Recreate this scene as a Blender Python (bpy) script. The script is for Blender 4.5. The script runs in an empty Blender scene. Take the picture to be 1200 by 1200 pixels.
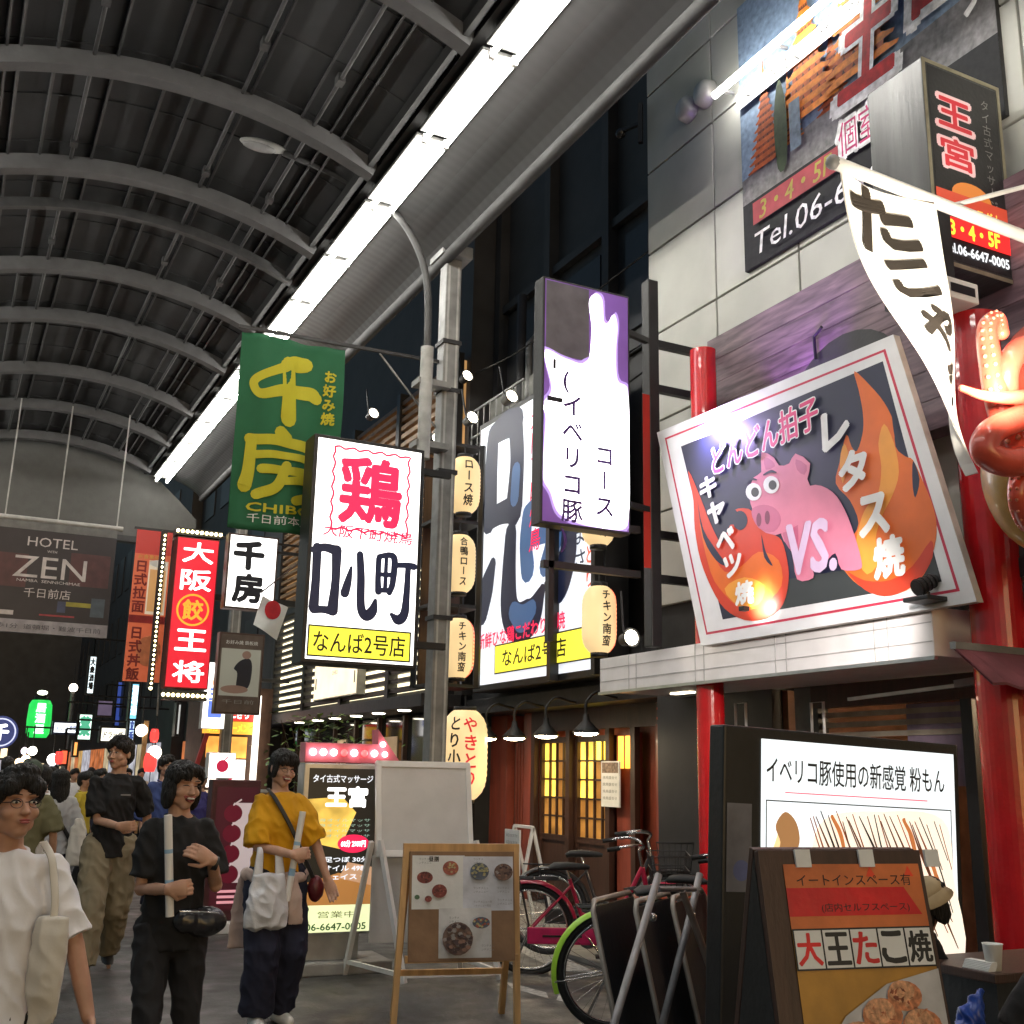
import bpy, bmesh, math, random
import numpy as np
from math import sin, cos, pi, radians as R
from mathutils import Vector as V, Matrix as M4, noise
random.seed(7)
SC = bpy.context.scene
COL = SC.collection
# ------------------------------------------------------------------ camera
F_PX, CEN, EYE = 1300.0, 600.0, 1.5
_yaw, _pitch, _roll = R(26.757), R(13.437), R(1.15)
FW = V((sin(_yaw)*cos(_pitch), cos(_yaw)*cos(_pitch), sin(_pitch)))
_r = V((cos(_yaw), -sin(_yaw), 0)); _u = _r.cross(FW)
RT = cos(_roll)*_r + sin(_roll)*_u
UP = -sin(_roll)*_r + cos(_roll)*_u
cam_data = bpy.data.cameras.new('camera'); cam = bpy.data.objects.new('camera', cam_data); COL.objects.link(cam)
cam_data.sensor_width = 36; cam_data.lens = 36*F_PX/1200
cam_data.clip_start = .05; cam_data.clip_end = 500
cam.matrix_world = M4(((RT.x, UP.x, -FW.x, 0), (RT.y, UP.y, -FW.y, 0), (RT.z, UP.z, -FW.z, EYE), (0, 0, 0, 1)))
SC.camera = cam
# ------------------------------------------------------------------ night sky (no sun: lamps and signs light the place, with sky brightness added behind the camera as fill)
world = bpy.data.worlds.new('World'); SC.world = world; world.use_nodes = True
_nt = world.node_tree; _bg = _nt.nodes['Background']
_sky = _nt.nodes.new('ShaderNodeTexSky'); _sky.sky_type = 'NISHITA'; _sky.sun_disc = False
_sky.sun_elevation = R(10); _sky.sun_rotation = R(180)
_nt.links.new(_sky.outputs[0], _bg.inputs[0]); _bg.inputs[1].default_value = 0.034
SC.view_settings.view_transform = 'Standard'; SC.view_settings.look = 'None'; SC.view_settings.gamma = 1
SC.view_settings.exposure = 1.0
SC.cycles.use_denoising = True
SC.cycles.max_bounces = 6; SC.cycles.sample_clamp_indirect = 4
SC.cycles.caustics_reflective = False; SC.cycles.caustics_refractive = False

def at(px, py, X=None, Y=None, Z=None):
    """A point of the place: where the line of sight through a photo pixel meets a plane of the street's own axes."""
    d = FW + (px-CEN)/F_PX*RT - (py-CEN)/F_PX*UP
    t = X/d.x if X is not None else Y/d.y if Y is not None else (Z-EYE)/d.z
    return V((0, 0, EYE)) + t*d
# ------------------------------------------------------------------ materials
_mats = {}
def lin(c):
    return tuple((x/12.92 if x <= .04045 else ((x+.055)/1.055)**2.4) for x in c)
def mat(name, c, rough=.6, metal=0, var=.25, scale=6, bump=.1, bscale=None, stretch=(1, 1, 1), trans=0, coat=0, alpha=1):
    if name in _mats: return _mats[name]
    m = bpy.data.materials.new(name); m.use_nodes = True; nt = m.node_tree; b = nt.nodes['Principled BSDF']
    tc = nt.nodes.new('ShaderNodeTexCoord'); mp = nt.nodes.new('ShaderNodeMapping'); mp.inputs['Scale'].default_value = stretch
    nt.links.new(tc.outputs['Object'], mp.inputs[0])
    nz = nt.nodes.new('ShaderNodeTexNoise'); nz.inputs['Scale'].default_value = scale; nz.inputs['Detail'].default_value = 6
    nt.links.new(mp.outputs[0], nz.inputs[0])
    rp = nt.nodes.new('ShaderNodeValToRGB'); e = rp.color_ramp.elements
    e[0].position = .3; e[1].position = .72
    e[0].color = (*[x*(1-var) for x in c], 1); e[1].color = (*[min(1, x*(1+var)) for x in c], 1)
    nt.links.new(nz.outputs[0], rp.inputs[0]); nt.links.new(rp.outputs[0], b.inputs['Base Color'])
    b.inputs['Roughness'].default_value = rough; b.inputs['Metallic'].default_value = metal
    if trans: b.inputs['Transmission Weight'].default_value = trans
    if coat: b.inputs['Coat Weight'].default_value = coat
    if alpha < 1: b.inputs['Alpha'].default_value = alpha
    if bump:
        n2 = nt.nodes.new('ShaderNodeTexNoise'); n2.inputs['Scale'].default_value = bscale or scale*5; n2.inputs['Detail'].default_value = 4
        nt.links.new(mp.outputs[0], n2.inputs[0])
        bp = nt.nodes.new('ShaderNodeBump'); bp.inputs['Strength'].default_value = bump; bp.inputs['Distance'].default_value = .02
        nt.links.new(n2.outputs[0], bp.inputs['Height']); nt.links.new(bp.outputs[0], b.inputs['Normal'])
    _mats[name] = m; return m
def glow(name, c, s, var=.12, scale=3, rough=.4, base=None):
    """Something that gives off light: a lamp, or the translucent face of a lit sign."""
    if name in _mats: return _mats[name]
    if s < 3: s = s/1.6
    m = bpy.data.materials.new(name); m.use_nodes = True; nt = m.node_tree; b = nt.nodes['Principled BSDF']
    b.inputs['Base Color'].default_value = (*(base or [x*.7 for x in c]), 1); b.inputs['Roughness'].default_value = rough
    tc = nt.nodes.new('ShaderNodeTexCoord'); nz = nt.nodes.new('ShaderNodeTexNoise'); nz.inputs['Scale'].default_value = scale
    nz.inputs['Detail'].default_value = 2
    nt.links.new(tc.outputs['Object'], nz.inputs[0])
    mr = nt.nodes.new('ShaderNodeMapRange'); mr.inputs[1].default_value = .3; mr.inputs[2].default_value = .7
    mr.inputs[3].default_value = s*(1-var); mr.inputs[4].default_value = s*(1+var)
    nt.links.new(nz.outputs[0], mr.inputs[0]); nt.links.new(mr.outputs[0], b.inputs['Emission Strength'])
    b.inputs['Emission Color'].default_value = (*c, 1)
    _mats[name] = m; return m
def srgb(r, g, b): return lin((r/255, g/255, b/255))
# ------------------------------------------------------------------ mesh builder
_text_cache = {}
def text_geo(s, bold=0.0):
    k = (s, bold)
    if k not in _text_cache:
        cu = bpy.data.curves.new('lettering', 'FONT'); cu.body = s; cu.offset = bold; cu.resolution_u = 2
        ob = bpy.data.objects.new('lettering', cu); COL.objects.link(ob)
        me = bpy.data.meshes.new_from_object(ob)
        vs = [(v.co.x, v.co.y) for v in me.vertices]; fs = [tuple(p.vertices) for p in me.polygons]
        bpy.data.objects.remove(ob); bpy.data.curves.remove(cu); bpy.data.meshes.remove(me)
        _text_cache[k] = (vs, fs)
    return _text_cache[k]
def smooth_closed(pts, n=6):
    out = []; L = len(pts)
    for i in range(L):
        p0, p1, p2, p3 = (V(pts[(i+j-1) % L]) for j in range(4))
        for k in range(n):
            t = k/n
            out.append(tuple(.5*((2*p1)+(-p0+p2)*t+(2*p0-5*p1+4*p2-p3)*t*t+(-p0+3*p1-3*p2+p3)*t**3)))
    return out
def smooth_open(pts, n=6):
    out = []; P = [V(p) for p in pts]; P = [2*P[0]-P[1]]+P+[2*P[-1]-P[-2]]
    for i in range(1, len(P)-2):
        p0, p1, p2, p3 = P[i-1:i+3]
        for k in range(n):
            t = k/n
            out.append(.5*((2*p1)+(-p0+p2)*t+(2*p0-5*p1+4*p2-p3)*t*t+(-p0+3*p1-3*p2+p3)*t**3))
    out.append(P[-2]); return out
class MB:
    def __init__(s): s.v = []; s.f = []; s.mi = []; s.sm = []; s.mats = []; s.layer = 0; s.step = .0004
    def add(s, vs, fs, m, smooth=False):
        if m not in s.mats: s.mats.append(m)
        k = s.mats.index(m); o = len(s.v); s.v += [tuple(v) for v in vs]
        for f in fs: s.f.append(tuple(i+o for i in f)); s.mi.append(k); s.sm.append(smooth)
        return s
    def box(s, x0, x1, y0, y1, z0, z1, m, bev=0.0, mtx=None):
        bm = bmesh.new(); bmesh.ops.create_cube(bm, size=1)
        for v in bm.verts: v.co = V(((x0+x1)/2+v.co.x*(x1-x0), (y0+y1)/2+v.co.y*(y1-y0), (z0+z1)/2+v.co.z*(z1-z0)))
        if bev: bmesh.ops.bevel(bm, geom=bm.edges[:], offset=bev, segments=2, profile=.6, affect='EDGES')
        return s.bm(bm, m, mtx)
    def bm(s, bm, m, mtx=None, smooth=False):
        bm.verts.ensure_lookup_table()
        for i, v in enumerate(bm.verts): v.index = i
        vs = [(mtx @ v.co) if mtx else v.co.copy() for v in bm.verts]
        s.add(vs, [[v.index for v in f.verts] for f in bm.faces], m, smooth); bm.free(); return s
    def ball(s, c, r, m, seg=16, mtx=None, smooth=True):
        if not hasattr(r, '__len__'): r = (r, r, r)
        bm = bmesh.new(); bmesh.ops.create_uvsphere(bm, u_segments=seg, v_segments=max(6, seg*2//3), radius=1)
        for v in bm.verts: v.co = V((c[0]+v.co.x*r[0], c[1]+v.co.y*r[1], c[2]+v.co.z*r[2]))
        return s.bm(bm, m, mtx, smooth)
    def tube(s, pts, r, m, n=10, smooth=True, flat=None, ell=None):
        """Tube through pts; r a number or one per point; ell = (rx, ry) per point with the second axis nearest `flat`."""
        P = [V(p) for p in pts]; k = len(P); vs = []; fs = []
        ref = V(flat) if flat is not None else None; prev = None
        for i in range(k):
            t = (P[min(i+1, k-1)]-P[max(i-1, 0)]).normalized()
            if ref is not None: a = ref-t*ref.dot(t)
            elif prev is not None: a = prev-t*prev.dot(t)
            else: a = t.orthogonal()
            if a.length < 1e-6: a = t.orthogonal()
            a.normalize(); prev = a; b = t.cross(a)
            ra, rb = (ell[i][1], ell[i][0]) if ell else ((r[i], r[i]) if hasattr(r, '__len__') else (r, r))
            for j in range(n):
                w = 2*pi*j/n; vs.append(P[i]+a*(ra*cos(w))+b*(rb*sin(w)))
        for i in range(k-1):
            for j in range(n):
                fs.append((i*n+j, i*n+(j+1) % n, (i+1)*n+(j+1) % n, (i+1)*n+j))
        s.add(vs, fs, m, smooth)
        s.add(vs[:n], [tuple(range(n))[::-1]], m); s.add(vs[-n:], [tuple(range(n))], m); return s
    def bar(s, a, b, w, h, m, up=(0, 0, 1)):
        a, b = V(a), V(b); t = (b-a).normalized(); u = V(up); u = u-t*u.dot(t)
        if u.length < 1e-5: u = t.orthogonal()
        u.normalize(); x = t.cross(u); vs = []
        for p in (a, b):
            for sx, su in ((-1, -1), (1, -1), (1, 1), (-1, 1)): vs.append(p+x*(sx*w/2)+u*(su*h/2))
        return s.add(vs, [(3, 2, 1, 0), (4, 5, 6, 7), (0, 1, 5, 4), (1, 2, 6, 5), (2, 3, 7, 6), (3, 0, 4, 7)], m)
    def lathe(s, prof, m, n=24, c=(0, 0, 0), axis='z', smooth=True):
        vs = []; fs = []; k = len(prof)
        for r, h in prof:
            for j in range(n):
                w = 2*pi*j/n; x, y = r*cos(w), r*sin(w)
                p = (x, y, h) if axis == 'z' else (x, h, y) if axis == 'y' else (h, x, y)
                vs.append((c[0]+p[0], c[1]+p[1], c[2]+p[2]))
        for i in range(k-1):
            for j in range(n): fs.append((i*n+j, i*n+(j+1) % n, (i+1)*n+(j+1) % n, (i+1)*n+j))
        return s.add(vs, fs, m, smooth)
    # flat work on a sign face: x to the right, z up, each shape a hair in front of the last
    def face(s, y): s.fy = y; s.layer = 0; return s
    def _y(s): s.layer += 1; return s.fy-s.layer*s.step
    def poly(s, pts, m):
        y = s._y(); return s.add([(p[0], y, p[1]) for p in pts], [tuple(range(len(pts)))], m)
    def rect(s, x0, x1, z0, z1, m): return s.poly([(x0, z0), (x1, z0), (x1, z1), (x0, z1)], m)
    def frame2(s, x0, x1, z0, z1, w, m):
        y = s._y(); vs = []
        for d in (0, w): vs += [(x0+d, y, z0+d), (x1-d, y, z0+d), (x1-d, y, z1-d), (x0+d, y, z1-d)]
        return s.add(vs, [(i, (i+1) % 4, 4+(i+1) % 4, 4+i) for i in range(4)], m)
    def disc(s, x, z, rx, rz, m, n=24, a0=0, a1=2*pi):
        return s.poly([(x+rx*cos(a0+(a1-a0)*i/n), z+rz*sin(a0+(a1-a0)*i/n)) for i in range(n+(a1-a0 < 6))], m)
    def ring(s, x, z, r, w, m, n=28):
        y = s._y(); vs = [(x+q*cos(2*pi*i/n), y, z+q*sin(2*pi*i/n)) for q in (r, r-w) for i in range(n)]
        return s.add(vs, [(i, (i+1) % n, n+(i+1) % n, n+i) for i in range(n)], m)
    def text(s, t, x, z, m, w=None, h=None, bold=0.0, shear=0, rot=0, anchor='c'):
        """Lettering fitted into a box of width w and/or height h, centred (or left-aligned) on x, z."""
        vs, fs = text_geo(t)
        if not vs: return s
        x0 = min(p[0] for p in vs); x1 = max(p[0] for p in vs); z0 = min(p[1] for p in vs); z1 = max(p[1] for p in vs)
        sx = w/(x1-x0) if w else None; sz = h/(z1-z0) if h else None
        sx = sx or sz; sz = sz or sx; y = s._y(); out = []
        for p in vs:
            a, b = (p[0]-(x0+x1)/2)*sx, (p[1]-(z0+z1)/2)*sz
            if anchor == 'l': a += (x1-x0)*sx/2
            a += shear*b; out.append((x+a*cos(rot)-b*sin(rot), y, z+a*sin(rot)+b*cos(rot)))
        return s._bold(out, fs, m, max(0, bold)*min(sx, sz))
    def _bold(s, out, fs, m, r):
        # a heavy letter: the same strokes laid a little to every side, like a loaded brush
        s.add(out, fs, m)
        if r > .0008:
            for k in range(8):
                a = k*pi/4+.2; s.add([(p[0]+r*cos(a), p[1]+(k+1)*.00001, p[2]+r*sin(a)) for p in out], fs, m)
        return s
    def vtext(s, t, x, z_top, size, m, bold=0.02, step=1.1, sx=1.0, shear=0):
        for i, ch in enumerate(t):
            if ch == ' ': continue
            if ch == 'ー': s.rect(x-size*.06, x+size*.06, z_top-step*size*i-size*.9, z_top-step*size*i-size*.1, m)
            else:
                vs, fs = text_geo(ch); y = s._y()
                s._bold([(x+((p[0]-.5)*sx+(p[1]-.4)*shear)*size, y, z_top-step*size*i+(p[1]-.9)*size) for p in vs], fs, m, bold*size)
        return s
    def brush(s, pts, ws, m, n=7):
        """A brush stroke: a smooth ribbon through pts with a width at each point and round ends."""
        P = smooth_open([(p[0], p[1], w) for p, w in zip(pts, ws if hasattr(ws, '__len__') else [ws]*len(pts))], n)
        L = []; Rr = []
        for i, p in enumerate(P):
            t = (P[min(i+1, len(P)-1)].xy-P[max(i-1, 0)].xy); t = t.normalized() if t.length else V((1, 0)); q = V((-t.y, t.x))*p.z/2
            L.append(p.xy+q); Rr.append(p.xy-q)
        y = s._y(); k = len(P); vs = [(a.x, y, a.y) for a in L]+[(a.x, y, a.y) for a in Rr]
        s.add(vs, [(i, i+1, k+i+1, k+i) for i in range(k-1)], m)
        for e in (0, k-1): s.disc(P[e].x, P[e].y, P[e].z/2, P[e].z/2, m, 10)
        return s
    def pieces(s, name, parent):
        """Like build(), with each separate piece an object of its own."""
        par = list(range(len(s.v)))
        def root(i):
            while par[i] != i: par[i] = par[par[i]]; i = par[i]
            return i
        for f in s.f:
            for i in f[1:]: par[root(i)] = root(f[0])
        seen = {}
        for i, v in enumerate(s.v): par[root(seen.setdefault(tuple(round(c, 4) for c in v), i))] = root(i)
        gr = {}
        for k, f in enumerate(s.f): gr.setdefault(root(f[0]), []).append(k)
        for ks in gr.values():
            b = MB()
            for k in ks: b.add([s.v[i] for i in s.f[k]], [tuple(range(len(s.f[k])))], s.mats[s.mi[k]], s.sm[k])
            ix = {}; fs = []
            vs = []
            for f in b.f:
                g = []
                for i in f:
                    key = tuple(round(c, 5) for c in b.v[i])
                    if key not in ix: ix[key] = len(vs); vs.append(b.v[i])
                    g.append(ix[key])
                fs.append(tuple(g))
            b.v, b.f = vs, fs; b.build(name, parent)
    def build(s, name, parent=None):
        me = bpy.data.meshes.new(name); me.from_pydata(s.v, [], s.f)
        for m in s.mats: me.materials.append(m)
        me.polygons.foreach_set('material_index', s.mi); me.polygons.foreach_set('use_smooth', s.sm)
        me.update()
        o = bpy.data.objects.new(name, me); COL.objects.link(o)
        if parent: o.parent = parent
        return o
def tag(o, label=None, cat=None, group=None, kind=None):
    if label: o['label'] = label
    if cat: o['category'] = cat
    if group: o['group'] = group
    if kind: o['kind'] = kind
    return o
def thing(name, label, cat, loc=(0, 0, 0), rz=0, group=None, kind=None):
    o = bpy.data.objects.new(name, None); COL.objects.link(o); o.location = loc; o.rotation_euler = (0, 0, rz)
    o.empty_display_size = .2
    return tag(o, label, cat, group, kind)
def copy_thing(src, loc, rz, label, group=None):
    r = src.copy(); COL.objects.link(r); r.location = loc; r.rotation_euler = (0, 0, rz); r['label'] = label
    if group: r['group'] = group
    for ch in list(src.children):
        c = ch.copy(); COL.objects.link(c); c.parent = r
        for g in list(ch.children):
            d = g.copy(); COL.objects.link(d); d.parent = c
    return r
STREET = -pi/2          # a sign on the right-hand facades: its face looks across the street
# shared materials
K = dict(
 black=mat('black_paint', (.012, .012, .013), .45), dark=mat('dark_steel', (.03, .03, .033), .5, .3), grey=mat('grey_steel', (.24, .24, .235), .5, .2),
 lgrey=mat('pale_grey_paint', (.42, .42, .4), .5), white=mat('white_paint', (.75, .74, .72), .5, var=.08), alu=mat('aluminium', (.5, .5, .5), .35, .9, var=.15),
 red=mat('red_lacquer', (.55, .01, .015), .25, coat=.5, var=.12), wood=mat('pale_wood', (.55, .32, .13), .5, stretch=(1, 1, .12), scale=18),
 dwood=mat('dark_wood', (.05, .022, .014), .45, stretch=(1, 1, .1), scale=20), ink=mat('black_ink', (.008, .008, .01), .4, bump=0),
 paper=mat('paper', (.72, .72, .7), .6, var=.06), rubber=mat('rubber', (.015, .015, .015), .7), chrome=mat('chrome', (.6, .6, .6), .2, 1, var=.1, bump=0),
 cream=mat('cream_plaster', (.5, .47, .38), .7), brown=mat('brown_board', (.24, .135, .07), .6))
# ------------------------------------------------------------------ ground
asphalt = bpy.data.materials.new('asphalt'); asphalt.use_nodes = True
_n = asphalt.node_tree; _b = _n.nodes['Principled BSDF']; _tc = _n.nodes.new('ShaderNodeTexCoord')
def _noise(sc, det):
    z = _n.nodes.new('ShaderNodeTexNoise'); z.inputs['Scale'].default_value = sc; z.inputs['Detail'].default_value = det; _n.links.new(_tc.outputs['Object'], z.inputs[0]); return z
_a, _c, _d = _noise(.7, 5), _noise(45, 5), _noise(4, 6)
_r1 = _n.nodes.new('ShaderNodeValToRGB'); _r1.color_ramp.elements[0].color = (.042, .041, .04, 1); _r1.color_ramp.elements[1].color = (.085, .083, .08, 1)
_r1.color_ramp.elements[0].position = .35; _r1.color_ramp.elements[1].position = .65
_mx = _n.nodes.new('ShaderNodeMix'); _mx.data_type = 'RGBA'; _mx.blend_type = 'MULTIPLY'; _mx.inputs[0].default_value = .55
_n.links.new(_a.outputs[0], _r1.inputs[0]); _n.links.new(_r1.outputs[0], _mx.inputs[6]); _n.links.new(_c.outputs[0], _mx.inputs[7])
_m2 = _n.nodes.new('ShaderNodeMix'); _m2.data_type = 'RGBA'; _m2.blend_type = 'ADD'; _m2.inputs[0].default_value = .5
_n.links.new(_mx.outputs[2], _m2.inputs[6]); _n.links.new(_mx.outputs[2], _m2.inputs[7]); _n.links.new(_m2.outputs[2], _b.inputs['Base Color'])
_v = _n.nodes.new('ShaderNodeTexVoronoi'); _v.inputs['Scale'].default_value = 3.2; _n.links.new(_tc.outputs['Object'], _v.inputs[0])
_vr = _n.nodes.new('ShaderNodeValToRGB'); _vr.color_ramp.elements[0].position = .06; _vr.color_ramp.elements[0].color = (.45, .45, .45, 1); _vr.color_ramp.elements[1].position = .085; _n.links.new(_v.outputs['Distance'], _vr.inputs[0])
_st = _noise(1.6, 7); _sr = _n.nodes.new('ShaderNodeValToRGB'); _sr.color_ramp.elements[0].position = .42; _sr.color_ramp.elements[0].color = (.5, .5, .5, 1); _sr.color_ramp.elements[1].position = .52; _n.links.new(_st.outputs[0], _sr.inputs[0])
_m3 = _n.nodes.new('ShaderNodeMix'); _m3.data_type = 'RGBA'; _m3.blend_type = 'MULTIPLY'; _m3.inputs[0].default_value = 1; _n.links.new(_vr.outputs[0], _m3.inputs[6]); _n.links.new(_sr.outputs[0], _m3.inputs[7])
_m4 = _n.nodes.new('ShaderNodeMix'); _m4.data_type = 'RGBA'; _m4.blend_type = 'MULTIPLY'; _m4.inputs[0].default_value = .8; _n.links.new(_m2.outputs[2], _m4.inputs[6]); _n.links.new(_m3.outputs[2], _m4.inputs[7]); _n.links.new(_m4.outputs[2], _b.inputs['Base Color'])
_rr = _n.nodes.new('ShaderNodeMapRange'); _rr.inputs[1].default_value = .35; _rr.inputs[2].default_value = .65; _rr.inputs[3].default_value = .38; _rr.inputs[4].default_value = .7
_n.links.new(_d.outputs[0], _rr.inputs[0]); _n.links.new(_rr.outputs[0], _b.inputs['Roughness'])
_bp = _n.nodes.new('ShaderNodeBump'); _bp.inputs['Strength'].default_value = .35; _bp.inputs['Distance'].default_value = .01
_n.links.new(_c.outputs[0], _bp.inputs['Height']); _n.links.new(_bp.outputs[0], _b.inputs['Normal'])
g = MB(); g.add([(-60, -40, 0), (60, -40, 0), (60, 200, 0), (-60, 200, 0)], [(0, 1, 2, 3)], asphalt)
tag(g.build('street'), kind='structure')
paving = mat('stone_paving', (.17, .165, .155), .6, scale=3, bump=.2)
g = MB(); g.box(5.05, 6.7, -6, 60, 0, .04, paving, .006)
for i in range(120): g.box(5.06, 6.6, -5.9+i*.55, -5.89+i*.55, .0401, .0405, mat('mortar', (.05, .05, .048), .9))
tag(g.build('pavement'), kind='structure')
road_white = mat('worn_road_paint', (.38, .37, .35), .7, var=.5, scale=25)
g = MB()
for p in ([(600, 1108), (640, 1112), (700, 1140), (655, 1137), (618, 1120)], [(592, 1150), (640, 1163), (643, 1170), (600, 1158)], [(655, 1165), (664, 1167), (662, 1174), (652, 1172)]):
    g.add([(*at(*q, Z=.004).xy, .004) for q in p], [tuple(range(len(p)))], road_white)
tag(g.build('road_markings'), kind='structure')

# ------------------------------------------------------------------ the arcade roof
VC, VZ, VR = 1.47, 3.2, 5.2
sheetm = mat('roof_sheet', (.042, .043, .045), .75, var=.35, scale=.9, bump=.15, bscale=3)
ribm = mat('rib_paint', (.125, .126, .128), .55, var=.12); purm = mat('purlin_steel', (.075, .075, .076), .5)
refm = bpy.data.materials.new('reflector_sheet'); refm.use_nodes = True
_n = refm.node_tree; _b = _n.nodes['Principled BSDF']; _b.inputs['Base Color'].default_value = (.045, .045, .045, 1); _b.inputs['Roughness'].default_value = .42; _b.inputs['Metallic'].default_value = .25
_tc = _n.nodes.new('ShaderNodeTexCoord'); _w = _n.nodes.new('ShaderNodeTexWave'); _w.bands_direction = 'Y'; _w.inputs['Scale'].default_value = 2.2; _w.inputs['Distortion'].default_value = 0
_n.links.new(_tc.outputs['Object'], _w.inputs[0]); _bp = _n.nodes.new('ShaderNodeBump'); _bp.inputs['Strength'].default_value = .07; _bp.inputs['Distance'].default_value = .03
_n.links.new(_w.outputs[0], _bp.inputs['Height']); _n.links.new(_bp.outputs[0], _b.inputs['Normal'])
YA, YB = -4.0, 25.4
roof = thing('arcade_roof', 'dark barrel vaulted arcade roof with curved ribs and long grey reflectors', 'roof', (VC, 0, 0))
def arc(rad, a): return (rad*sin(a), VZ+rad*cos(a))
def vault_strip(m, r0, r1, y0, y1, amax, n=36):
    vs = []; fs = []
    for i in range(n+1):
        a = -amax+2*amax*i/n
        for rr, yy in ((r0, y0), (r0, y1), (r1, y1), (r1, y0)):
            x, z = arc(rr, a); vs.append((x, yy, z))
    for i in range(n):
        for k in range(4): fs.append((i*4+k, i*4+(k+1) % 4, i*4+4+(k+1) % 4, i*4+4+k))
    fs += [(0, 1, 2, 3), tuple(4*n+k for k in (3, 2, 1, 0))]
    return vs, fs
AM = math.asin(2.08/VR)
vs, fs = vault_strip(sheetm, VR+.16, VR+.2, YA, YB, AM+.02)
MB().add(vs, fs, sheetm).build('vault_sheet', roof)
for y in (-2.6, -.4, 1.7, 3.85, 6.0, 8.1, 10.62, 12.8, 15.75, 17.7, 20.35, 22.6, 24.9):
    b = MB(); vs, fs = vault_strip(ribm, VR-.06, VR+.12, y-.06, y+.06, AM); b.add(vs, fs, ribm)
    vs, fs = vault_strip(ribm, VR-.075, VR-.06, y-.085, y+.085, AM); b.add(vs, fs, ribm); b.build('rib', roof)
b = MB(); vs, fs = vault_strip(purm, VR-.02, VR+.1, 13.82, 13.92, AM); b.add(vs, fs, purm).build('rib', roof)
for x in (.145, .66, 1.2, 1.52, 1.64):
    for s in (-1, 1):
        a = math.asin(s*x/VR); px, pz = arc(VR+.13, a); MB().bar((px, YA, pz), (px, YB, pz), .024, .06, purm, (px, 0, pz-VZ)).build('purlin', roof)
seam = MB()
for i in range(30):
    y = YA+.5+i; vs, fs = vault_strip(purm, VR+.145, VR+.16, y-.012, y+.012, AM, 24); seam.add(vs, fs, sheetm)
seam.build('sheet_seams', roof)
def reflector(s):
    prof = [(2.57, 7.975), (2.62, 7.97), (2.85, 7.90), (3.05, 7.80), (3.2, 7.70), (3.3, 7.60)]
    prof = [(s*x, z) for x, z in prof]; vs = []; fs = []
    for y in (YA, YB):
        vs += [(x, y, z) for x, z in prof]+[(x+s*.02, y, z+.04) for x, z in prof[::-1]]
    n = len(prof)*2
    for i in range(n): fs.append((i, (i+1) % n, n+(i+1) % n, n+i))
    MB().add(vs, fs, refm).build('reflector', roof)
    b = MB(); b.box(min(s*2.1, s*2.57), max(s*2.1, s*2.57), YA, YB, 8.0, 8.06, mat('channel_dark', (.02, .02, .02), .7)); b.build('light_channel', roof)
    MB().tube([(s*3.33, YA, 7.6), (s*3.33, YB, 7.6)], .075, mat('pipe_dull', (.05, .05, .05), .7), 12).build('eave_pipe', roof)
    MB().bar((s*2.02, YA, 8.07), (s*2.02, YB, 8.07), .06, .14, mat('channel_dark', (.02, .02, .02), .7)).build('gutter_beam', roof)
reflector(1); reflector(-1)
for a_ in (-.17, .11, .26):
    px, pz = arc(VR+.09, a_); b = MB(); b.tube([(px, YA, pz), (px, YB, pz)], .022, purm, 6)
    for i in range(9): b.box(px-.04, px+.04, 1.5+i*2.7, 1.62+i*2.7, pz-.04, pz+.05, purm)
    b.build('conduit', roof)
# fluorescent fixtures under the springing of the vault
tube_m = glow('fluorescent_tube', (1.0, .97, .9), 24, var=.03)
def fixture():
    t = thing('fluorescent_light', 'x', 'light')
    b = MB(); b.box(-.19, .19, -.74, .74, .08, .12, mat('fixture_grey', (.12, .12, .115), .5), .01); b.build('housing', t)
    for s in (-1, 1):
        MB().tube([(s*.115, -.755, .02), (s*.115, .755, .02)], .026, tube_m, 8).build('lamp_tube', t)
        e = MB()
        for y in (-.765, .765): e.box(s*.115-.025, s*.115+.025, y-.009, y+.009, -.02, .07, K['white'])
        e.pieces('lamp_holder', t)
    return t
fx0 = fixture(); first = True
_ord = ['nearest', 'second nearest', 'third', 'fourth', 'fifth', 'sixth', 'seventh', 'eighth', 'ninth', 'tenth', 'eleventh', 'twelfth', 'thirteenth']
for i in range(13):
    y = 5.6+i*1.56; loc = (3.82, y, 7.8)
    lb = 'twin tube fluorescent batten, '+_ord[i]+' one in the bright row along the arcade eave'
    if i == 0: fx0.location = loc; fx0['label'] = lb; fx0['group'] = 'fluorescent battens along the arcade eave'
    else: copy_thing(fx0, loc, 0, lb)
for i in range(4): copy_thing(fx0, (3.82, 4.04-i*1.56, 7.8), 0, 'twin tube fluorescent batten of the bright row before it enters the photo')
for i in range(17): copy_thing(fx0, (-.88, 24.3-i*1.56, 7.8), 0, 'twin tube fluorescent batten in the row on the opposite side of the arcade', 'fluorescent battens on the opposite eave')
# gable wall at the far end of the vault
gw = MB(); pts = [arc(VR+.14, -AM+2*AM*i/24) for i in range(25)]
pts = [(x+VC, z) for x, z in pts]; pts = [(4.3, 7.5)] + [(4.72, 7.1), (4.72, 6.55), (-1.78, 6.55), (-1.78, 7.5)] + pts
gm = mat('gable_plaster', (.105, .105, .1), .7, var=.08)
for y in (25.45, 25.6): pass
n = len(pts); gw.add([(x, 25.45, z) for x, z in pts]+[(x, 25.6, z) for x, z in pts], [tuple(range(n)), tuple(range(2*n-1, n-1, -1))]+[(i, (i+1) % n, n+(i+1) % n, n+i) for i in range(n)], gm)
gw.box(-1.9, 4.9, 25.38, 25.66, 6.42, 6.55, K['dark'])
tag(gw.build('gable_wall'), 'pale curved end wall closing the arcade vault above the hotel banner', 'wall')
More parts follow.
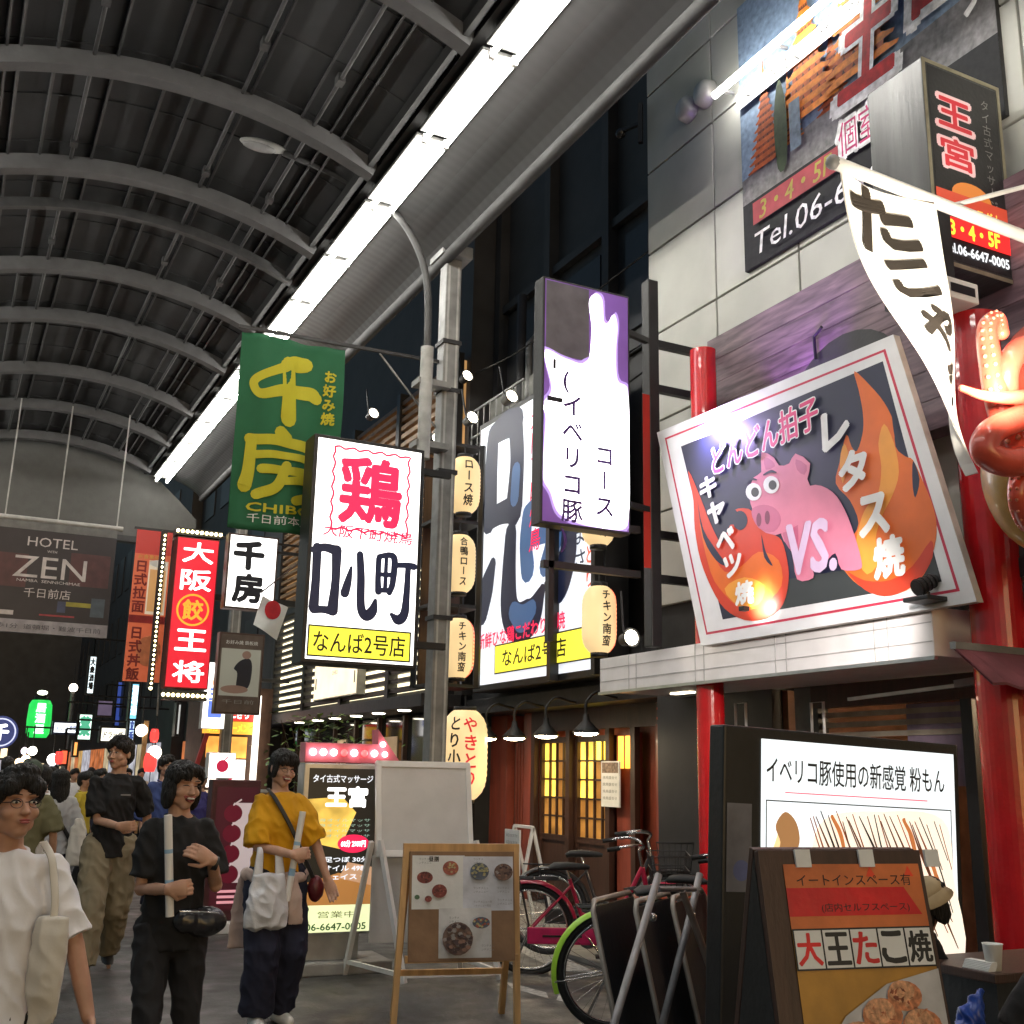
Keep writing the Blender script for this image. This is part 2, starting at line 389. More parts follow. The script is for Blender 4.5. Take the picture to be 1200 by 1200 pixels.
# arcade columns
def column(y, lb):
    t = thing('arcade_column', lb, 'column', (4.9, y, 0), 0, 'arcade columns')
    b = MB(); b.box(-.1, .1, -.1, .1, 0, 7.6, K['grey'], .012)
    for x in (-.06, .06): b.box(x-.012, x+.012, -.107, -.101, .3, 7.5, K['lgrey'])
    b.build('shaft', t)
    MB().box(-.2, .2, -.2, .2, 7.6, 7.75, K['grey'], .01).build('capital', t)
    c = MB()
    for z in (3.2, 4.9, 5.9, 6.5): c.box(-.12, .12, -.12, .12, z, z+.05, K['dark'])
    c.pieces('clamp', t)
    MB().box(-.19, .19, -.19, .19, 0, .35, K['dark'], .02).build('base', t)
column(11.5, 'grey steel arcade column carrying the curved street lamp and banner pole')
column(21.6, 'slim grey arcade column beside the red vertical restaurant sign')
# curved street lamp on the first column
t = thing('street_lamp', 'curved grey street lamp arching over the street from the column', 'street lamp', (4.55, 11.3, 5.0))
b = MB(); b.tube([(0, 0, 0), (0, 0, 1.35)], .075, K['lgrey'], 14)
b.tube(smooth_open([(0, 0, 1.3), (-.02, 0, 2.0), (-.12, 0, 2.45), (-.4, 0, 2.88), (-.85, 0, 3.12), (-1.35, 0, 3.26), (-1.85, 0, 3.34)], 6), [.042]*20+[.036]*17, mat('lamp_arm_grey', (.06, .06, .06), .6), 12); b.build('arm', t)
b = MB(); b.ball((-2.08, 0, 3.36), (.27, .1, .05), K['lgrey'], 18); b.ball((-2.12, 0, 3.33), (.2, .085, .045), mat('lamp_glass', (.3, .3, .3), .15), 16); b.build('lamp_head', t)
b = MB()
for z in (.15, .9): b.box(-.1, .31, -.02, .2, z, z+.07, K['grey'])
b.pieces('bracket', t)
# ------------------------------------------------------------------ buildings on the right-hand side
def facade(name, lb, X, Y, cat='building'): return thing(name, lb, cat, (X, Y, 0), STREET)
# A: pale panelled building. local x = 9.4 - worldY
tile = mat('facade_panel', (.47, .47, .43), .5, var=.14, scale=1.3, bump=.03)
bA = facade('panelled_building', 'tall building clad in pale square panels with thin dark joints', 6.4, 9.42)
b = MB(); b.box(0, 12.5, .03, 4, 2.36, 12.5, mat('joint_dark', (.02, .02, .02), .8)); b.box(0, 1.75, .03, .2, 0, 2.355, mat('dark_facade', (.035, .034, .036), .6, var=.3, scale=1.5)); b.build('core', bA)
b = MB(); gap = .012
for i in range(10):
    for j in range(9):
        x0 = i*1.2; z0 = 3.2+j*.985
        b.box(x0+gap, x0+1.2-gap, -.03, .029, z0+gap, z0+.985-gap, tile, .006)
b.build('cladding', bA)
for px, py in ((812, 130), (833, 112)):
    p = at(px, py, X=6.4); b = MB(); b.lathe([(0, -.17), (.09, -.165), (.135, -.12), (.145, -.05), (.15, -.031), (.11, -.031)], mat('vent_metal', (.45, .45, .44), .4, .3), 20, (9.42-p.y, 0, p.z), 'y'); b.build('vent_cowl', bA)
# camera and pipe on the corner
b = MB(); p = at(772, 125, X=6.3); b.bar((-.02, -.1, p.z-.25), (-.02, -.1, p.z+.25), .05, .05, K['black']); b.bar((-.02, -.1, p.z), (-.25, -.2, p.z), .04, .04, K['black']); b.ball((-.28, -.2, p.z-.02), .06, K['black'], 10); b.build('corner_bracket', bA)
# purple-lit timber band above the canopy
tim = bpy.data.materials.new('stained_boards'); tim.use_nodes = True
_n = tim.node_tree; _b = _n.nodes['Principled BSDF']; _tc = _n.nodes.new('ShaderNodeTexCoord'); _mp = _n.nodes.new('ShaderNodeMapping'); _mp.inputs['Scale'].default_value = (.9, 1, 7)
_z = _n.nodes.new('ShaderNodeTexNoise'); _z.inputs['Scale'].default_value = 2.6; _z.inputs['Detail'].default_value = 8; _z.inputs['Distortion'].default_value = .6
_n.links.new(_tc.outputs['Object'], _mp.inputs[0]); _n.links.new(_mp.outputs[0], _z.inputs[0]); _r = _n.nodes.new('ShaderNodeValToRGB')
_r.color_ramp.elements[0].color = (.07, .04, .05, 1); _r.color_ramp.elements[1].color = (.24, .15, .18, 1); _r.color_ramp.elements[0].position = .35; _r.color_ramp.elements[1].position = .68
_n.links.new(_z.outputs[0], _r.inputs[0]); _n.links.new(_r.outputs[0], _b.inputs['Base Color']); _b.inputs['Roughness'].default_value = .45
t = thing('timber_band', 'purple lit timber board band behind the tilted pig billboard', 'wall panel', (6.15, 8.1, 0), STREET)
b = MB()
for k in range(7): b.box(0, 5.2, 0, .2, 4.0+k*.231, 4.227+k*.231, tim, .004)
b.build('boards', t)
b = MB(); p = at(985, 402, X=6.12); q = 8.1-p.y
b.face(-.004); b.disc(q, p.z-.42, .62, .5, K['black'], 24); b.build('arched_recess', t)
b = MB(); p2 = at(953, 405, X=6.1); q = 8.1-p2.y; b.tube([(q, -.03, p2.z-.12), (q, -.04, p2.z+.08), (q+.12, -.06, p2.z+.12)], .014, K['black'], 8); b.build('hook', t)

# B: grill restaurant building
X_B, Y_B = 6.6, 14.2
dk = mat('dark_facade', (.035, .034, .036), .6, var=.3, scale=1.5); maroon = mat('maroon_boards', (.24, .05, .03), .4, stretch=(1, 1, .15), scale=9, coat=.2)
bB = facade('grill_restaurant', 'dark grill restaurant with maroon timber front and lattice sliding doors', X_B, Y_B)
def bx(px, py, X): p = at(px, py, X=X); return Y_B-p.y, p.z
b = MB(); b.box(0, 4.77, .35, 5, 3.0, 11, dk)
for x in (0.0, 1.55, 3.1, 4.6): b.box(x, x+.16, .2, .349, 3, 11, dk)
for z in (6.5, 8.3): b.box(0, 4.77, .25, .349, z, z+.12, dk)
b.build('upper_wall', bB)
for x in (.4, 1.9, 3.4): b = MB(); b.box(x+.1, x+1.0, .30, .352, 6.8, 8.1, mat('dark_glass', (.012, .013, .018), .45, bump=0)); b.build('window', bB)
b = MB(); b.tube([(1.1, .1, 4.9), (1.1, .1, 8.2)], .07, dk, 10); b.tube([(1.3, .12, 4.9), (1.3, .12, 7.4), (1.2, .3, 7.6)], .05, K['grey'], 10); b.pieces('drain_pipe', bB)
for k, (z_, sag) in enumerate(((6.3, .25), (6.0, .35), (7.4, .2))):
    b = MB(); b.tube(smooth_open([(-.3, -.05, z_), (1.5, -.1, z_-sag), (3.0, -.1, z_-sag*.7), (4.77, .1, z_+.1)], 6), .013, K['rubber'], 6); b.build('cable', bB)
# small balcony with a railing and pale wall behind it
b = MB(); b.box(.12, 1.5, .1, .349, 5.4, 6.9, mat('weathered_wall', (.2, .2, .18), .8)); b.build('balcony_wall', bB)
b = MB()
for z in (6.1, 6.3, 6.7): b.bar((.05, -.15, z), (1.7, -.15, z), .03, .03, K['grey'])
for i in range(9): b.bar((.05+i*.2, -.15, 6.0), (.05+i*.2, -.15, 6.72), .018, .018, K['grey'])
b.build('railing', bB)
b = MB(); b.box(0, 4.77, -.12, .35, 2.32, 2.52, K['dark'], .01); b.box(0, 4.77, .0, .35, 2.52, 3.0, dk); b.build('fascia_beam', bB)
# ground floor: maroon boards, framed bays, sliding lattice doors
b = MB(); b.box(0, 4.77, .55, .7, 0, 2.32, maroon)
for x0, x1 in ((0.0, .5), (1.0, 1.2), (4.05, 4.77)): b.box(x0, x1, .30, .549, 0, 2.32, maroon, .008)
b.build('maroon_boards', bB)
warm = glow('warm_interior', (1.0, .62, .08), 1.7, var=.5, scale=5); warmhot = glow('warm_interior_bright', (1.0, .75, .05), 3.2, var=.1)
dim = glow('dim_interior', (.6, .28, .06), .3, var=.7, scale=6)
def lattice(x0, x1, name, hot):
    f = MB(); z0, z1 = .05, 2.0
    for x in (x0, x1-.06): f.box(x, x+.06, .38, .46, z0, z1, K['dwood'])
    for z in (z0, z1-.07, .75): f.box(x0+.06, x1-.06, .385, .455, z, z+.07, K['dwood'])
    d = f.build(name, bB)
    nx, nz = 4, 5; w = (x1-x0-.12)/nx; hh = (z1-.07-.82)/nz; p = MB(); mu = MB()
    for i in range(nx):
        for j in range(nz):
            m = warmhot if (i, j) in hot else warm if j >= 2 and i in (0, 1, 3) else dim
            X0 = x0+.06+i*w; Z0 = .82+j*hh
            p.add([(X0, .43, Z0), (X0+w, .43, Z0), (X0+w, .43, Z0+hh), (X0, .43, Z0+hh)], [(0, 1, 2, 3)], m)
    p.build('lit_panes', d)
    for i in range(1, nx): X0 = x0+.06+i*w; mu.box(X0-.013, X0+.013, .40, .428, .82, z1-.07, K['dwood'])
    for j in range(1, nz): Z0 = .82+j*hh; mu.box(x0+.06, x1-.06, .405, .427, Z0-.011, Z0+.011, K['dwood'])
    mu.box(x0+.06, x1-.06, .41, .44, .12, .75, K['dwood']); mu.build('muntins', d)
b = MB(); b.box(1.2, 4.05, .30, .36, 2.07, 2.32, K['dwood']); 
for x in (1.2, 2.1, 3.02, 3.55): b.box(x, x+.09, .3, .37, 0, 2.07, K['dwood'])
b.build('door_frame', bB)
lattice(1.29, 2.1, 'lattice_door', {}); lattice(2.19, 3.02, 'lattice_door', {(2, 4), (3, 4)})
# amber side window with the posted menu below it
f = MB(); f.box(3.15, 3.5, .38, .5, .1, 2.02, maroon); fo = f.build('side_bay', bB)
p = MB()
for i in range(2): p.box(3.19+i*.15, 3.30+i*.15, .372, .379, 1.62, 1.98, glow('amber_pane', (1, .45, .05), 2.2, var=.3))
p.build('amber_window', fo)
f = MB(); f.box(.55, .95, .4, .5, .1, 2.05, K['dwood'])
for i in range(4): f.box(.6+i*.085, .65+i*.085, .385, .4, .15, 1.95, maroon)
f.build('slatted_shutter', bB)
# chalk numbers board seen past the red column
f = MB(); f.box(4.15, 4.75, .22, .29, 2.08, 2.3, K['dwood']); f.face(.22); f.text('3・4・5F', 4.45, 2.19, glow('dim_red_letters', (.8, .12, .03), .25), w=.5, h=.13, bold=.02); f.build('floor_number_board', bB)
f = MB(); f.box(4.2, 4.7, .27, .3, .2, 2.0, mat('grey_door', (.1, .105, .105), .5)); f.box(4.25, 4.31, .255, .27, .95, 1.1, K['alu']); f.build('side_door', bB)
# gooseneck lamps over the doors
shade_in = glow('shade_inside', (1, .82, .55), 30)
def pendant(lb):
    t = thing('wall_lamp', lb, 'lamp', (0, 0, 0), 0, 'black wall lamps over the restaurant doors')
    b = MB(); b.lathe([(.03, .1), (.04, .03), (.13, -.06), (.15, -.1), (.14, -.098), (.03, -.01)], K['black'], 20); s = b.build('lamp_shade', t)
    MB().ball((0, 0, -.1), (.125, .125, .028), shade_in, 14).build('bulb', s)
    MB().tube(smooth_open([(0, 0, .08), (0, 0, .22), (.12, 0, .33), (.3, 0, .3), (.45, 0, .28)], 5), .016, K['black'], 8).build('arm', t)
    return t
lp = [(570, 856), (603, 855), (640, 852), (687, 848)]
lbl = ['black bell lamp over the restaurant front, leftmost, beside the big lantern', 'black bell lamp over the left lattice door', 'black bell lamp over the right lattice door', 'black bell lamp over the posted menu, nearest the canopy']
p0 = pendant(lbl[0]); p0.location = at(*lp[0], X=6.1)
for q, l in zip(lp[1:], lbl[1:]): copy_thing(p0, at(*q, X=6.1), 0, l)
# C: slatted okonomiyaki building
X_C, Y_C = 6.2, 23.6
bC = facade('slatted_building', 'okonomiyaki restaurant building with glowing horizontal slat screens', X_C, Y_C)
b = MB(); b.box(0, 9.35, .25, 5, 2.6, 8.3, dk); b.box(0, 9.35, .25, 5, 8.3, 10.5, mat('weathered_wall')if 0 else dk); b.build('upper_wall', bC)
slot = glow('slat_light', (1.0, .88, .58), 1.9, var=.12, scale=.8); slot2 = glow('slat_light_amber', (.75, .42, .16), .42, var=.5, scale=1.2)
b = MB()
b.box(0, 9.2, .2, .249, 2.75, 4.75, slot); b.build('light_screen', bC)
b = MB(); b.box(0, 9.2, .2, .249, 4.85, 7.6, slot2); b.build('amber_screen', bC)
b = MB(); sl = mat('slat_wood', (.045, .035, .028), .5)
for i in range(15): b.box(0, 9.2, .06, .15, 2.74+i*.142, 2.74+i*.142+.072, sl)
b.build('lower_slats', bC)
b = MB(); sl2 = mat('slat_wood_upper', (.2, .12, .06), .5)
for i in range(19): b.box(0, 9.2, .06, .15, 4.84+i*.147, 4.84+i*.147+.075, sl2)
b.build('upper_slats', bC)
b = MB()
for x in (0, 2.3, 4.6, 6.9, 9.1): b.box(x, x+.14, .02, .19, 2.6, 7.7, K['black'])
b.box(0, 9.35, .0, .24, 4.68, 4.82, K['black']); b.build('posts', bC)
b = MB(); b.box(0, 9.35, -.35, .25, 2.42, 2.6, K['dark'], .01); b.build('soffit', bC)
dl = glow('downlight', (1, .9, .7), 7)
for i, px in enumerate((352, 373, 393, 418, 444, 474)):
    p = at(px, 838-i*2.2, X=6.05); b = MB(); b.lathe([(0, 2.405), (.085, 2.405), (.1, 2.412), (.1, 2.419)], dl, 14, (Y_C-p.y, p.x-X_C, 0)); b.build('downlight', bC)
gl = mat('shop_glass', (.02, .022, .022), .06, bump=0)
b = MB(); b.box(0, 9.35, .4, .5, 0, 2.42, gl)
for i in range(9): b.box(i*1.16, i*1.16+.07, .33, .41, 0, 2.42, K['dwood'])
b.box(0, 9.35, .3, .42, 0, .3, K['dwood']); b.build('glazed_front', bC)
b = MB()
for x, w, c in ((1.0, .6, .5), (3.6, .5, .9), (5.9, .7, .4), (8.0, .4, .6)): b.box(x, x+w, .385, .399, 1.4, 2.1, glow('inside_%d' % int(c*10), (1, .7, .4), c*.25, var=.6, scale=4))
b.box(8.75, 8.9, .3, .38, 1.55, 1.95, glow('red_small_sign', (1, .05, .05), .5)); b.build('interior_glow', bC)
# backlit name panel set in the slats
t = thing('backlit_name_panel', 'cream backlit panel with two black characters set among glowing slats', 'sign', (0, 0, 0), STREET)
p = at(370, 822, X=6.15); q = at(421, 815, X=6.15); t.location = (6.15, p.y, p.z); w = p.y-q.y; h = 1.05
f = MB(); f.box(0, w, -.05, .1, 0, h, K['cream']); f.build('case', t)
f = MB(); f.face(-.052); f.rect(.02, w-.02, .02, h-.02, glow('cream_lit', (1, .86, .6), 1.0)); f.text('千', w*.33, h*.78, K['ink'], w=.62, h=.42, bold=.05); f.text('房', w*.68, h*.78, K['ink'], w=.62, h=.42, bold=.05); f.text('CHIBO', w/2, h*.42, K['ink'], h=.07); f.rect(.1, .16, .2, .4, K['ink']); f.rect(w-.16, w-.1, .2, .4, K['ink']); f.build('lit_face', t)
# spotlights on the column rack and facade (bright oval heads)
spot_m = glow('spot_face', (1, .9, .7), 14, var=.02)
def wall_spot(lb):
    t = thing('flood_lamp', lb, 'lamp', (0, 0, 0), 0, 'small flood lamps above the lit sign')
    b = MB(); b.lathe([(.0, -.16), (.06, -.15), (.075, -.03), (.1, .0), (.095, .006)], K['black'], 16); h = b.build('lamp_body', t)
    MB().ball((0, 0, .0), (.075, .075, .018), spot_m, 14).build('lens', h)
    MB().tube([(0, 0, -.1), (0, .15, -.14), (0, .5, -.14)], .012, K['black'], 6).build('arm', t)
    return t
sp = [(600, 464, 11.2), (554, 489, 12.2), (513, 514, 12.6), (438, 484, 15.5), (548, 440, 13.9)]
sl_ = ['white flood lamp nearest the hanging pink sign', 'white flood lamp above the top paper lantern', 'white flood lamp beside the grey column', 'small flood lamp beyond the green banner', 'small flood lamp on the restaurant balcony']
s0 = None
for (px, py, Y), l in zip(sp, sl_):
    loc = at(px, py, Y=Y)
    if s0 is None: s0 = wall_spot(l); o = s0; o.location = loc
    else: o = copy_thing(s0, loc, 0, l)
    o.rotation_euler = (R(75), 0, R(10))
# D: the dark canyon of the street beyond the arcade
dists = [('dark shopfront block just beyond the slatted building', 6.3, 33, 9.2, 11), ('dark far building on the right past the small lit stall', 6.0, 45, 11.8, 14), ('farthest dark building on the right of the street', 6.2, 62, 16.5, 12)]
for lb, X, Y, w, h in dists:
    t = thing('street_building', lb, 'building', (X, Y, 0), STREET); b = MB(); b.box(0, w, 0, 6, 0, h, dk); b.build('wall', t)
    for i in range(int(w/2)):
        for j in range(3): b = MB(); b.box(.5+i*2, 1.7+i*2, -.03, .0, 3.4+j*2.6, 5+j*2.6, mat('dark_glass', (.02, .022, .03), .08)); b.build('window', t)
    random.seed(int(Y))
    for i in range(int(w/1.5)):
        c = random.choice([(1, .8, .5), (1, .3, .1), (.9, .9, 1), (1, .6, .2)]); b = MB(); b.box(.2+i*1.5, 1.2+i*1.5, -.05, -.0, .6, 2.3, glow('shop_%.1f_%.1f' % c[:2], c, .35, var=.7, scale=3)); b.build('shop_window', t)
t = thing('crossing_building', 'dark wide building closing the far end of the street', 'building', (-12, 75, 0)); b = MB(); b.box(0, 30, 0, 8, 0, 15, dk); b.build('wall', t)
random.seed(5)
for i in range(24):
    c = random.choice([(1, .8, .5), (1, .3, .1), (.9, .9, 1)]); b = MB(); b.box(10+i*.6, 10.3+i*.6, -.05, 0, .8, random.uniform(1.6, 2.8), glow('far_shop_%.1f_%.1f' % c[:2], c, .5, var=.8, scale=2)); b.build('shop_window', t)
# ------------------------------------------------------------------ signs. Faces look down the street (-Y) unless turned with STREET.
RED = srgb(215, 30, 60)
def ln(name, c, s=.5): return glow('ink_'+name, c, s, var=.05, base=c)       # printed colours on back-lit faces, also lending a glow to other prints
L = dict(black=mat('sign_black', (.01, .011, .02), .35, bump=0), red=ln('red', (.85, .02, .09), .75), white=glow('lit_white', (1, .98, .95), 2.2), yellow=ln('yellow', (.9, .82, .06), .9),
 soft=glow('lit_white_soft', (.9, .94, 1), .74), navy=ln('navy', (.012, .017, .05), .35), blue=ln('blue', (.07, .15, .34), .4))
def sign_box(name, lb, X0, X1, Y, z0, z1, depth=.22, rim=.035, case=None, face=None, cat='sign', rz=0):
    """A box sign whose face is at world Y; returns the thing, a face builder and its size."""
    t = thing(name, lb, cat, (X0, Y, z0), rz); w, h = X1-X0, z1-z0
    c = MB(); c.box(0, w, .0, depth, 0, h, case or K['black'], .008); c.build('case', t)
    f = MB().face(-.003)
    if face: f.rect(rim, w-rim, rim, h-rim, face)
    return t, f, w, h
# --- the big white chicken sign
t, f, w, h = sign_box('projecting_sign', 'big white lit sign with red chicken character in a wavy red frame', 2.755, 3.84, 9.5, 2.44, 4.53, .3, .035, face=L['white'])
cx, cz = w*.52, h*.77; a = .36
wav = []
for i in range(64):
    q = i/16; s_ = int(q); u = (q-s_)*2-1; k = .012*sin(i*2.1)
    wav.append([(u*a, a+k), (a+k, -u*a), (-u*a, -a+k), (-a+k, u*a)][s_])
f.brush([(cx+x*1.02, cz+z*1.06) for x, z in wav+[wav[0]]], .02, L['red'], 2)
f.text('鶏', cx, cz, L['red'], w=.58, h=.62, bold=.032)
f.text('大阪下町焼鳥', cx-.0, h*.577, L['red'], w=.86, h=.115, bold=.02, shear=.12)
def toriko(f, x0, z0, sx, sz, m):
    """brush-written 口小町"""
    B = lambda pts, ws: f.brush([(x0+p[0]*sx, z0+p[1]*sz) for p in pts], [q*sx for q in ws], m)
    B([(.03, .97), (.035, .5), (.03, .08)], (.09, .085, .1)); B([(.0, .93), (.1, .98), (.22, .95)], (.07, .08, .1)); B([(.22, .96), (.225, .5), (.21, .06)], (.1, .085, .11)); B([(.03, .05), (.12, .06), (.22, .05)], (.08, .07, .09))
    B([(.37, .72), (.345, .5), (.32, .33)], (.03, .075, .09)); B([(.45, .93), (.47, .6), (.485, .15), (.54, .02), (.6, .1), (.625, .26)], (.07, .08, .085, .1, .1, .04)); 
    B([(.64, .9), (.64, .62), (.65, .4)], (.06, .06, .07)); B([(.64, .93), (.75, .97), (.8, .9), (.79, .55), (.76, .4)], (.05, .06, .07, .065, .06)); B([(.65, .66), (.78, .67)], (.045, .05)); B([(.715, .93), (.715, .45)], (.04, .045)); B([(.65, .42), (.77, .43)], (.05, .05))
    B([(.8, .82), (.92, .84), (1.0, .83)], (.05, .06, .07)); B([(.94, .82), (.935, .4), (.92, .1), (.86, .0), (.79, .07)], (.06, .07, .09, .1, .04))
toriko(f, .055, h*.21, .96, .61, L['navy'])
f.rect(.04, w-.07, .055, .335, L['black']); f.rect(.055, w-.085, .07, .32, L['yellow']); f.text('なんば2号店', w*.485, .193, L['black'], w=.86, h=.185, bold=.012)
f.build('lit_face', t); t.location = (3.19, 11.0, 2.588); t.scale = (1.158,)*3
MB().box(w, w+.33, .1, .16, h*.9, h*.93, K['black']).box(w, w+.33, .1, .16, h*.1, h*.13, K['black']).pieces('bracket', t)
# --- restaurant's long lit panel on its own facade
pz = [at(565, 508, X=6.25), at(556, 806, X=6.25), at(703, 770, X=6.25)]
y1 = pz[1].y; y0 = at(706, 770, X=6.25).y; z0 = pz[1].z+.02; z1 = pz[0].z+.05
t = thing('wall_sign', 'huge white lit restaurant panel with dark brush characters, blue reflections painted in, and yellow strip', 'sign', (6.25, y1, z0), STREET)
w = y1-y0; h = z1-z0
c = MB(); c.box(-.06, w+.06, .0, .3, -.08, h+.08, K['black'], .01); c.build('case', t)
f = MB().face(-.004); f.rect(.0, w, 0, h, L['soft'])
T = lambda pts, ws, m=L['navy']: f.brush([(p[0]*w, p[1]*h) for p in pts], [q*w*1.22 for q in ws], m)
T([(.12, .93), (.11, .8), (.1, .63)], (.09, .1, .12)); T([(.12, .95), (.24, .96), (.34, .95)], (.08, .1, .1)); T([(.33, .95), (.35, .8), (.33, .62)], (.1, .1, .12)); T([(.1, .62), (.22, .625), (.34, .62)], (.08, .08, .1))
T([(.345, .76), (.335, .66)], (.06, .06), L['blue'])  # strokes in blue are painted-in reflections on the glossy dark letters
T([(.15, .44), (.1, .36), (.06, .27)], (.05, .1, .09)); T([(.31, .53), (.3, .38), (.31, .26), (.38, .2), (.5, .215), (.58, .29)], (.08, .1, .12, .13, .12, .04)); T([(.35, .24), (.42, .21), (.5, .235)], (.07, .09, .06), L['blue'])
T([(.45, .57), (.44, .48), (.46, .38)], (.07, .08, .09), L['blue']); T([(.45, .58), (.58, .6), (.68, .57), (.66, .44), (.6, .37)], (.06, .08, .09, .1, .07), L['blue']); T([(.46, .48), (.65, .48)], (.05, .06), L['blue'])
T([(.68, .5), (.85, .52)], (.06, .08)); T([(.78, .5), (.77, .38), (.7, .28), (.62, .3)], (.08, .1, .1, .04))
f.vtext('大阪下町焼鳥', .52*w, .965*h, .3, L['red'], .01, 1.05, shear=.1)
f.vtext('ひな鶏のうまさ', .86*w, .93*h, .3, L['navy'], .005, 1.05, shear=.1)
f.text('新鮮ひな鶏こだわり炭焼', w*.4, .165*h, L['red'], w=.72*w, h=.2, bold=.02, rot=.02); f.vtext('炭火焼とり', .93*w, .62*h, .24, ln('orange', (.8, .12, .05), .5), .015, 1.1)
f.rect(.2*w, .97*w, .03*h, .135*h, L['black']); f.rect(.205*w, .965*w, .035*h, .13*h, L['yellow']); f.text('なんば2号店', .52*w, .083*h, L['black'], w=.5*w, h=.06*h, bold=.015)
f.build('lit_face', t)
c = MB()
for x in (.69, .995): c.box(x*w-.03, x*w+.05, -.12, -.005, -.08, h*.6, K['black'])
c.box(.69*w-.03, .995*w, -.12, -.04, h*.57, h*.6, K['black']); c.build('front_frame', t)
# --- hanging pink and white sign on the steel post
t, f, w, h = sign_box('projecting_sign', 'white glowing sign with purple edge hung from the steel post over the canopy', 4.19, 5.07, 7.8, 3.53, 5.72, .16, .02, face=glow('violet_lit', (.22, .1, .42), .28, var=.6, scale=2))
WH = glow('hot_white', (1, .97, 1), 3.0)
f.rect(.03, w*.52, h*.68, h-.03, mat('grey_sheet', (.10, .095, .11), .4, bump=0))
blob = smooth_closed([(.03, .68), (.28, .665), (.5, .67), (.55, .82), (.52, .93), (.58, .97), (.66, .95), (.68, .86), (.74, .86), (.8, .9), (.84, .85), (.82, .74), (.84, .62), (.97, .58), (.985, .35), (.97, .07), (.8, .015), (.5, .02), (.22, .05), (.12, .13), (.03, .2), (.06, .4), (.02, .46), (.12, .53)], 5)
for k_, m_ in ((.035, glow('violet_halo', (.42, .28, .72), .75)), (.016, glow('lilac_halo', (.75, .62, 1), 1.2))):  # stepped lilac bands imitate the soft glow fading round the white
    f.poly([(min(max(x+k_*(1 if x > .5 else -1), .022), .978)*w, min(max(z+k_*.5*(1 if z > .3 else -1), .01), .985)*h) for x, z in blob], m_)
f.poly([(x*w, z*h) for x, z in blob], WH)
f.vtext('(イベリコ豚)', .34*w, .64*h, .21, mat('violet_ink', (.05, .02, .13), .4, bump=0), .022, 1.1, sx=1.0); f.vtext('コース', .7*w, .35*h, .2, mat('violet_ink', (.1, .06, .2), .4), .022, 1.12)
f.rect(.05, .2, h*.485, h*.505, K['ink']); f.rect(.1, .13, h*.62, h*.66, K['ink'])
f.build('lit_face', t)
b = MB()
for z in (.3, 1.9): b.bar((w, .1, z), (1.2, .2, z), .05, .05, K['black'])
b.pieces('bracket', t)
# steel post and brackets that carry it, with the red lit side panel
t = thing('sign_post', 'tall dark steel post with red side panel and arms to the pale wall', 'post', (5.36, 8.0, 0))
b = MB(); b.box(.04, .15, -.02, .1, 2.62, 6.05, K['black'], .01); b.build('post', t)
b = MB(); b.face(-.026); b.rect(-.04, .035, 3.3, 4.9, glow('red_lit_panel', (.45, .03, .02), .05, var=.9, scale=1.5)); b.build('red_panel', t)
b = MB()
for z in (5.42, 4.98, 3.6, 3.2): b.box(.16, 1.05, .04, .1, z, z+.07, K['black'])
for z in (3.62, 3.22): b.box(-1.0, -.03, .04, .1, z, z+.06, K['black'])
b.box(-.95, -.9, .04, .1, 2.6, 4.6, K['black']); b.pieces('arm', t)
p = at(740, 747, Y=7.8); o = wall_spot('white round flood lamp at the foot of the steel post by the canopy'); o.location = p; o.rotation_euler = (R(85), 0, 0); o.scale = (.85,)*3; o['group'] = 'small flood lamps above the lit sign'
# --- paper lanterns
lan_m = glow('lantern_paper', (1.0, .72, .36), .62, var=.15, scale=2.5); lan_r = glow('lantern_red', (1, .12, .05), .6)
def paper_lantern(txt, lb, H=.72, rad=.2, red=False, grp='paper lanterns', off=-.35, ts=.8):
    t = thing('paper_lantern', lb, 'lantern', (0, 0, 0), 0, grp)
    prof = []
    for i in range(33):
        u = i/32; r = rad*(1-.55*abs(2*u-1)**5)*(1+.012*(1 if i % 2 else -1)); prof.append((r, u*H))
    MB().lathe(prof, lan_m, 28).build('paper_body', t)
    b = MB(); b.lathe([(0, -.03), (rad*.5, -.03), (rad*.5, .012), (0, .012)], K['black'], 18); b.lathe([(0, H-.012), (rad*.5, H-.012), (rad*.5, H+.035), (0, H+.035)], K['black'], 18); b.bar((0, 0, H), (0, 0, H+.16), .015, .015, K['black']); b.pieces('ring', t)
    # lettering wrapped on the paper
    f = MB(); f.face(0); f.vtext(txt, 0, H*.93, H*ts/len(txt), K['ink'], .022, 1.06, .9)
    def wrap(f, off, m):
        f.v = [(sin(v[0]/rad+off)*(rad*(1-.55*abs(2*v[2]/H-1)**5)+.006), -cos(v[0]/rad+off)*(rad*(1-.55*abs(2*v[2]/H-1)**5)+.006), v[2]) for v in f.v]; return f
    wrap(f, off, None).build('lettering', t)
    if red:
        f = MB(); f.face(0); f.brush([(0, H*.08), (0, H*.5), (0, H*.9)], [rad*.5, rad*.6, rad*.5], lan_r); wrap(f, .75, None).build('red_stripe', t)
    return t
for px, py, txt, nm in ((543, 602, 'ロース焼', 'top'), (537, 695, '合鴨ロース', 'middle'), (535, 795, 'チキン南蛮', 'bottom')):
    o = paper_lantern(txt, 'glowing paper lantern, %s one of the left rack facing the street' % nm, red=(nm == 'bottom')); o.location = at(px, py, Y=12.2); o.rotation_euler.z = R(12)
    o = paper_lantern(txt, 'half hidden paper lantern behind the %s one of the left rack' % nm); o.location = at(px-13, py+2, Y=12.75); o.rotation_euler.z = R(60)
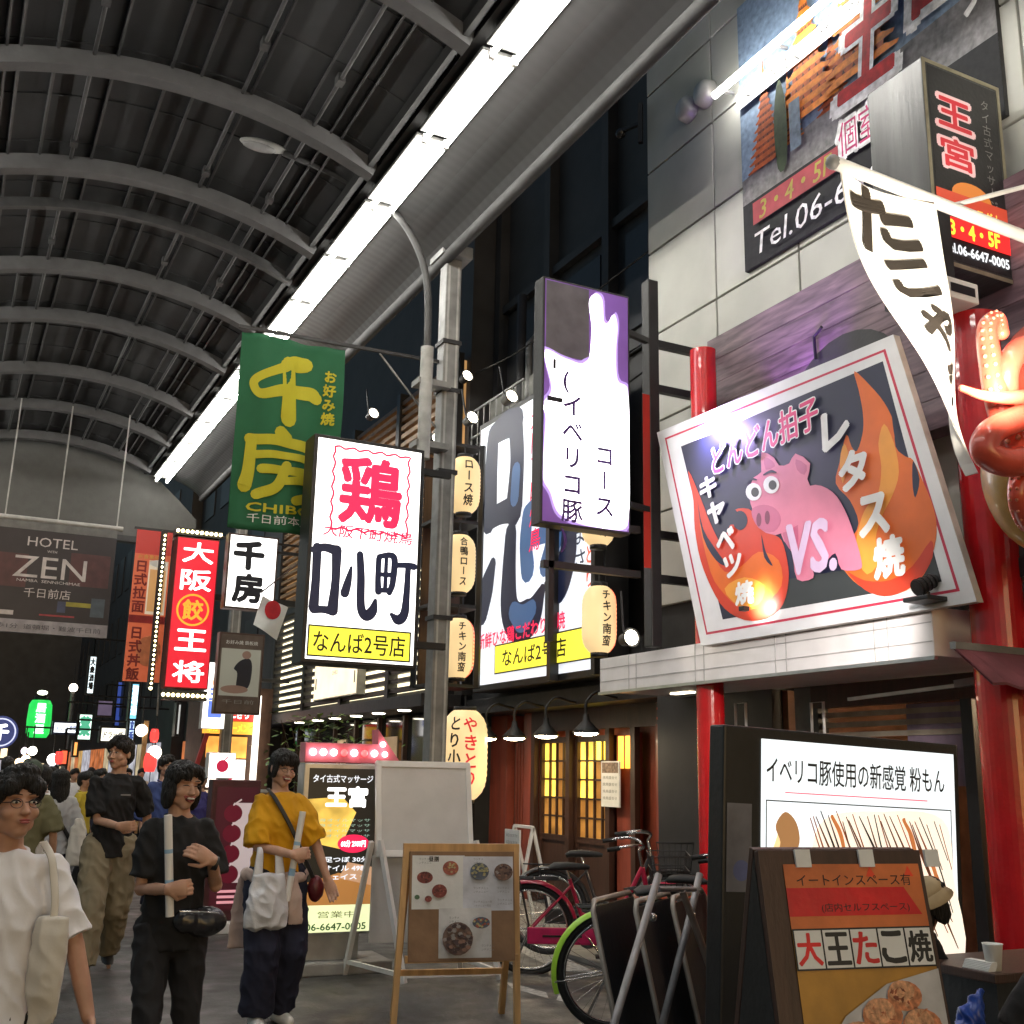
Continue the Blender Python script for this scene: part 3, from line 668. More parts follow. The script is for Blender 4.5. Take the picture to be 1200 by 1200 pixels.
for px, py, txt, nm in ((701, 640, '唐揚げ', 'upper, partly covered by the hanging sign'), (702, 766, 'チキン南蛮', 'lower')):
    o = paper_lantern(txt, 'glowing paper lantern left of the steel post, '+nm, H=.66, rad=.17, red=(py > 700)); o.location = at(px, py, Y=9.2); o.rotation_euler.z = R(15)
t = thing('lantern_rack', 'dark steel rack of shelves holding the left paper lanterns', 'rack', (5.22, 12.45, 2.55))
b = MB()
for x in (0, .62): b.bar((x, 0, 0), (x, 0, 3.1), .06, .06, K['black']); b.bar((x, .55, 0), (x, .55, 3.1), .06, .06, K['black'])
b.pieces('upright', t)
b = MB()
for z in (0, .98, 2.05, 3.05): b.box(0, .62, 0, .55, z, z+.04, K['black']); 
b.pieces('shelf', t); MB().box(.04, .58, .5, .53, .05, 3.0, K['dwood']).build('back_board', t)
o = paper_lantern('とり小町', 'huge cream paper lantern with red and black writing by the restaurant door', H=1.02, rad=.27, grp='x', off=-.85, ts=.7); del o['group']; o.location = at(542, 938, Y=11.9)
f = MB(); f.face(0); f.vtext('やきとり', 0, .94, .19, ln('lantern_red', (.75, .02, .03), .3), .02, 1.05); f.v = [(sin(v[0]/.27-.15)*(.27*(1-.55*abs(2*v[2]/1.02-1)**5)+.006), -cos(v[0]/.27-.15)*(.27*(1-.55*abs(2*v[2]/1.02-1)**5)+.006), v[2]) for v in f.v]; f.build('red_lettering', o)
# --- green banner with yellow brush characters
P = [at(285, 388, Y=11.62), at(404, 412, Y=11.62), at(272, 618, Y=11.62)]
t = thing('fabric_banner', 'green cloth banner with yellow brush characters hanging from a pole', 'banner', (P[0].x, 11.62, P[2].z))
w = P[1].x-P[0].x; h = P[0].z-P[2].z
gb = mat('green_cloth', srgb(30, 96, 62), .8, var=.1, scale=3); yl = mat('yellow_print', srgb(186, 180, 30), .7, var=.05)
def cloth_wave(x, z): return .03*sin(x*7+z*1.2)+.018*sin(x*17-z*2.1)+.02*sin(z*3)
def banner_mesh(f, back=.012):
    f.v = [(v[0], v[1]+cloth_wave(v[0], v[2]), v[2]) for v in f.v]; return f
n1, n2 = 26, 30
c = MB(); vs = [(w*i/n1+(.02*sin(j*.6) if 0 < i < n1 else 0), y_, h*j/n2) for y_ in (0, .012) for j in range(n2+1) for i in range(n1+1)]
q = (n1+1)*(n2+1); fs = []
for j in range(n2):
    for i in range(n1):
        a = j*(n1+1)+i; fs += [(a, a+1, a+n1+2, a+n1+1), (q+a+n1+1, q+a+n1+2, q+a+1, q+a)]
for i in range(n1): fs += [(i+1, i, q+i, q+i+1), (n2*(n1+1)+i, n2*(n1+1)+i+1, q+n2*(n1+1)+i+1, q+n2*(n1+1)+i)]
c.add(vs, fs, gb, True); banner_mesh(c).build('cloth', t)
f = MB().face(-.006); Bq = lambda pts, ws: f.brush([(p[0]*w, p[1]*h) for p in pts], [k*w for k in ws], yl, 8)
Bq([(.62, .885), (.52, .875), (.42, .86)], (.15, .16, .1)); Bq([(.42, .845), (.22, .79), (.13, .74), (.2, .69), (.42, .72), (.66, .73), (.74, .71)], (.1, .08, .08, .09, .12, .14, .12)); Bq([(.45, .87), (.47, .72), (.48, .58)], (.13, .14, .16))
Bq([(.42, .5), (.47, .475)], (.13, .14)); Bq([(.14, .455), (.45, .46), (.78, .44)], (.1, .1, .11)); Bq([(.16, .45), (.155, .3), (.13, .22)], (.1, .11, .13)); Bq([(.2, .38), (.5, .39), (.76, .38)], (.08, .07, .08)); Bq([(.27, .31), (.5, .315), (.84, .31)], (.09, .08, .1)); Bq([(.5, .34), (.42, .23), (.24, .18)], (.09, .1, .1)); Bq([(.47, .26), (.72, .27), (.74, .2), (.6, .165)], (.07, .09, .1, .09))
f.vtext('お好み焼', .865*w, .875*h, h*.068, yl, .035, 1.1)
f.text('CHIBO', w*.47, h*.115, yl, w=w*.62, h=h*.042, bold=.03); f.text('千日前本店', w*.47, h*.06, K['paper'], w=w*.6, h=h*.045, bold=.0)
banner_mesh(f).build('lettering', t)
b = MB(); b.bar((-.05, .0, h+.05), (4.8-P[0].x, -.08, h+.06), .035, .035, K['dark']); b.bar((1.6, .0, h+.05), (4.8-P[0].x, -.05, h-.75), .02, .02, K['grey']); b.pieces('pole', t)
# --- white sign with two black brush characters
Y = 18.5; P = [at(269, 624, Y=Y), at(327, 632, Y=Y), at(265, 712, Y=Y)]
t, f, w, h = sign_box('projecting_sign', 'small white lit sign with two black brush characters below the green banner', P[0].x, P[1].x, Y, P[2].z, P[0].z, .25, .03, case=K['dwood'], face=L['white'])
f.text('千', w*.42, h*.72, L['black'], w=w*.56, h=h*.36, bold=.06); f.text('房', w*.44, h*.28, L['black'], w=w*.56, h=h*.36, bold=.05); f.vtext('お好み焼 鉄板', w*.84, h*.93, h*.075, K['grey'], 0, 1.1); f.build('lit_face', t)
MB().box(w, 6.2-P[0].x, .1, .16, h*.8, h*.84, K['black']).build('bracket', t)
# --- poster box with a photo of a figure, its print given a faint glow
P = [at(258, 740, Y=Y), at(311, 742, Y=Y), at(256, 836, Y=Y)]
t, f, w, h = sign_box('poster_sign', 'dim brown poster box showing a seated figure, under the small white sign', P[0].x, P[1].x, Y, P[2].z, P[0].z, .2, .03, case=K['dwood'], face=mat('poster_ground', (.1, .07, .055), .5))
f.rect(.05, w-.05, h*.22, h*.8, ln('poster_photo', (.3, .3, .25), .22)); f.poly([(w*a_, h*b_) for a_, b_ in smooth_closed([(.45, .3), (.7, .33), (.76, .55), (.7, .68), (.5, .66), (.36, .56), (.44, .5)], 4)], L['black']); f.disc(w*.62, h*.73, w*.1, h*.05, ln('poster_skin', (.2, .12, .09), .2)); f.disc(w*.4, h*.3, w*.3, h*.05, ln('poster_skin', (.2, .12, .09), .2))
f.text('お好み焼 鉄板焼', w*.5, h*.88, K['paper'], w=w*.7, h=h*.05); f.text('千日前', w*.5, h*.15, K['grey'], w=w*.7, h=h*.05); f.build('poster_face', t)
# --- small national flag on a slanted stick
p = at(318, 700, Y=16)
t = thing('national_flag', 'small white flag with a red disc on a slanted stick', 'flag', p)
FL = [(308, 698), (337, 712), (325, 750), (297, 732)]; pts = [at(*q_, Y=16)-p for q_ in FL]; mid = sum(pts, V())/4
f = MB(); n = 8; vs = []
for y_ in (0, .008):
    for j in range(n+1):
        for i in range(n+1):
            a_, b_ = i/n, j/n; q_ = pts[0]*(1-a_)*(1-b_)+pts[1]*a_*(1-b_)+pts[2]*a_*b_+pts[3]*(1-a_)*b_; vs.append((q_.x, q_.y+y_+.03*sin(a_*5+b_*3), q_.z))
q = (n+1)**2; fs = []
for j in range(n):
    for i in range(n): a_ = j*(n+1)+i; fs += [(a_, a_+1, a_+n+2, a_+n+1)[::-1], (q+a_, q+a_+1, q+a_+n+2, q+a_+n+1)]
f.add(vs, fs, K['paper'], True); f.face(mid.y-.035); f.disc(mid.x+.02, mid.z+.1, .12, .14, mat('flag_red', (.5, .012, .02), .7), 20); f.build('cloth', t)
MB().tube([pts[0]+V((-.02, .01, .05)), pts[0]+V((.9, .1, .9))], .012, K['dwood'], 6).build('stick', t)
# --- red vertical sign with white characters and bulbs
Y = 20; P = [at(208, 628, Y=Y), at(258, 632, Y=Y), at(201, 806, Y=Y)]
t, f, w, h = sign_box('vertical_sign', 'tall red lit sign with white characters edged by rows of bulbs', P[0].x, P[1].x, Y, P[2].z, P[0].z, .35, .02, case=mat('red_case', (.12, .01, .01), .5), face=ln('osaka_red', (.62, .015, .03), .85))
for ch, u in (('大', .9), ('阪', .715), ('王', .315), ('将', .11)): f.text(ch, w*.52, h*u, L['white'], w=w*.7, h=h*.135, bold=.022)
f.ring(w*.5, h*.515, w*.38, .035, ln('gold', (.95, .35, .03), .8)); f.text('餃', w*.5, h*.515, ln('gold', (.95, .35, .03), .8), w=w*.46, h=w*.46, bold=.03); f.build('lit_face', t)
bulb = glow('bulb', (1, .82, .4), 6)
b = MB()
for i in range(34): b.ball((-.2, .1, h*(1.0-i*.0305)), .032, bulb, 6)
b.build('bulb_row', t)
for z in (h+.1, -.12):
    b = MB(); 
    for i in range(10): b.ball((w*i/9, -.02, z), .032, bulb, 6)
    b.build('bulb_row', t)
MB().box(-.02, w, .0, .3, h+.03, h+.16, K['black']).box(-.24, -.16, .08, .3, 0, h+.1, K['black']).box(0, w, 0, .3, -.2, -.03, K['black']).box(w, 6.2-P[0].x, .1, .2, h*.6, h*.64, K['black']).build('bulb_frame', t)
# --- orange vertical cloth banner, brightened by a mild glow put into its colours
Y = 21.5; P = [at(161, 620, Y=Y), at(203, 622, Y=Y), at(147, 798, Y=Y)]
t, f, w, h = sign_box('vertical_banner', 'orange brown vertical banner with beer glass picture left of the red sign', P[0].x, P[1].x, Y, P[2].z, P[0].z, .05, .0, case=K['dwood'], face=ln('banner_orange', (.42, .085, .035), .55))
f.rect(0, w, h*.84, h, ln('banner_red2', (.32, .02, .015), .5)); f.text('お食事処', w*.4, h*.82, mat('banner_gold', (.5, .25, .05), .6), w=w*.6, h=h*.03, bold=.02)
f.rect(w*.42, w*.95, h*.44, h*.8, ln('glass_print', (.5, .42, .32), .5)); f.rect(w*.46, w*.9, h*.46, h*.74, ln('beer_print', (.42, .22, .08), .6)); f.disc(w*.68, h*.78, w*.25, h*.025, K['paper'])
f.vtext('日式拉面', w*.22, h*.8, h*.085, mat('banner_text', srgb(120, 30, 30), .6), .03, 1.05); f.rect(0, w, h*.38, h*.43, mat('banner_red', (.3, .02, .02), .7)); f.disc(w*.62, h*.2, w*.34, h*.1, mat('dish_print', srgb(200, 120, 80), .6)); f.vtext('日式丼飯', w*.25, h*.36, h*.085, mat('banner_text', (.2, .02, .02), .6), .03, 1.05)
f.build('cloth', t); MB().bar((w, .02, h+.03), (6.2-P[0].x, .1, h+.03), .04, .04, K['black']).bar((-.05, .02, h+.03), (w, .02, h+.03), .04, .04, K['black']).bar((w, .02, -.02), (w+.02, .02, -.6), .03, .03, K['grey']).build('pole', t)
# --- hotel banner hung across the street
Y = 22; x0 = .2; P = [at(138, 622, Y=Y), at(124, 748, Y=Y)]
t = thing('hotel_banner', 'dark banner with pale hotel lettering hung across the street on rods', 'banner', (x0, Y, P[1].z))
w = P[0].x-x0; h = P[0].z-P[1].z
c = MB(); c.box(0, w, 0, .12, 0, h, K['dark'], .01); c.build('board', t)
f = MB().face(-.003); f.rect(0, w, h*.12, h*.92, mat('banner_night', srgb(40, 34, 38), .5, var=.3, scale=2)); f.rect(0, w, .0, h*.115, mat('banner_strip', (.30, .28, .3), .5)); f.rect(0, w, h*.925, h, mat('banner_top', (.13, .13, .125), .5))
bp_ = mat('banner_print', srgb(190, 182, 180), .5)
f.rect(w*.1, w*.38, h*.4, h*.7, mat('print_maroon', srgb(75, 40, 42), .5)); f.rect(w*.68, w*.97, h*.45, h*.75, mat('print_maroon', srgb(75, 40, 42), .5))
cxh = at(62, 640, Y=Y).x-x0
f.text('HOTEL', cxh, h*.82, bp_, w=w*.36, h=h*.085, bold=.0); f.text('WITH', cxh, h*.74, bp_, h=h*.022); f.text('ZEN', cxh, h*.59, bp_, w=w*.52, h=h*.19, bold=-.004); f.text('NAMBA  SENNICHIMAE', cxh, h*.465, bp_, w=w*.45, h=h*.025); f.text('千日前店', cxh, h*.36, bp_, w=w*.33, h=h*.085)
f.rect(w*.0, w*.32, h*.15, h*.19, bp_); f.rect(w*.62, w*.68, h*.2, h*.3, mat('print_blue', (.05, .06, .12), .5)); f.rect(w*.68, w*.86, h*.26, h*.3, mat('print_yellow', (.3, .26, .03), .5)); f.rect(w*.5, w*.75, h*.16, h*.175, mat('print_red', (.3, .03, .04), .5)); f.rect(w*.86, w*.96, h*.18, h*.35, mat('print_teal', (.06, .08, .1), .5))
f.text('徒歩1分  道頓堀・難波千日前', w*.55, h*.055, mat('strip_text', (.06, .06, .08), .5), w=w*.8, h=h*.045); f.build('printed_face', t)
b = MB(); b.tube([(-.1, .06, h+.05), (w+.1, .06, h+.05)], .05, K['lgrey'], 8)
for px in (5, 68, 138): q_ = at(px, 612, Y=Y).x-x0; b.bar((q_, .06, h), (q_+.03, .06, 8.3-P[1].z), .025, .025, K['lgrey'])
b.build('hanging_rods', t)
# --- poster on the pale building (temple picture, red characters)
P = [at(867, 113, X=6.33), at(872, 320, X=6.33), at(1168, 175, X=6.33)]
yL = P[0].y; yR = P[2].y-.1; z0 = P[1].z; z1 = P[0].z+1.0
t = thing('building_poster', 'huge printed poster with orange temple and red characters on pale wall', 'poster', (6.33, yL, z0), STREET)
w = yL-yR; h = z1-z0; hv = P[0].z-P[1].z
c = MB(); c.box(0, w, .0, .06, 0, h, K['dark']); c.build('board', t)
f = MB().face(-.003); f.step = .00012; S = lambda n_, c_: mat('print_'+n_, c_, .75, var=.35, scale=16, bump=.02)
f.rect(0, w, 0, h, S('sky', srgb(120, 140, 165))); f.rect(0, w, 0, hv*.36, S('black', (.012, .012, .014)))
f.poly([(0, hv*.36), (w, hv*.36), (w, hv*.62), (w*.5, hv*.58), (0, hv*.5)], S('ground', srgb(120, 118, 120)))
def pagoda(x, z, s, m1, m2):
    for k in range(11):
        ww = (.42-.036*k)*s; z_ = z+k*.125*s; f.poly([(x-ww, z_), (x-ww*1.06, z_+.03*s), (x-ww*.8, z_+.055*s), (x-ww*.72, z_+.075*s), (x+ww*.72, z_+.075*s), (x+ww*.8, z_+.055*s), (x+ww*1.06, z_+.03*s), (x+ww, z_)], m1); f.rect(x-ww*.66, x+ww*.66, z_+.075*s, z_+.125*s, m2)
        for q_ in (-.45, -.15, .15, .45): f.poly([(x+ww*q_-.02*s, z_+.08*s), (x+ww*q_+.02*s, z_+.08*s), (x+ww*q_, z_+.122*s)], S('dark_niche', srgb(70, 40, 25)))
    f.poly([(x-.05*s, z+1.37*s), (x+.05*s, z+1.37*s), (x+.012*s, z+1.7*s), (x, z+2.0*s), (x-.012*s, z+1.7*s)], m1)
og, od = S('orange', srgb(205, 120, 40)), S('rust', srgb(165, 80, 35))
pagoda(w*.43, hv*.55, .5, od, S('rust_dark', srgb(120, 55, 30))); pagoda(w*.24, hv*.52, .42, og, od); pagoda(w*.13, hv*.5, .62, od, S('rust_dark', srgb(120, 55, 30))); pagoda(w*.33, hv*.6, .9, og, od); pagoda(w*.55, hv*.62, 1.0, og, od)
f.poly([(w*x_, hv*z_) for x_, z_ in smooth_closed([(.19, .42), (.23, .42), (.24, .7), (.21, .9), (.18, .7)], 3)], S('tree', srgb(45, 60, 35)))
f.rect(w*.25, w*.3, hv*.46, hv*.72, S('roof_blue', srgb(110, 125, 140))); f.poly([(w*.62, hv*.9), (w, hv*1.3), (w, hv*.9)], S('bldg', srgb(90, 95, 100)))
shine = mat('gloss_white_band', (.85, .85, .83), .25, var=.03); f.poly([(0, hv*.9), (0, hv*1.0), (w*.6, hv*1.0), (w*.6, hv*.9)], shine)
f.text('タイ古式マッサージ', w*.3, hv*.95, S('ink', (.02, .02, .02)), w=w*.54, h=hv*.085, bold=.005, shear=.1)
rd, wt = S('crimson', srgb(175, 28, 36)), S('white', (.8, .78, .76))
for k, (x, z) in enumerate(((.59, .8), (.86, .95))):
    ch = '王宮'[k]; f.text(ch, w*x, hv*z, wt, w=w*.245, h=hv*.62, bold=.075, shear=.12); f.text(ch, w*x, hv*z, rd, w=w*.21, h=hv*.56, bold=.03, shear=.12)
f.text('個室', w*.53, hv*.34, wt, w=w*.17, h=hv*.2, bold=.07); f.text('個室', w*.53, hv*.34, S('pink', srgb(190, 60, 110)), w=w*.15, h=hv*.17, bold=.0); f.text('個室完備', w*.88, hv*.95, S('pink', (.4, .05, .15)), w=w*.2, h=hv*.16, bold=.02); f.text('フ', w*.95, hv*.6, wt, w=w*.08, h=hv*.2, bold=.03)
f.rect(w*.065, w*.45, hv*.205, hv*.325, S('red', srgb(180, 25, 20))); f.text('3・4・5F', w*.26, hv*.265, S('yellow', srgb(225, 185, 40)), w=w*.32, h=hv*.095, bold=.01, shear=.15)
f.text('Tel.06-6647-0005', w*.065, hv*.095, wt, w=w*.9, h=hv*.12, bold=.0, shear=.15, anchor='l'); f.build('printed_face', t)
# fluorescent lamp bar mounted in front of the poster
t = thing('poster_lamp', 'bright white tube lamp fixed in front of the temple poster', 'lamp', (6.12, 7.85, P[0].z+.02), STREET)
MB().tube([(0, 0, 0), (1.75, 0, 0)], .035, glow('poster_tube_light', (1, .97, .9), 22), 10).build('lamp_tube', t)
b = MB()
for x in (.05, .85, 1.7): b.bar((x, .02, .04), (x, .2, .06), .03, .03, K['grey'])
b.pieces('bracket', t)
# --- projecting box sign of the same parlour
Y = 4.7; P = [at(1079, 66, Y=Y), at(1166, 100, Y=Y), at(1176, 330, Y=Y)]
t, f, w, h = sign_box('projecting_sign', 'dark box sign with red characters and yellow floor numbers above the octopus', P[0].x, P[1].x+.03, Y, P[2].z, P[0].z, .5, .045, case=mat('brushed_metal', (.13, .13, .13), .3, .8, stretch=(8, 1, .1)), face=mat('sign_face_black', (.015, .014, .016), .3))
f.frame2(0, w, 0, h, .03, mat('brass_trim', (.4, .36, .26), .35, .7))
for ch, u in (('王', .76), ('宮', .56)): f.text(ch, w*.37, h*u, ln('outline_pink', (.7, .45, .45), .5), w=w*.46, h=h*.155, bold=.075); f.text(ch, w*.37, h*u, ln('crimson', (.5, .02, .03), .5), w=w*.4, h=h*.14, bold=.03)
f.vtext('タイ古式マッサージ', w*.78, h*.9, h*.058, mat('grey_print', (.3, .3, .3), .5), .0, 1.1)
f.disc(w*.5, h*.36, w*.25, h*.07, ln('flame', (.6, .2, .04), .4)); f.rect(.04, w-.04, h*.24, h*.36, ln('flame2', (.5, .06, .03), .5)); f.text('スグ上', w*.7, h*.29, ln('gold2', (.9, .6, .1), .7), w=w*.3, h=h*.05, bold=.02)
f.rect(.04, w-.04, h*.135, h*.235, ln('signal_red', (.75, .02, .02), .9)); f.text('3・4・5F', w*.5, h*.185, ln('lemon', (.95, .75, .05), 1.0), w=w*.62, h=h*.07, bold=.035); f.text('Tel.06-6647-0005', w*.5, h*.085, L['soft'], w=w*.82, h=h*.045, bold=.035); f.build('lit_face', t)
p = at(1108, 322, Y=4.55); q = at(1148, 357, Y=4.55)
t = thing('meter_box', 'white framed small box under the dark projecting sign', 'box', (p.x, 4.55, q.z)); w = q.x-p.x; h = p.z-q.z
MB().box(0, w, 0, .3, 0, h, K['white'], .01).build('body', t); f = MB().face(-.003); f.rect(.035, w-.035, h*.28, h*.72, K['ink']); f.build('window', t)
MB().box(w*.3, w*.7, .1, .6, h, h+.6, K['dark']).build('bracket', t)
# --- tilted pig billboard on the canopy
Xp = 5.42; Q = [at(*p_, X=Xp) for p_ in ((770, 507), (1047, 392), (1145, 705), (822, 757))]
t = thing('tilted_billboard', 'tilted billboard with a pink pig between two orange flames', 'billboard', (Xp, Q[3].y, Q[3].z), STREET)
qx = [Q[3].y-p_.y for p_ in Q]; qz = [p_.z-Q[3].z for p_ in Q]
def qm(u, v):   # face coordinates (0..1, 0..1) -> the slanted board
    x = (qx[3]*(1-u)+qx[2]*u)*(1-v)+(qx[0]*(1-u)+qx[1]*u)*v; z = (qz[3]*(1-u)+qz[2]*u)*(1-v)+(qz[0]*(1-u)+qz[1]*u)*v; return (x, z)
c = MB(); o4 = [qm(0, 0), qm(1, 0), qm(1, 1), qm(0, 1)]
c.add([(x, 0, z) for x, z in o4]+[(x, .055, z) for x, z in o4], [(0, 1, 2, 3), (7, 6, 5, 4), (0, 4, 5, 1), (1, 5, 6, 2), (2, 6, 7, 3), (3, 7, 4, 0)], mat('board_edge', (.6, .55, .5), .5)); c.build('board', t)
f = MB().face(-.002); BB = lambda n_, c_: mat('billboard_'+n_, c_, .5, var=.06, bump=.0)
poly = lambda pts, m, sm=0: f.poly([qm(*p_) for p_ in (smooth_closed(pts, sm) if sm else pts)], m)
poly([(0, 0), (1, 0), (1, 1), (0, 1)], BB('white', (.72, .72, .74))); 
for k_ in ((.035, BB('crimson', (.5, .02, .06))), (.043, BB('white', (.72, .72, .74)))): d = k_[0]; poly([(d, d*1.2), (1-d, d*1.2), (1-d, 1-d*1.2), (d, 1-d*1.2)], k_[1])
def cp(x, y): p_ = at(750+x/3, 380+y/3, X=Xp); return (Q[3].y-p_.y, p_.z-Q[3].z)
art = lambda pts, m, sm=3: f.poly([(a_, b_) for a_, b_ in (smooth_closed([cp(*p_) for p_ in pts], sm) if sm else [cp(*p_) for p_ in pts])], m)
def oval(x, y, rx, ry, m): art([(x+rx*cos(2*pi*k/18), y+ry*sin(2*pi*k/18)) for k in range(18)], m, 0)
NV = BB('navy', (.009, .012, .04)); art([(145, 430), (855, 130), (1062, 905), (292, 1038)], NV, 0); art([(480, 1005), (500, 900), (860, 840), (1000, 700), (1062, 905)], BB('slate', (.03, .036, .038)), 0)
FO, FY, FR = BB('orange', (.7, .14, .015)), BB('amber', (.78, .32, .04)), BB('flame_red', (.6, .045, .015))
art([(755, 165), (810, 215), (860, 275), (893, 345), (900, 430), (935, 465), (962, 478), (1000, 560), (1035, 650), (1045, 730), (1030, 810), (1000, 880), (940, 935), (860, 957), (790, 930), (735, 885), (700, 820), (740, 760), (770, 700), (740, 620), (690, 560), (705, 480), (727, 388), (745, 430), (765, 445), (785, 380), (785, 310), (770, 230)], FO)
art([(860, 350), (895, 420), (912, 520), (890, 600), (850, 680), (830, 760), (850, 820), (800, 880), (760, 800), (775, 700), (800, 640), (840, 590), (850, 500), (840, 420)], FY); art([(730, 870), (790, 900), (880, 900), (960, 850), (1025, 760), (1030, 820), (990, 890), (930, 938), (860, 957), (790, 932)], FR)
art([(962, 480), (985, 545), (970, 610), (960, 560)], NV); art([(885, 290), (905, 340), (915, 420), (898, 400)], NV); art([(705, 480), (720, 420), (735, 470), (715, 560)], FY)
art([(172, 515), (190, 620), (195, 720), (215, 830), (255, 930), (300, 1000), (370, 1040), (450, 1035), (505, 985), (525, 900), (520, 830), (500, 760), (470, 740), (440, 730), (425, 690), (385, 650), (338, 652), (368, 680), (362, 715), (320, 705), (290, 770), (250, 700), (215, 610)], FR)
art([(212, 700), (250, 790), (300, 870), (360, 850), (420, 800), (490, 830), (500, 920), (440, 980), (370, 1005), (300, 950), (250, 870)], FO); art([(300, 930), (370, 890), (440, 920), (420, 985), (350, 990)], FY)
art([(205, 620), (225, 720), (275, 800), (310, 850), (270, 830), (225, 750)], NV); art([(430, 740), (445, 800), (470, 850), (440, 820)], NV); oval(355, 690, 26, 34, NV)
PK, PD = BB('pig_pink', (.66, .2, .31)), BB('pig_shade', (.52, .13, .24))
art([(520, 640), (560, 590), (620, 565), (680, 590), (722, 650), (757, 740), (782, 830), (776, 862), (712, 862), (690, 805), (650, 842), (612, 850), (612, 892), (556, 897), (536, 800), (500, 740)], PK); art([(520, 640), (560, 592), (600, 572), (560, 660), (560, 760), (540, 800), (505, 740)], PD)
art([(430, 450), (475, 470), (492, 497), (528, 490), (550, 455), (602, 490), (592, 545), (612, 590), (618, 645), (560, 705), (480, 742), (420, 715), (402, 660), (386, 600), (402, 540), (430, 520)], PK, 2); art([(440, 468), (468, 480), (478, 500), (446, 512)], PD, 2); art([(552, 475), (590, 497), (582, 530), (556, 512)], PD, 2)
art([(398, 650), (440, 635), (482, 650), (500, 690), (475, 730), (430, 722), (404, 690)], PD); oval(422, 688, 9, 24, BB('nostril', (.2, .04, .09))); oval(452, 680, 9, 24, BB('nostril', (.2, .04, .09)))
for x_, y_ in ((404, 590), (466, 565)): oval(x_, y_, 28, 31, BB('eye_white', (.8, .8, .8))); oval(x_+5, y_+1, 14, 17, K['ink'])
f.brush([cp(375, 560), cp(395, 545), cp(415, 548)], [.012, .02, .01], NV); f.brush([cp(440, 530), cp(465, 518), cp(485, 522)], [.012, .02, .01], NV)
f.build('painted_face', t)
f = MB().face(-.0215); WT = BB('letter_white', (.78, .78, .76))
def qtext(txt, u, v, w_, h_, m, bold=.02, rot=0):
    k = len(f.v); x, z = qm(u, v); f.text(txt, x, z, m, w=w_, h=h_, bold=bold, rot=rot)
for i, (ch, u, v) in enumerate((('レ', .745, .72), ('タ', .765, .545), ('ス', .79, .36), ('焼', .8, .2))): qtext(ch, u, v, .25, .26, WT, .05)
for i, (ch, u, v) in enumerate((('キ', .2, .66), ('ャ', .21, .54), ('ベ', .225, .415), ('ツ', .23, .3), ('焼', .255, .18))): qtext(ch, u, v, .21, .17, WT, .05)
qtext('VS.', .555, .3, .5, .36, BB('letter_lilac', (.6, .45, .65)), .04, -.06); qtext('どんどん拍子', .475, .79, 1.25, .25, WT, .07, .06); qtext('どんどん拍子', .475, .79, 1.25, .25, BB('hot_pink', (.7, .05, .18)), .025, .06)
f.build('lettering', t)
b = MB()
for u in (.2, .8): x, z = qm(u, .5); b.bar((x, .055, z), (x, .6, z), .05, .05, K['dark']); x, z = qm(u, .1); b.bar((x, .055, z), (x, .6, z-.1), .05, .05, K['dark'])
b.pieces('bracket', t)
# ------------------------------------------------------------------ canopy and red columns of the snack shop
t = thing('shop_canopy', 'pale panelled canopy with lit underside between the red columns', 'canopy', (5.5, 9.0, 2.29), STREET)
cp = mat('canopy_panel', (.82, .79, .79), .4, var=.05, bump=.02)
b = MB(); b.box(0, 4.0, 0, 1.0, 0, .31, cp, .004); b.build('canopy_body', t)
b = MB()
for z in (.09, .21): b.box(.01, 3.99, -.006, -.0008, z, z+.006, mat('canopy_joint', (.5, .48, .48), .6))
for i in range(4): b.box(.5+i*1.0, .506+i*1.0, -.006, -.0008, .0, .31, mat('canopy_joint', (.5, .48, .48), .6)); b.box(.62+i*1.0, .626+i*1.0, -.006, -.0008, .0, .31, mat('canopy_joint', (.5, .48, .48), .6))
b.build('panel_joints', t)
MB().box(-.01, 4.01, -.015, .02, -.025, -.001, K['alu']).build('edge_trim', t)
sl_m = glow('soffit_light', (1, .86, .6), 5.0)
for i in range(1): MB().box(.35+i*1.0, .65+i*1.0, .55, .62, -.012, -.002, sl_m).build('soffit_lamp', t)
def red_column(x, y, h, r, lb):
    t = thing('red_column', lb, 'column', (x, y, 0), 0, 'red lacquered columns')
    MB().lathe([(0, 0), (r, 0), (r, h), (0, h)], K['red'], 32, smooth=False).build('shaft', t)
    MB().lathe([(r+.001, 0), (r+.02, 0), (r+.02, .18), (r+.001, .2)], K['black'], 32).build('base', t)
red_column(5.66, 7.52, 5.22, .115, 'red round column at the left end of the canopy')
red_column(5.75, 4.72, 4.5, .16, 'thick red round column behind the octopus')
# shop front under the canopy
t = thing('glazed_shop', 'dark glazed shop front with warm wooden interior under the canopy', 'shop front', (6.45, 7.4, 0), STREET)
b = MB(); b.box(0, .2, 0, .1, 0, 2.28, mat('grey_door', (.1, .105, .105), .5)); b.box(.2, 4.4, 0, .08, 2.1, 2.28, K['dwood'])
for x in (.2, 1.75, 2.6, 3.45): b.box(x, x+.1, -.02, .09, 0, 2.1, K['black'])
b.box(.3, 3.5, -.02, .09, 0, .25, K['black']); b.build('door_frame', t)
b = MB(); b.box(-.2, 4.5, 1.6, 1.7, 0, 2.28, mat('inner_wood', (.2, .09, .05), .5)); b.box(-.3, -.2, .1, 1.7, 0, 2.28, mat('inner_wood', (.2, .09, .05), .5)); b.box(4.5, 4.6, .1, 1.7, 0, 2.28, mat('inner_wood', (.2, .09, .05), .5)); b.box(.3, 4.4, .1, 1.6, 0, .02, K['dwood']); b.build('interior_wall', t)
b = MB()
for k in range(3): b.box(.3, 1.75, .02, .05, 1.86+k*.08, 1.9+k*.08, mat('rail_wood', (.3, .26, .2), .6))
b.pieces('rail', t)
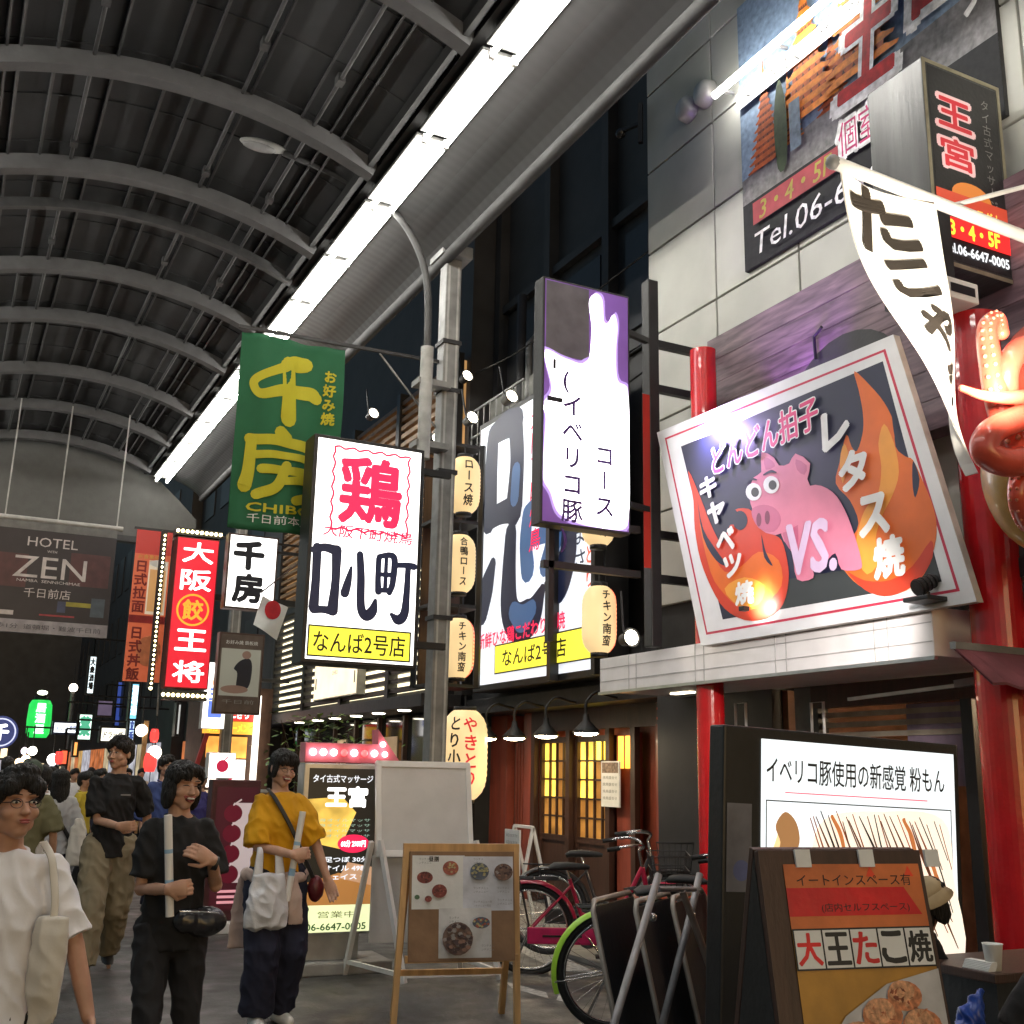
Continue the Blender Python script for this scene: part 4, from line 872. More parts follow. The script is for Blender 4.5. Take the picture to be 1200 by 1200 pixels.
b = MB(); b.face(.03); b.rect(1.2, 1.74, 1.5, 2.09, mat('mauve_panel', (.2, .15, .2), .6)); b.rect(2.72, 3.4, 1.35, 1.95, mat('tan_panel', (.42, .28, .15), .6)); b.pieces('panel', t)
b = MB(); b.box(1.85, 2.5, 1.3, 1.5, .9, .93, K['wood']); b.box(2.7, 3.4, .5, .7, .75, .79, K['wood']); b.box(2.7, 3.4, .5, .7, 1.05, 1.08, K['wood']); b.pieces('shelf', t)
b = MB(); b.box(2.72, 2.84, .45, .5, .98, 1.3, glow('lit_menu', (1, .65, .25), 1.2)); b.build('lit_menu_card', t)
b = MB(); b.face(.35); b.text('凪', 3.1, 1.2, mat('pale_chalk', (.5, .42, .36), .6), h=.16); b.build('painted_character', t)
il = MB(); il.ball((2.1, .9, 2.15), .06, glow('interior_bulb', (1, .75, .45), 160), 10); il.ball((3.2, .9, 2.15), .06, glow('interior_bulb', (1, .75, .45), 160), 10); il.pieces('ceiling_bulb', t)
b = MB(); b.bar((.9, -.25, 2.13), (2.7, -.25, 2.2), .025, .025, K['alu']); b.bar((2.6, -.25, 2.14), (3.6, -.25, 2.1), .09, .09, K['dwood']); b.pieces('curtain_rail', t)
b = MB()
for px in (868, 958):
    p = at(px, 835, X=6.2); x = 7.4-p.y
    b.tube([(x-.07, -.25, 1.55), (x-.07, -.25, p.z+.08), (x+.07, -.25, p.z+.08), (x+.07, -.25, 1.55)], .012, K['white'], 6)
b.pieces('white_loop', t)
# mauve awning at the right
p = at(1160, 795, Y=4.3)
t = thing('awning', 'mauve cloth awning edge beside the right red column', 'awning', (p.x-.1, 4.2, p.z-.05))
b = MB(); vs = []; n = 12
for y_, z_ in ((0, 0), (.25, .22), (.25, .235), (0, .015)):
    for i in range(n+1): vs.append((1.3*i/n, y_, z_+.012*sin(i*2.2)*(y_ == 0)))
b.add(vs, [(k*(n+1)+i, k*(n+1)+i+1, ((k+1) % 4)*(n+1)+i+1, ((k+1) % 4)*(n+1)+i) for k in range(4) for i in range(n)], mat('mauve_cloth', (.16, .045, .055), .75)); b.build('cloth', t)
MB().bar((0, .25, .24), (1.3, .25, .24), .04, .04, K['grey']).build('rail', t)
p = at(1165, 770, Y=4.45); t = thing('ledge', 'grey metal ledge under the octopus', 'ledge', (p.x, 4.45, p.z-.06)); MB().box(.06, 1.4, 0, .14, 0, .1, K['lgrey'], .02).build('shelf', t); MB().bar((.7, .14, .05), (.7, .9, -.0), .05, .05, K['grey']).build('bracket', t)
# black spotlight standing on the canopy
p = at(1085, 690, X=5.35)
t = thing('stage_spotlight', 'black cylindrical spotlight standing on the canopy in front of the pig billboard', 'spotlight', (p.x, p.y, 2.6))
b = MB(); b.box(-.1, .1, -.1, .1, 0, .03, K['black'], .008); b.tube([(0, 0, .02), (0, 0, p.z-2.6-.02)], .025, K['black'], 8); b.build('stand', t)
h_ = M4.Translation((0, 0, p.z-2.57)) @ M4.Rotation(R(-100), 4, 'Z') @ M4.Rotation(R(-65), 4, 'X') @ M4.Diagonal((.75, .75, .75, 1))
b = MB(); bm = bmesh.new(); bmesh.ops.create_cone(bm, cap_ends=True, segments=18, radius1=.07, radius2=.05, depth=.2); b.bm(bm, K['black'], h_)
for k in range(4):
    bm = bmesh.new(); bmesh.ops.create_cone(bm, cap_ends=True, segments=18, radius1=.075-.004*k, radius2=.075-.004*k, depth=.012); b.bm(bm, K['black'], h_ @ M4.Translation((0, 0, -.08+.05*k)))
b.build('lamp_body', t)
def spot_lamp(name, loc, target, energy, color, size, blend=.6, rad=.04):
    l = bpy.data.lights.new(name, 'SPOT'); l.energy = energy; l.color = color; l.spot_size = R(size); l.spot_blend = blend; l.shadow_soft_size = rad
    o = bpy.data.objects.new(name, l); COL.objects.link(o); o.location = loc; o.rotation_euler = (V(target)-V(loc)).to_track_quat('-Z', 'Y').to_euler(); return o
# the billboard's lamps: a white one at its foot, a violet one at its upper left (the burnt-out patches in the photo)
a_ = at(880, 707, X=5.30); spot_lamp('billboard_lamp', (5.27, a_.y+.02, a_.z-.03), (5.46, a_.y, a_.z), 16, (1, .93, .85), 110)
t = thing('foot_lamp', 'small lamp at the foot of the pig billboard lighting its lower left flame', 'lamp', (5.25, a_.y+.02, a_.z-.06)); MB().box(-.03, .03, -.03, .03, 0, .035, K['black'], .006).build('lamp_body', t)
a_ = at(835, 505, X=5.42); spot_lamp('violet_lamp', (5.27, a_.y-.02, a_.z+.02), (5.46, a_.y-.06, a_.z-.04), 34, (.62, .48, 1), 165)
spot_lamp('violet_wash', (5.72, 6.6, 4.3), (6.15, 6.7, 4.95), 60, (.42, .1, 1), 74)
spot_lamp('stall_lamp', (4.0, 3.0, 3.2), (4.4, 3.9, 3.8), 165, (1, .9, .74), 84, rad=.08)
spot_lamp('octopus_lamp', (4.5, 3.1, 4.6), (5.0, 3.9, 3.6), 7, (1, .87, .66), 60, rad=.06)
spot_lamp('canopy_wash', (4.2, 4.3, 2.75), (5.5, 6.4, 2.44), 130, (1, .92, .86), 60, rad=.08)  # added spot, without a fixture, that brightens the canopy fascia
spot_lamp('canopy_end_lamp', (5.2, 4.1, 3.0), (5.75, 5.0, 2.4), 120, (1, .88, .66), 100)

# ------------------------------------------------------------------ octopus on a golden ball
oc = at(1240, 545, Y=3.95)
t = thing('octopus_sculpture', 'shiny red octopus with curling tentacles clinging to a golden ball', 'sculpture', oc)
gold = mat('gold_ball', (.36, .2, .035), .35, coat=.3, var=.3, scale=4); och = mat('octopus_red', (.62, .085, .05), .32, coat=.5, var=.3, scale=5); sk = mat('sucker_pale', (.6, .2, .12), .35)
MB().ball((0, 0, -.03), (.41, .4, .5), gold, 36).build('ball', t)
MB().ball((.1, .05, .55), (.3, .28, .36), och, 24).build('head', t)
for q_ in (-1, 1):
    e = MB(); e.ball((.1+q_*.13, -.2, .6), .07, K['white'], 12); e.ball((.1+q_*.13, -.26, .59), .03, K['ink'], 10); e.build('eye', t)
def tentacle(pts, r0, r1, side):
    P_ = smooth_open([(at(px, py, Y=Y_)-oc) for px, py, Y_ in pts], 8); k = len(P_); rs = [r0+(r1-r0)*(i/(k-1))**.8 for i in range(k)]
    b = MB(); b.tube(P_, rs, och, 16); b.ball(P_[-1], rs[-1]*1.02, och, 10); o = b.build('tentacle', t)
    s_ = MB()
    if r1 > .05 or r1 < .02: return
    for i in range(4, k-2, 2):
        tg = (P_[i+1]-P_[i-1]).normalized(); sd = V(side)-tg*V(side).dot(tg); sd.normalize(); ot = tg.cross(sd)
        for w_ in (-.35, .35): c_ = P_[i]+(sd*.93+ot*w_)*rs[i]; s_.ball(c_, rs[i]*.2, sk, 8)
    s_.pieces('sucker', o)
tentacle([(1215, 560, 3.7), (1188, 520, 3.6), (1170, 470, 3.55), (1160, 420, 3.55), (1157, 385, 3.55), (1168, 374, 3.55), (1174, 390, 3.53)], .085, .036, (-.8, -.6, 0))
tentacle([(1235, 475, 3.5), (1205, 466, 3.4), (1175, 466, 3.36), (1150, 463, 3.36), (1127, 455, 3.4)], .05, .016, (-.1, -.3, -1))
tentacle([(1180, 470, 3.55), (1180, 435, 3.5), (1192, 412, 3.5), (1210, 410, 3.5), (1230, 440, 3.5)], .055, .065, (1, -.3, -.4))
tentacle([(1230, 480, 3.45), (1190, 492, 3.4), (1160, 508, 3.38), (1155, 530, 3.38), (1180, 542, 3.36), (1215, 535, 3.34), (1235, 520, 3.34)], .06, .07, (-.1, -.3, -1))
tentacle([(1225, 540, 3.5), (1200, 550, 3.45), (1192, 585, 3.45), (1203, 615, 3.5), (1222, 610, 3.45)], .06, .03, (-1, -.3, 0))
MB().bar((.45, .3, -.4), (.45, 1.0, -.5), .12, .12, K['dark']).build('mount', t)
# --- white flag on a pole
fl = [at(985, 196, Y=3.9), at(1090, 243, Y=3.9), at(1147, 556, Y=3.75), at(1062, 415, Y=3.95)]
t = thing('hanging_flag', 'bright white cloth flag with brown brush characters twisting off a white pole', 'flag', fl[0])
A, Bp, T_, Lm = [p_-fl[0] for p_ in fl]
n1, n2 = 14, 36
def flag_pt(u, v):
    right = Bp*(1-v)+T_*v + V((.02*sin(v*5), 0, 0))
    Lc = Lm*.55+(A*.45+T_*.55)*.45; left = (A*(1-v)**2+2*v*(1-v)*(2*Lc-.5*(A+T_))+T_*v*v)
    p_ = left*(1-u)+right*u
    return p_+V((0, .05*sin(u*4+v*6)+.03*sin(v*9), 0))
vs = [flag_pt(i/n1, j/n2*.995)+V((0, d, 0)) for d in (0, .008) for j in range(n2+1) for i in range(n1+1)]; q = (n1+1)*(n2+1); fs = []
for j in range(n2):
    for i in range(n1): k = j*(n1+1)+i; fs += [(k, k+1, k+n1+2, k+n1+1)[::-1], (q+k, q+k+1, q+k+n1+2, q+k+n1+1)]
wcl = mat('white_cloth', (.8, .78, .74), .8, var=.04)
c = MB(); c.add(vs, fs, wcl, True); c.build('cloth', t)
f = MB().face(0); br = mat('brown_print', (.02, .014, .009), .8)
def FB(pts, ws): f.brush(pts, ws, br, 6)
for ch, u_, v__, w_, h_ in (('た', .4, .105, .62, .17), ('こ', .47, .295, .5, .12), ('や', .5, .475, .55, .15), ('き', .55, .66, .5, .14)):
    k_ = len(f.v); f.text(ch, u_, -v__, br, w=w_, h=h_, bold=.06)
    for q_ in range(k_, len(f.v)): f.v[q_] = (f.v[q_][0], f.v[q_][1], -f.v[q_][2])
out = []
for v_ in f.v:
    u, w = min(max(v_[0], .02), .98), min(max(v_[2]*1.0, .0), .97); out.append(flag_pt(u, w)+V((0, -.012-(f.fy-v_[1])*.5, 0)))
f.v = [tuple(p_) for p_ in out]; f.build('brush_print', t)
a_, b_ = at(976, 190, Y=3.9)-fl[0], at(1215, 283, Y=3.9)-fl[0]
MB().tube([a_, b_, b_+V((1.0, .1, 0))], .035, K['white'], 12).ball(a_, .04, K['grey'], 10).build('pole', t)
a_, b_ = at(1112, 242, Y=3.9)-fl[0], at(1215, 215, Y=3.9)-fl[0]; MB().tube([a_, b_, b_+V((.8, .1, .25))], .014, K['white'], 6).build('stay_wire', t)

# ------------------------------------------------------------------ standing signs
# big lit menu box
t = thing('lit_menu_box', 'big black standing light box showing white menu panel of pork okonomiyaki', 'light box', (3.46, 4.6, 0), R(-4))
t.rotation_euler = (R(1), R(2.0), R(-2)); w, h = 1.575, 1.78
b = MB(); b.box(0, w, 0, .13, .05, h, K['black'], .012); b.box(.05, w-.05, .02, .12, 0, .05, K['rubber']); b.build('case', t)
f = MB().face(-.004); lit = glow('menu_lit', (.9, .97, 1), .85); x0, x1 = .225, 1.535; z1 = 1.725
f.rect(x0, x1, .25, z1, lit); f.text('イベリコ豚使用の新感覚 粉もん', (x0+x1)/2-.02, z1-.15, K['ink'], w=1.2, h=.13, bold=.012); f.rect(x0+.15, x1-.2, z1-.262, z1-.257, ln('red', (.85, .02, .09), .8)); f.frame2(x0+.03, x1-.03, .3, z1-.3, .006, K['ink'])
random.seed(11); sb = ln('sauce', (.16, .05, .02), .25)
f.poly([(x0+.06+.26*u, .85+.5*v) for u, v in smooth_closed([(.1, .2), (.0, .55), (.15, .8), (.3, 1), (.5, .9), (.55, .6), (.75, .4), (.7, .1)], 4)], ln('chicken', (.85, .6, .3), .9))
f.poly(smooth_closed([(x0+.1, 1.15), (x0+.18, 1.14), (x0+.24, 1.22), (x0+.22, 1.32), (x0+.15, 1.37), (x0+.09, 1.3), (x0+.12, 1.22)], 4), ln('brownish', (.4, .2, .08), .6)); f.disc(x0+.09, 1.02, .06, .04, ln('leaf', (.2, .75, .15), .8))
f.poly([(x0+.3+.98*u, .6+.8*v) for u, v in smooth_closed([(0, .1), (.0, .6), (.1, .93), (.5, 1.0), (.93, .97), (1, .6), (1, 0)], 5)], ln('pancake', (.97, .86, .72), .8))
for i in range(34):
    x = x0+.22+i*.034; z_ = 1.385-.05*random.random(); d_ = .5+random.random()*.25; e_ = x0+1.27
    pts_ = [(x+.02*sin(i), z_), (x+.09+.02*random.random(), z_-d_*.35), (x+.2, z_-d_*.7), (x+.3, z_-d_)]; pts_ = [p_ for p_ in pts_ if x0+.3 < p_[0] < e_]
    if len(pts_) > 1: f.brush(pts_, [.006]+[random.uniform(.008, .017)]*(len(pts_)-2)+[.006], random.choice([sb, L['black'], ln('sauce2', (.3, .09, .04), .4)]), 5)
for x, z in ((x0+.42, 1.36), (x0+.9, 1.36), (x0+1.05, 1.2)): f.brush([(x, z), (x+.06, z-.1), (x+.1, z-.28)], [.02, .026, .01], ln('sauce3', (.6, .2, .06), .6))
f.build('lit_face', t)
f = MB().face(-.004); f.rect(.02, .17, .98, 1.4, mat('grey_poster', (.14, .14, .16), .35)); f.disc(.11, 1.08, .05, .05, mat('poster_blue', (.1, .12, .25), .4)); f.build('side_poster', t)
# brown A-board with snack poster, near
t = thing('a_board', 'dark wooden A-board with orange and red eat-in poster, closest to the camera', 'a-board', (2.62, 3.2, 0), R(-9))
lean = R(14)
def leaf(x0, x1, z1, tilt, m, th=.03): return M4.Translation((0, .0, z1)) @ M4.Rotation(tilt, 4, 'X')
hz = 1.27; w = .60
Mf = M4.Translation((0, 0, hz)) @ M4.Rotation(-R(11), 4, 'X'); Mb = M4.Translation((0, .03, hz)) @ M4.Rotation(R(13), 4, 'X')
b = MB(); b.box(-.02, w+.05, 0, .03, -1.29, .0, K['dwood'], .004, Mf); b.build('front_board', t); b = MB(); b.box(-.02, w+.05, 0, .03, -1.29, .0, K['dwood'], .004, Mb); b.build('back_board', t)
b = MB(); b.add([(-.021, .03, hz-.02), (-.021, .30, .06), (-.021, -.22, .06)], [(0, 1, 2)], K['black']); b.add([(-.016, .03, hz-.02), (-.016, .30, .06), (-.016, -.22, .06)], [(0, 2, 1)], K['black']); b.build('side_cloth', t)
f = MB().face(-.003); x0, x1 = .07, w+.03; OR = mat('poster_orange', srgb(205, 110, 55), .4); f.rect(x0, x1, -1.2, -.05, mat('poster_mustard', srgb(180, 130, 45), .4)); f.rect(x0, x1, -.345, -.05, OR); f.poly([(x0, -.29), (x1-.02, -.29), (x1-.08, -.16), (x0, -.16)], mat('poster_scarlet', srgb(205, 20, 22), .35))
for x, z in ((.4, -.09), (.56, -.09)): f.poly([(x, z-.02), (x+.02, z+.03), (x+.04, z-.02)], mat('poster_flame', srgb(225, 70, 35), .4))
f.text('イートインスペース有', (x0+x1)/2, -.125, K['ink'], w=.47, h=.055, bold=.0); f.text('(店内セルフスペース)', (x0+x1)/2+.03, -.255, K['ink'], w=.36, h=.045, bold=.0)
f.rect(x0, x1, -.53, -.345, K['ink'])
for i, ch in enumerate('大王たこ焼'):
    a_ = x0+.006+i*(x1-x0-.006)/5; b_ = a_+(x1-x0-.036)/5; f.rect(a_, b_, -.522, -.353, K['paper']); f.text(ch, (a_+b_)/2, -.437, mat('poster_scarlet', (.6, .01, .01), .4) if i in (0, 2) else K['ink'], w=.09, h=.14, bold=.035)
f.poly([(x0+.03, -.92), (x0+.16, -.73), (x0+.34, -.6), (x1, -.54), (x1, -1.15), (x0+.02, -1.15)], mat('dish_white', srgb(190, 188, 188), .4))
f.build('poster', t)
random.seed(3); f = MB().face(-.02); cm = [mat('crust%d' % i, c_, .45, var=.5, scale=60) for i, c_ in enumerate((srgb(190, 120, 80), srgb(150, 80, 50), srgb(205, 150, 110), srgb(120, 55, 35)))]
for x, z, r_ in ((.47, -.655, .07), (.37, -.735, .08), (.27, -.83, .08), (.52, -.79, .08), (.41, -.88, .085), (.3, -.97, .085), (.54, -.94, .08)):
    f.disc(x, z, r_, r_*.95, cm[0], 16); f.disc(x-.01, z+.02, r_*.75, r_*.7, cm[2], 14)
    for k in range(16): a_ = random.random()*6.3; d_ = r_*random.random()*.8; f.poly([(x+d_*cos(a_)+random.uniform(-.018, .018), z+d_*sin(a_)+random.uniform(-.018, .018)) for q_ in range(4)], random.choice(cm))
for q_ in range(6): f.disc(.6+random.uniform(-.1, .1), -.98+random.uniform(-.05, .05), .02, .012, mat('herb', (.04, .08, .02), .5), 8)
f.v = [(v_[0], (v_[1]+.02)*.1-.016, v_[2]) for v_ in f.v]; fo = f.build('food_print', t)
for o in t.children:
    if o.name.startswith(('poster', 'food_print')): o.data.transform(Mf @ M4.Translation((0, 0, -.013)) @ M4.Diagonal((1, 1, .72, 1)))
f = MB()
for x in (.12, .38, .66): f.box(x, x+.06, -.012, -.002, -.06, .0, K['paper'])
f.v = [tuple(Mf @ V(v_)) for v_ in f.v]; f.pieces('tape', t)
# wooden A-frame menu board in the street
t = thing('menu_easel', 'pale wooden A-frame easel holding pinned food menus in the street', 'easel', (2.70, 6.72, 0), R(-13))
w = .70; top = 1.06; yb = .42
def legs(nm, x, y, xo): b = MB(); b.bar((x+xo, y, 0), (x, .0, top), .035, .045, K['wood'], (0, 1, 0)); b.build(nm, t)
legs('leg', .0, -.12, -.06); legs('leg', w, -.12, .0); legs('leg', .02, yb, .0); legs('leg', w, yb, .03)
b = MB(); b.bar((-.02, .0, top), (w+.02, .0, top), .04, .05, K['wood']); b.bar((.02, yb*.72, .28), (w, yb*.72, .28), .03, .035, K['wood']); b.bar((.0, -.1, .42), (w, -.1, .42), .035, .04, K['wood']); b.bar((w, -.05, .5), (w, yb*.5, .5), .02, .03, K['wood']); b.pieces('rail', t)
Mw = M4.Translation((0, -.035, top-.02)) @ M4.Rotation(-R(7), 4, 'X')
b = MB(); b.box(.015, w-.02, -.012, .012, -.64, 0, K['brown'], .003, Mw); b.build('board', t)
f = MB().face(-.0125); P1 = K['paper']
f.rect(.03, .36, -.34, -.025, P1); f.rect(.35, w-.03, -.35, -.03, mat('paper_cool', (.62, .63, .68), .6)); f.rect(.2, .53, -.62, -.335, mat('paper_warm', (.66, .65, .64), .6))
random.seed(4)
def dish(x, z, r_, ms, n_=26, sq=.85):
    f.disc(x, z, r_, r_*sq, ms[0], 18)
    for k in range(n_): a_ = random.random()*6.3; d_ = r_*random.random()**.5*.85; f.disc(x+d_*cos(a_), z+d_*sin(a_)*sq, r_*.16, r_*.12, random.choice(ms[1:]), 6)
mm = lambda n_, c_: mat('menu_'+n_, c_, .6, var=.3, scale=40)
meat = [mm('meat', (.22, .05, .04)), mm('meat2', (.35, .1, .07)), mm('meat3', (.12, .03, .03))]; egg = [mm('bowl', (.1, .12, .16)), mm('egg', (.45, .4, .2)), mm('egg2', (.3, .3, .18))]; brn = [mm('brown', (.16, .1, .08)), mm('brown2', (.25, .14, .1)), mm('grey', (.3, .27, .25)), mm('dark', (.07, .04, .04))]
dish(.11, -.155, .05, meat, 14, .7); dish(.27, -.1, .05, [meat[1], egg[1], mm('orange', (.5, .2, .08))], 16); dish(.2, -.235, .047, meat, 16); dish(.13, -.28, .022, meat, 6); dish(.06, -.27, .016, [mm('green', (.08, .15, .08)), mm('green2', (.1, .2, .1))], 5)
dish(.45, -.12, .06, egg, 22); dish(.6, -.125, .06, brn, 22); dish(.31, -.51, .095, brn, 60, 1.0); dish(.45, -.42, .055, [egg[0], egg[1], meat[1]], 18, .6)
for x, z, n_ in ((.06, -.05, 5), (.4, -.05, 4), (.4, -.22, 6), (.55, -.22, 5), (.4, -.3, 8), (.25, -.39, 4), (.45, -.55, 5), (.55, -.29, 6)):
    for k in range(2): f.text('ランチメニュー限定あります'[k:k+n_], x, z-k*.022, K['grey'], h=.013, anchor='l')
f.text('昼膳', .15, -.05, K['ink'], h=.03, bold=.03)
o = f.build('pinned_menus', t); o.data.transform(Mw)
# white blank easel behind it
t = thing('white_easel', 'blank white display board leaning back on white legs behind the wooden easel', 'easel', (3.05, 8.25, 0), R(-9))
w = .72; Me = M4.Translation((.03, -.02, .95)) @ M4.Rotation(-R(14), 4, 'X')
b = MB(); b.box(0, w, -.02, .02, -.02, .64, mat('grey_board', (.55, .54, .52), .45, var=.06), .004, Me); b.build('board', t)
b = MB()
for x0, x1, z0, z1 in ((-.02, w+.02, .62, .67), (-.02, .02, -.04, .64), (w-.02, w+.02, -.04, .64), (-.02, w+.02, -.06, -.01)): b.box(x0, x1, -.03, .028, z0, z1, K['white'], .004, Me)
b.build('frame', t)
b = MB(); b.box(.0, w, .02, .05, .28, .9, mat('grey_board', (.55, .54, .52), .45, var=.06)); b.build('lower_panel', t)
for a_, b_ in (((.03, -.08, 1.02), (.2, -.32, .05)), ((w+.05, -.1, 1.02), (w+.2, -.3, .05)), ((.0, .1, 1.0), (-.1, .42, .0)), ((w, .1, 1.0), (w+.1, .42, 0))):
    b = MB(); b.bar(a_, b_, .035, .035, K['white']); b.build('leg', t)
b = MB(); b.bar((.2, -.32, .1), (w+.2, -.3, .1), .03, .03, K['white']); b.bar((-.1, .42, .1), (.2, -.32, .1), .03, .03, K['white']); b.bar((w+.2, -.3, .1), (w+.1, .42, .1), .03, .03, K['white']); b.pieces('stretcher', t)
# black and gold massage sign with bulb-studded arrow top
t = thing('standing_sign', 'black and gold standing massage sign topped by a red bulb-studded arrow', 'standing sign', (2.66, 8.8, 0), R(-3))
w = .60
b = MB(); b.box(-.06, w+.14, -.12, .42, 0, .09, mat('concrete_base', (.3, .29, .27), .8), .012); b.box(.08, w-.1, .02, .3, .09, .3, K['alu'], .01); b.build('base', t)
b = MB(); b.box(-.02, w+.02, .0, .22, .28, 1.58, K['alu'], .01); b.build('case', t)
f = MB().face(-.003); f.rect(.02, w-.02, .3, 1.54, ln('massage_black', (.02, .017, .012), .5)); gd = glow('gold_glow', (.85, .55, .1), .75, var=.5, scale=6)
f.poly([(.02, .98), (.3, .92), (.42, 1.2), (.3, 1.32), (.02, 1.3)], gd); f.rect(.02, w-.02, .3, .5, ln('lit_pale', (.75, .8, .45), .9)); f.poly([(.02, .5), (w-.02, .5), (w-.02, .68), (.3, .74), (.02, .66)], ln('wood_print', (.5, .22, .06), .55)); f.poly([(w*.5, .7), (w-.02, .64), (w-.02, .78), (w*.62, .82)], ln('skin_print', (.6, .35, .2), .6))
f.text('タイ古式マッサージ', w/2, 1.46, L['soft'], w=w*.82, h=.06, bold=.02); f.text('王宮', w*.56, 1.32, L['white'], w=w*.55, h=.15, bold=.05)
for k in range(4): f.text('全身オイルマッサージ'[:8], w/2, 1.14-k*.04, ln('green_text', (.4, .6, .5), .5), w=w*.8, h=.025)
f.disc(w*.68, .96, .13, .07, L['red']); f.text('60分 2980円', w*.68, .96, L['white'], w=.2, h=.05, bold=.03)
for k, s_ in enumerate(('足つぼ 30分', 'オイル 4980', 'フェイス ★')): f.text(s_, w*.6, .84-k*.065, L['soft'], w=w*.6, h=.04, bold=.03)
f.text('06-6647-0005', w/2, .34, mat('green_ink', (.05, .2, .03), .5), w=w*.8, h=.05, bold=.02); f.text('営業中', w/2, .43, mat('olive_ink', (.25, .25, .08), .5), w=w*.5, h=.05)
f.build('lit_face', t)
f = MB(); f.box(-.02, w+.0, .02, .2, 1.585, 1.74, mat('pink_case', (.6, .14, .2), .4), .006); f.add([(w, .02, 1.56), (w+.18, .02, 1.60), (w-.02, .02, 1.86), (w, .2, 1.56), (w+.18, .2, 1.60), (w-.02, .2, 1.86)], [(0, 1, 2), (5, 4, 3), (0, 3, 4, 1), (1, 4, 5, 2), (2, 5, 3, 0)], mat('pink_case', (.6, .14, .2), .4)); ar = f.build('arrow_top', t)
bl = glow('pink_bulb', (1, .72, .68), 6); blr = glow('red_bulb', (1, .1, .1), 2)
for i in range(7): MB().ball((.04+i*.085, .0, 1.665), .028, blr if i in (3, 5) else bl, 10).build('bulb', ar)
for p_ in ((w+.04, 0, 1.66), (w+.02, 0, 1.74)): MB().ball(p_, .022, bl, 10).build('bulb', ar)
# small white A-frame by the lattice door
p = at(612, 1012, X=5.8)
t = thing('small_menu_stand', 'small white metal stand with a grey menu sheet before the lattice door', 'menu stand', (p.x-.1, p.y, 0.04), STREET)
b = MB()
for x in (0, .42):
    b.bar((x, -.2, 0), (x, 0, .95), .03, .03, K['white']); b.bar((x, .25, 0), (x, 0, .95), .03, .03, K['white'])
b.bar((0, 0, .95), (.42, 0, .95), .03, .03, K['white']); b.build('frame', t)
f = MB().face(-.14); f.box(.04, .38, -.138, -.12, .35, .92, K['paper']); 
for k in range(7): f.text('本日のおすすめ', .21, .86-k*.07, K['grey'], w=.26, h=.035)
f.build('menu_sheet', t)
# posted menu beside the door
p = at(708, 945, X=6.9); q = at(729, 892, X=6.9)
t = thing('posted_menu', 'white vertical menu sheets posted under the amber window', 'poster', (6.9, p.y, p.z), STREET); w = p.y-q.y; h = q.z-p.z
b = MB(); b.box(0, w, -.02, .0, 0, h, K['paper']); f = b.face(-.021); f.rect(.02, w-.02, h*.74, h*.97, mat('menu_food', (.25, .17, .12), .6, var=.6, scale=30))
for k in range(4): f.text('焼鳥盛合せ', w/2, h*(.64-k*.15), K['grey'], w=w*.8, h=h*.07, bold=.02)
b.build('sheets', t); t.location.x = 6.88

# ------------------------------------------------------------------ folded black boards and metal stands by the light box
def folded_board(x, y, rz, lb, lean, h=1.0, w=.6):
    t = thing('folded_board', lb, 'board', (x, y, 0), rz, 'folded black chalkboards')
    t.rotation_euler = (R(lean), 0, rz)
    b = MB(); b.box(.02, w-.02, -.012, .012, .03, h-.03, mat('chalkboard', (.012, .013, .016), .45, var=.4), .003); b.build('board', t)
    b = MB(); pts = [(.0, 0, 0), (0, 0, h-.05), (.05, 0, h), (w-.05, 0, h), (w, 0, h-.05), (w, 0, 0)]; b.tube(pts, .017, mat('worn_frame', (.3, .27, .24), .45, .5), 8); b.build('frame', t)
for (px, py, Y_, lb_) in ((730, 1240, 5.6, 'black chalkboard in a worn metal frame, leftmost of the leaning boards'), (782, 1240, 5.5, 'black chalkboard leaning second behind the crossed metal legs'), (826, 1232, 5.6, 'black chalkboard nearest the light box')):
    p = at(px, py, Y=Y_); folded_board(p.x, p.y, R(38), lb_, -13, .84-p.z*.2, .7)
t = thing('folding_stand', 'folded grey metal stand with crossed tube legs leaning by the light box', 'stand', (3.3, 5.15, 0))
A_ = lambda px, py, Y: at(px, py, Y=Y)-V((3.3, 5.15, 0))
b = MB(); gm_ = mat('satin_tube', (.25, .24, .25), .5, .5)
b.tube([A_(772, 1025, 5.2), A_(718, 1205, 4.95), A_(700, 1260, 4.9)], .02, gm_, 10); b.tube([A_(820, 1024, 5.5), A_(812, 1060, 5.45), A_(775, 1205, 5.1)], .02, gm_, 10); b.pieces('leg', t)
b = MB(); b.tube([A_(800, 1045, 5.3), A_(858, 1205, 5.3), A_(876, 1260, 5.3)], .02, mat('brown_tube', (.3, .24, .2), .4, .6), 10); b.tube([A_(772, 1042, 5.25), A_(815, 1042, 5.35)], .014, gm_, 8); b.build('cross_leg', t)
b = MB(); b.ball(A_(765, 1075, 5.15), .022, K['chrome'], 10); b.ball(A_(812, 1072, 5.4), .018, K['chrome'], 10); b.pieces('hinge', t)

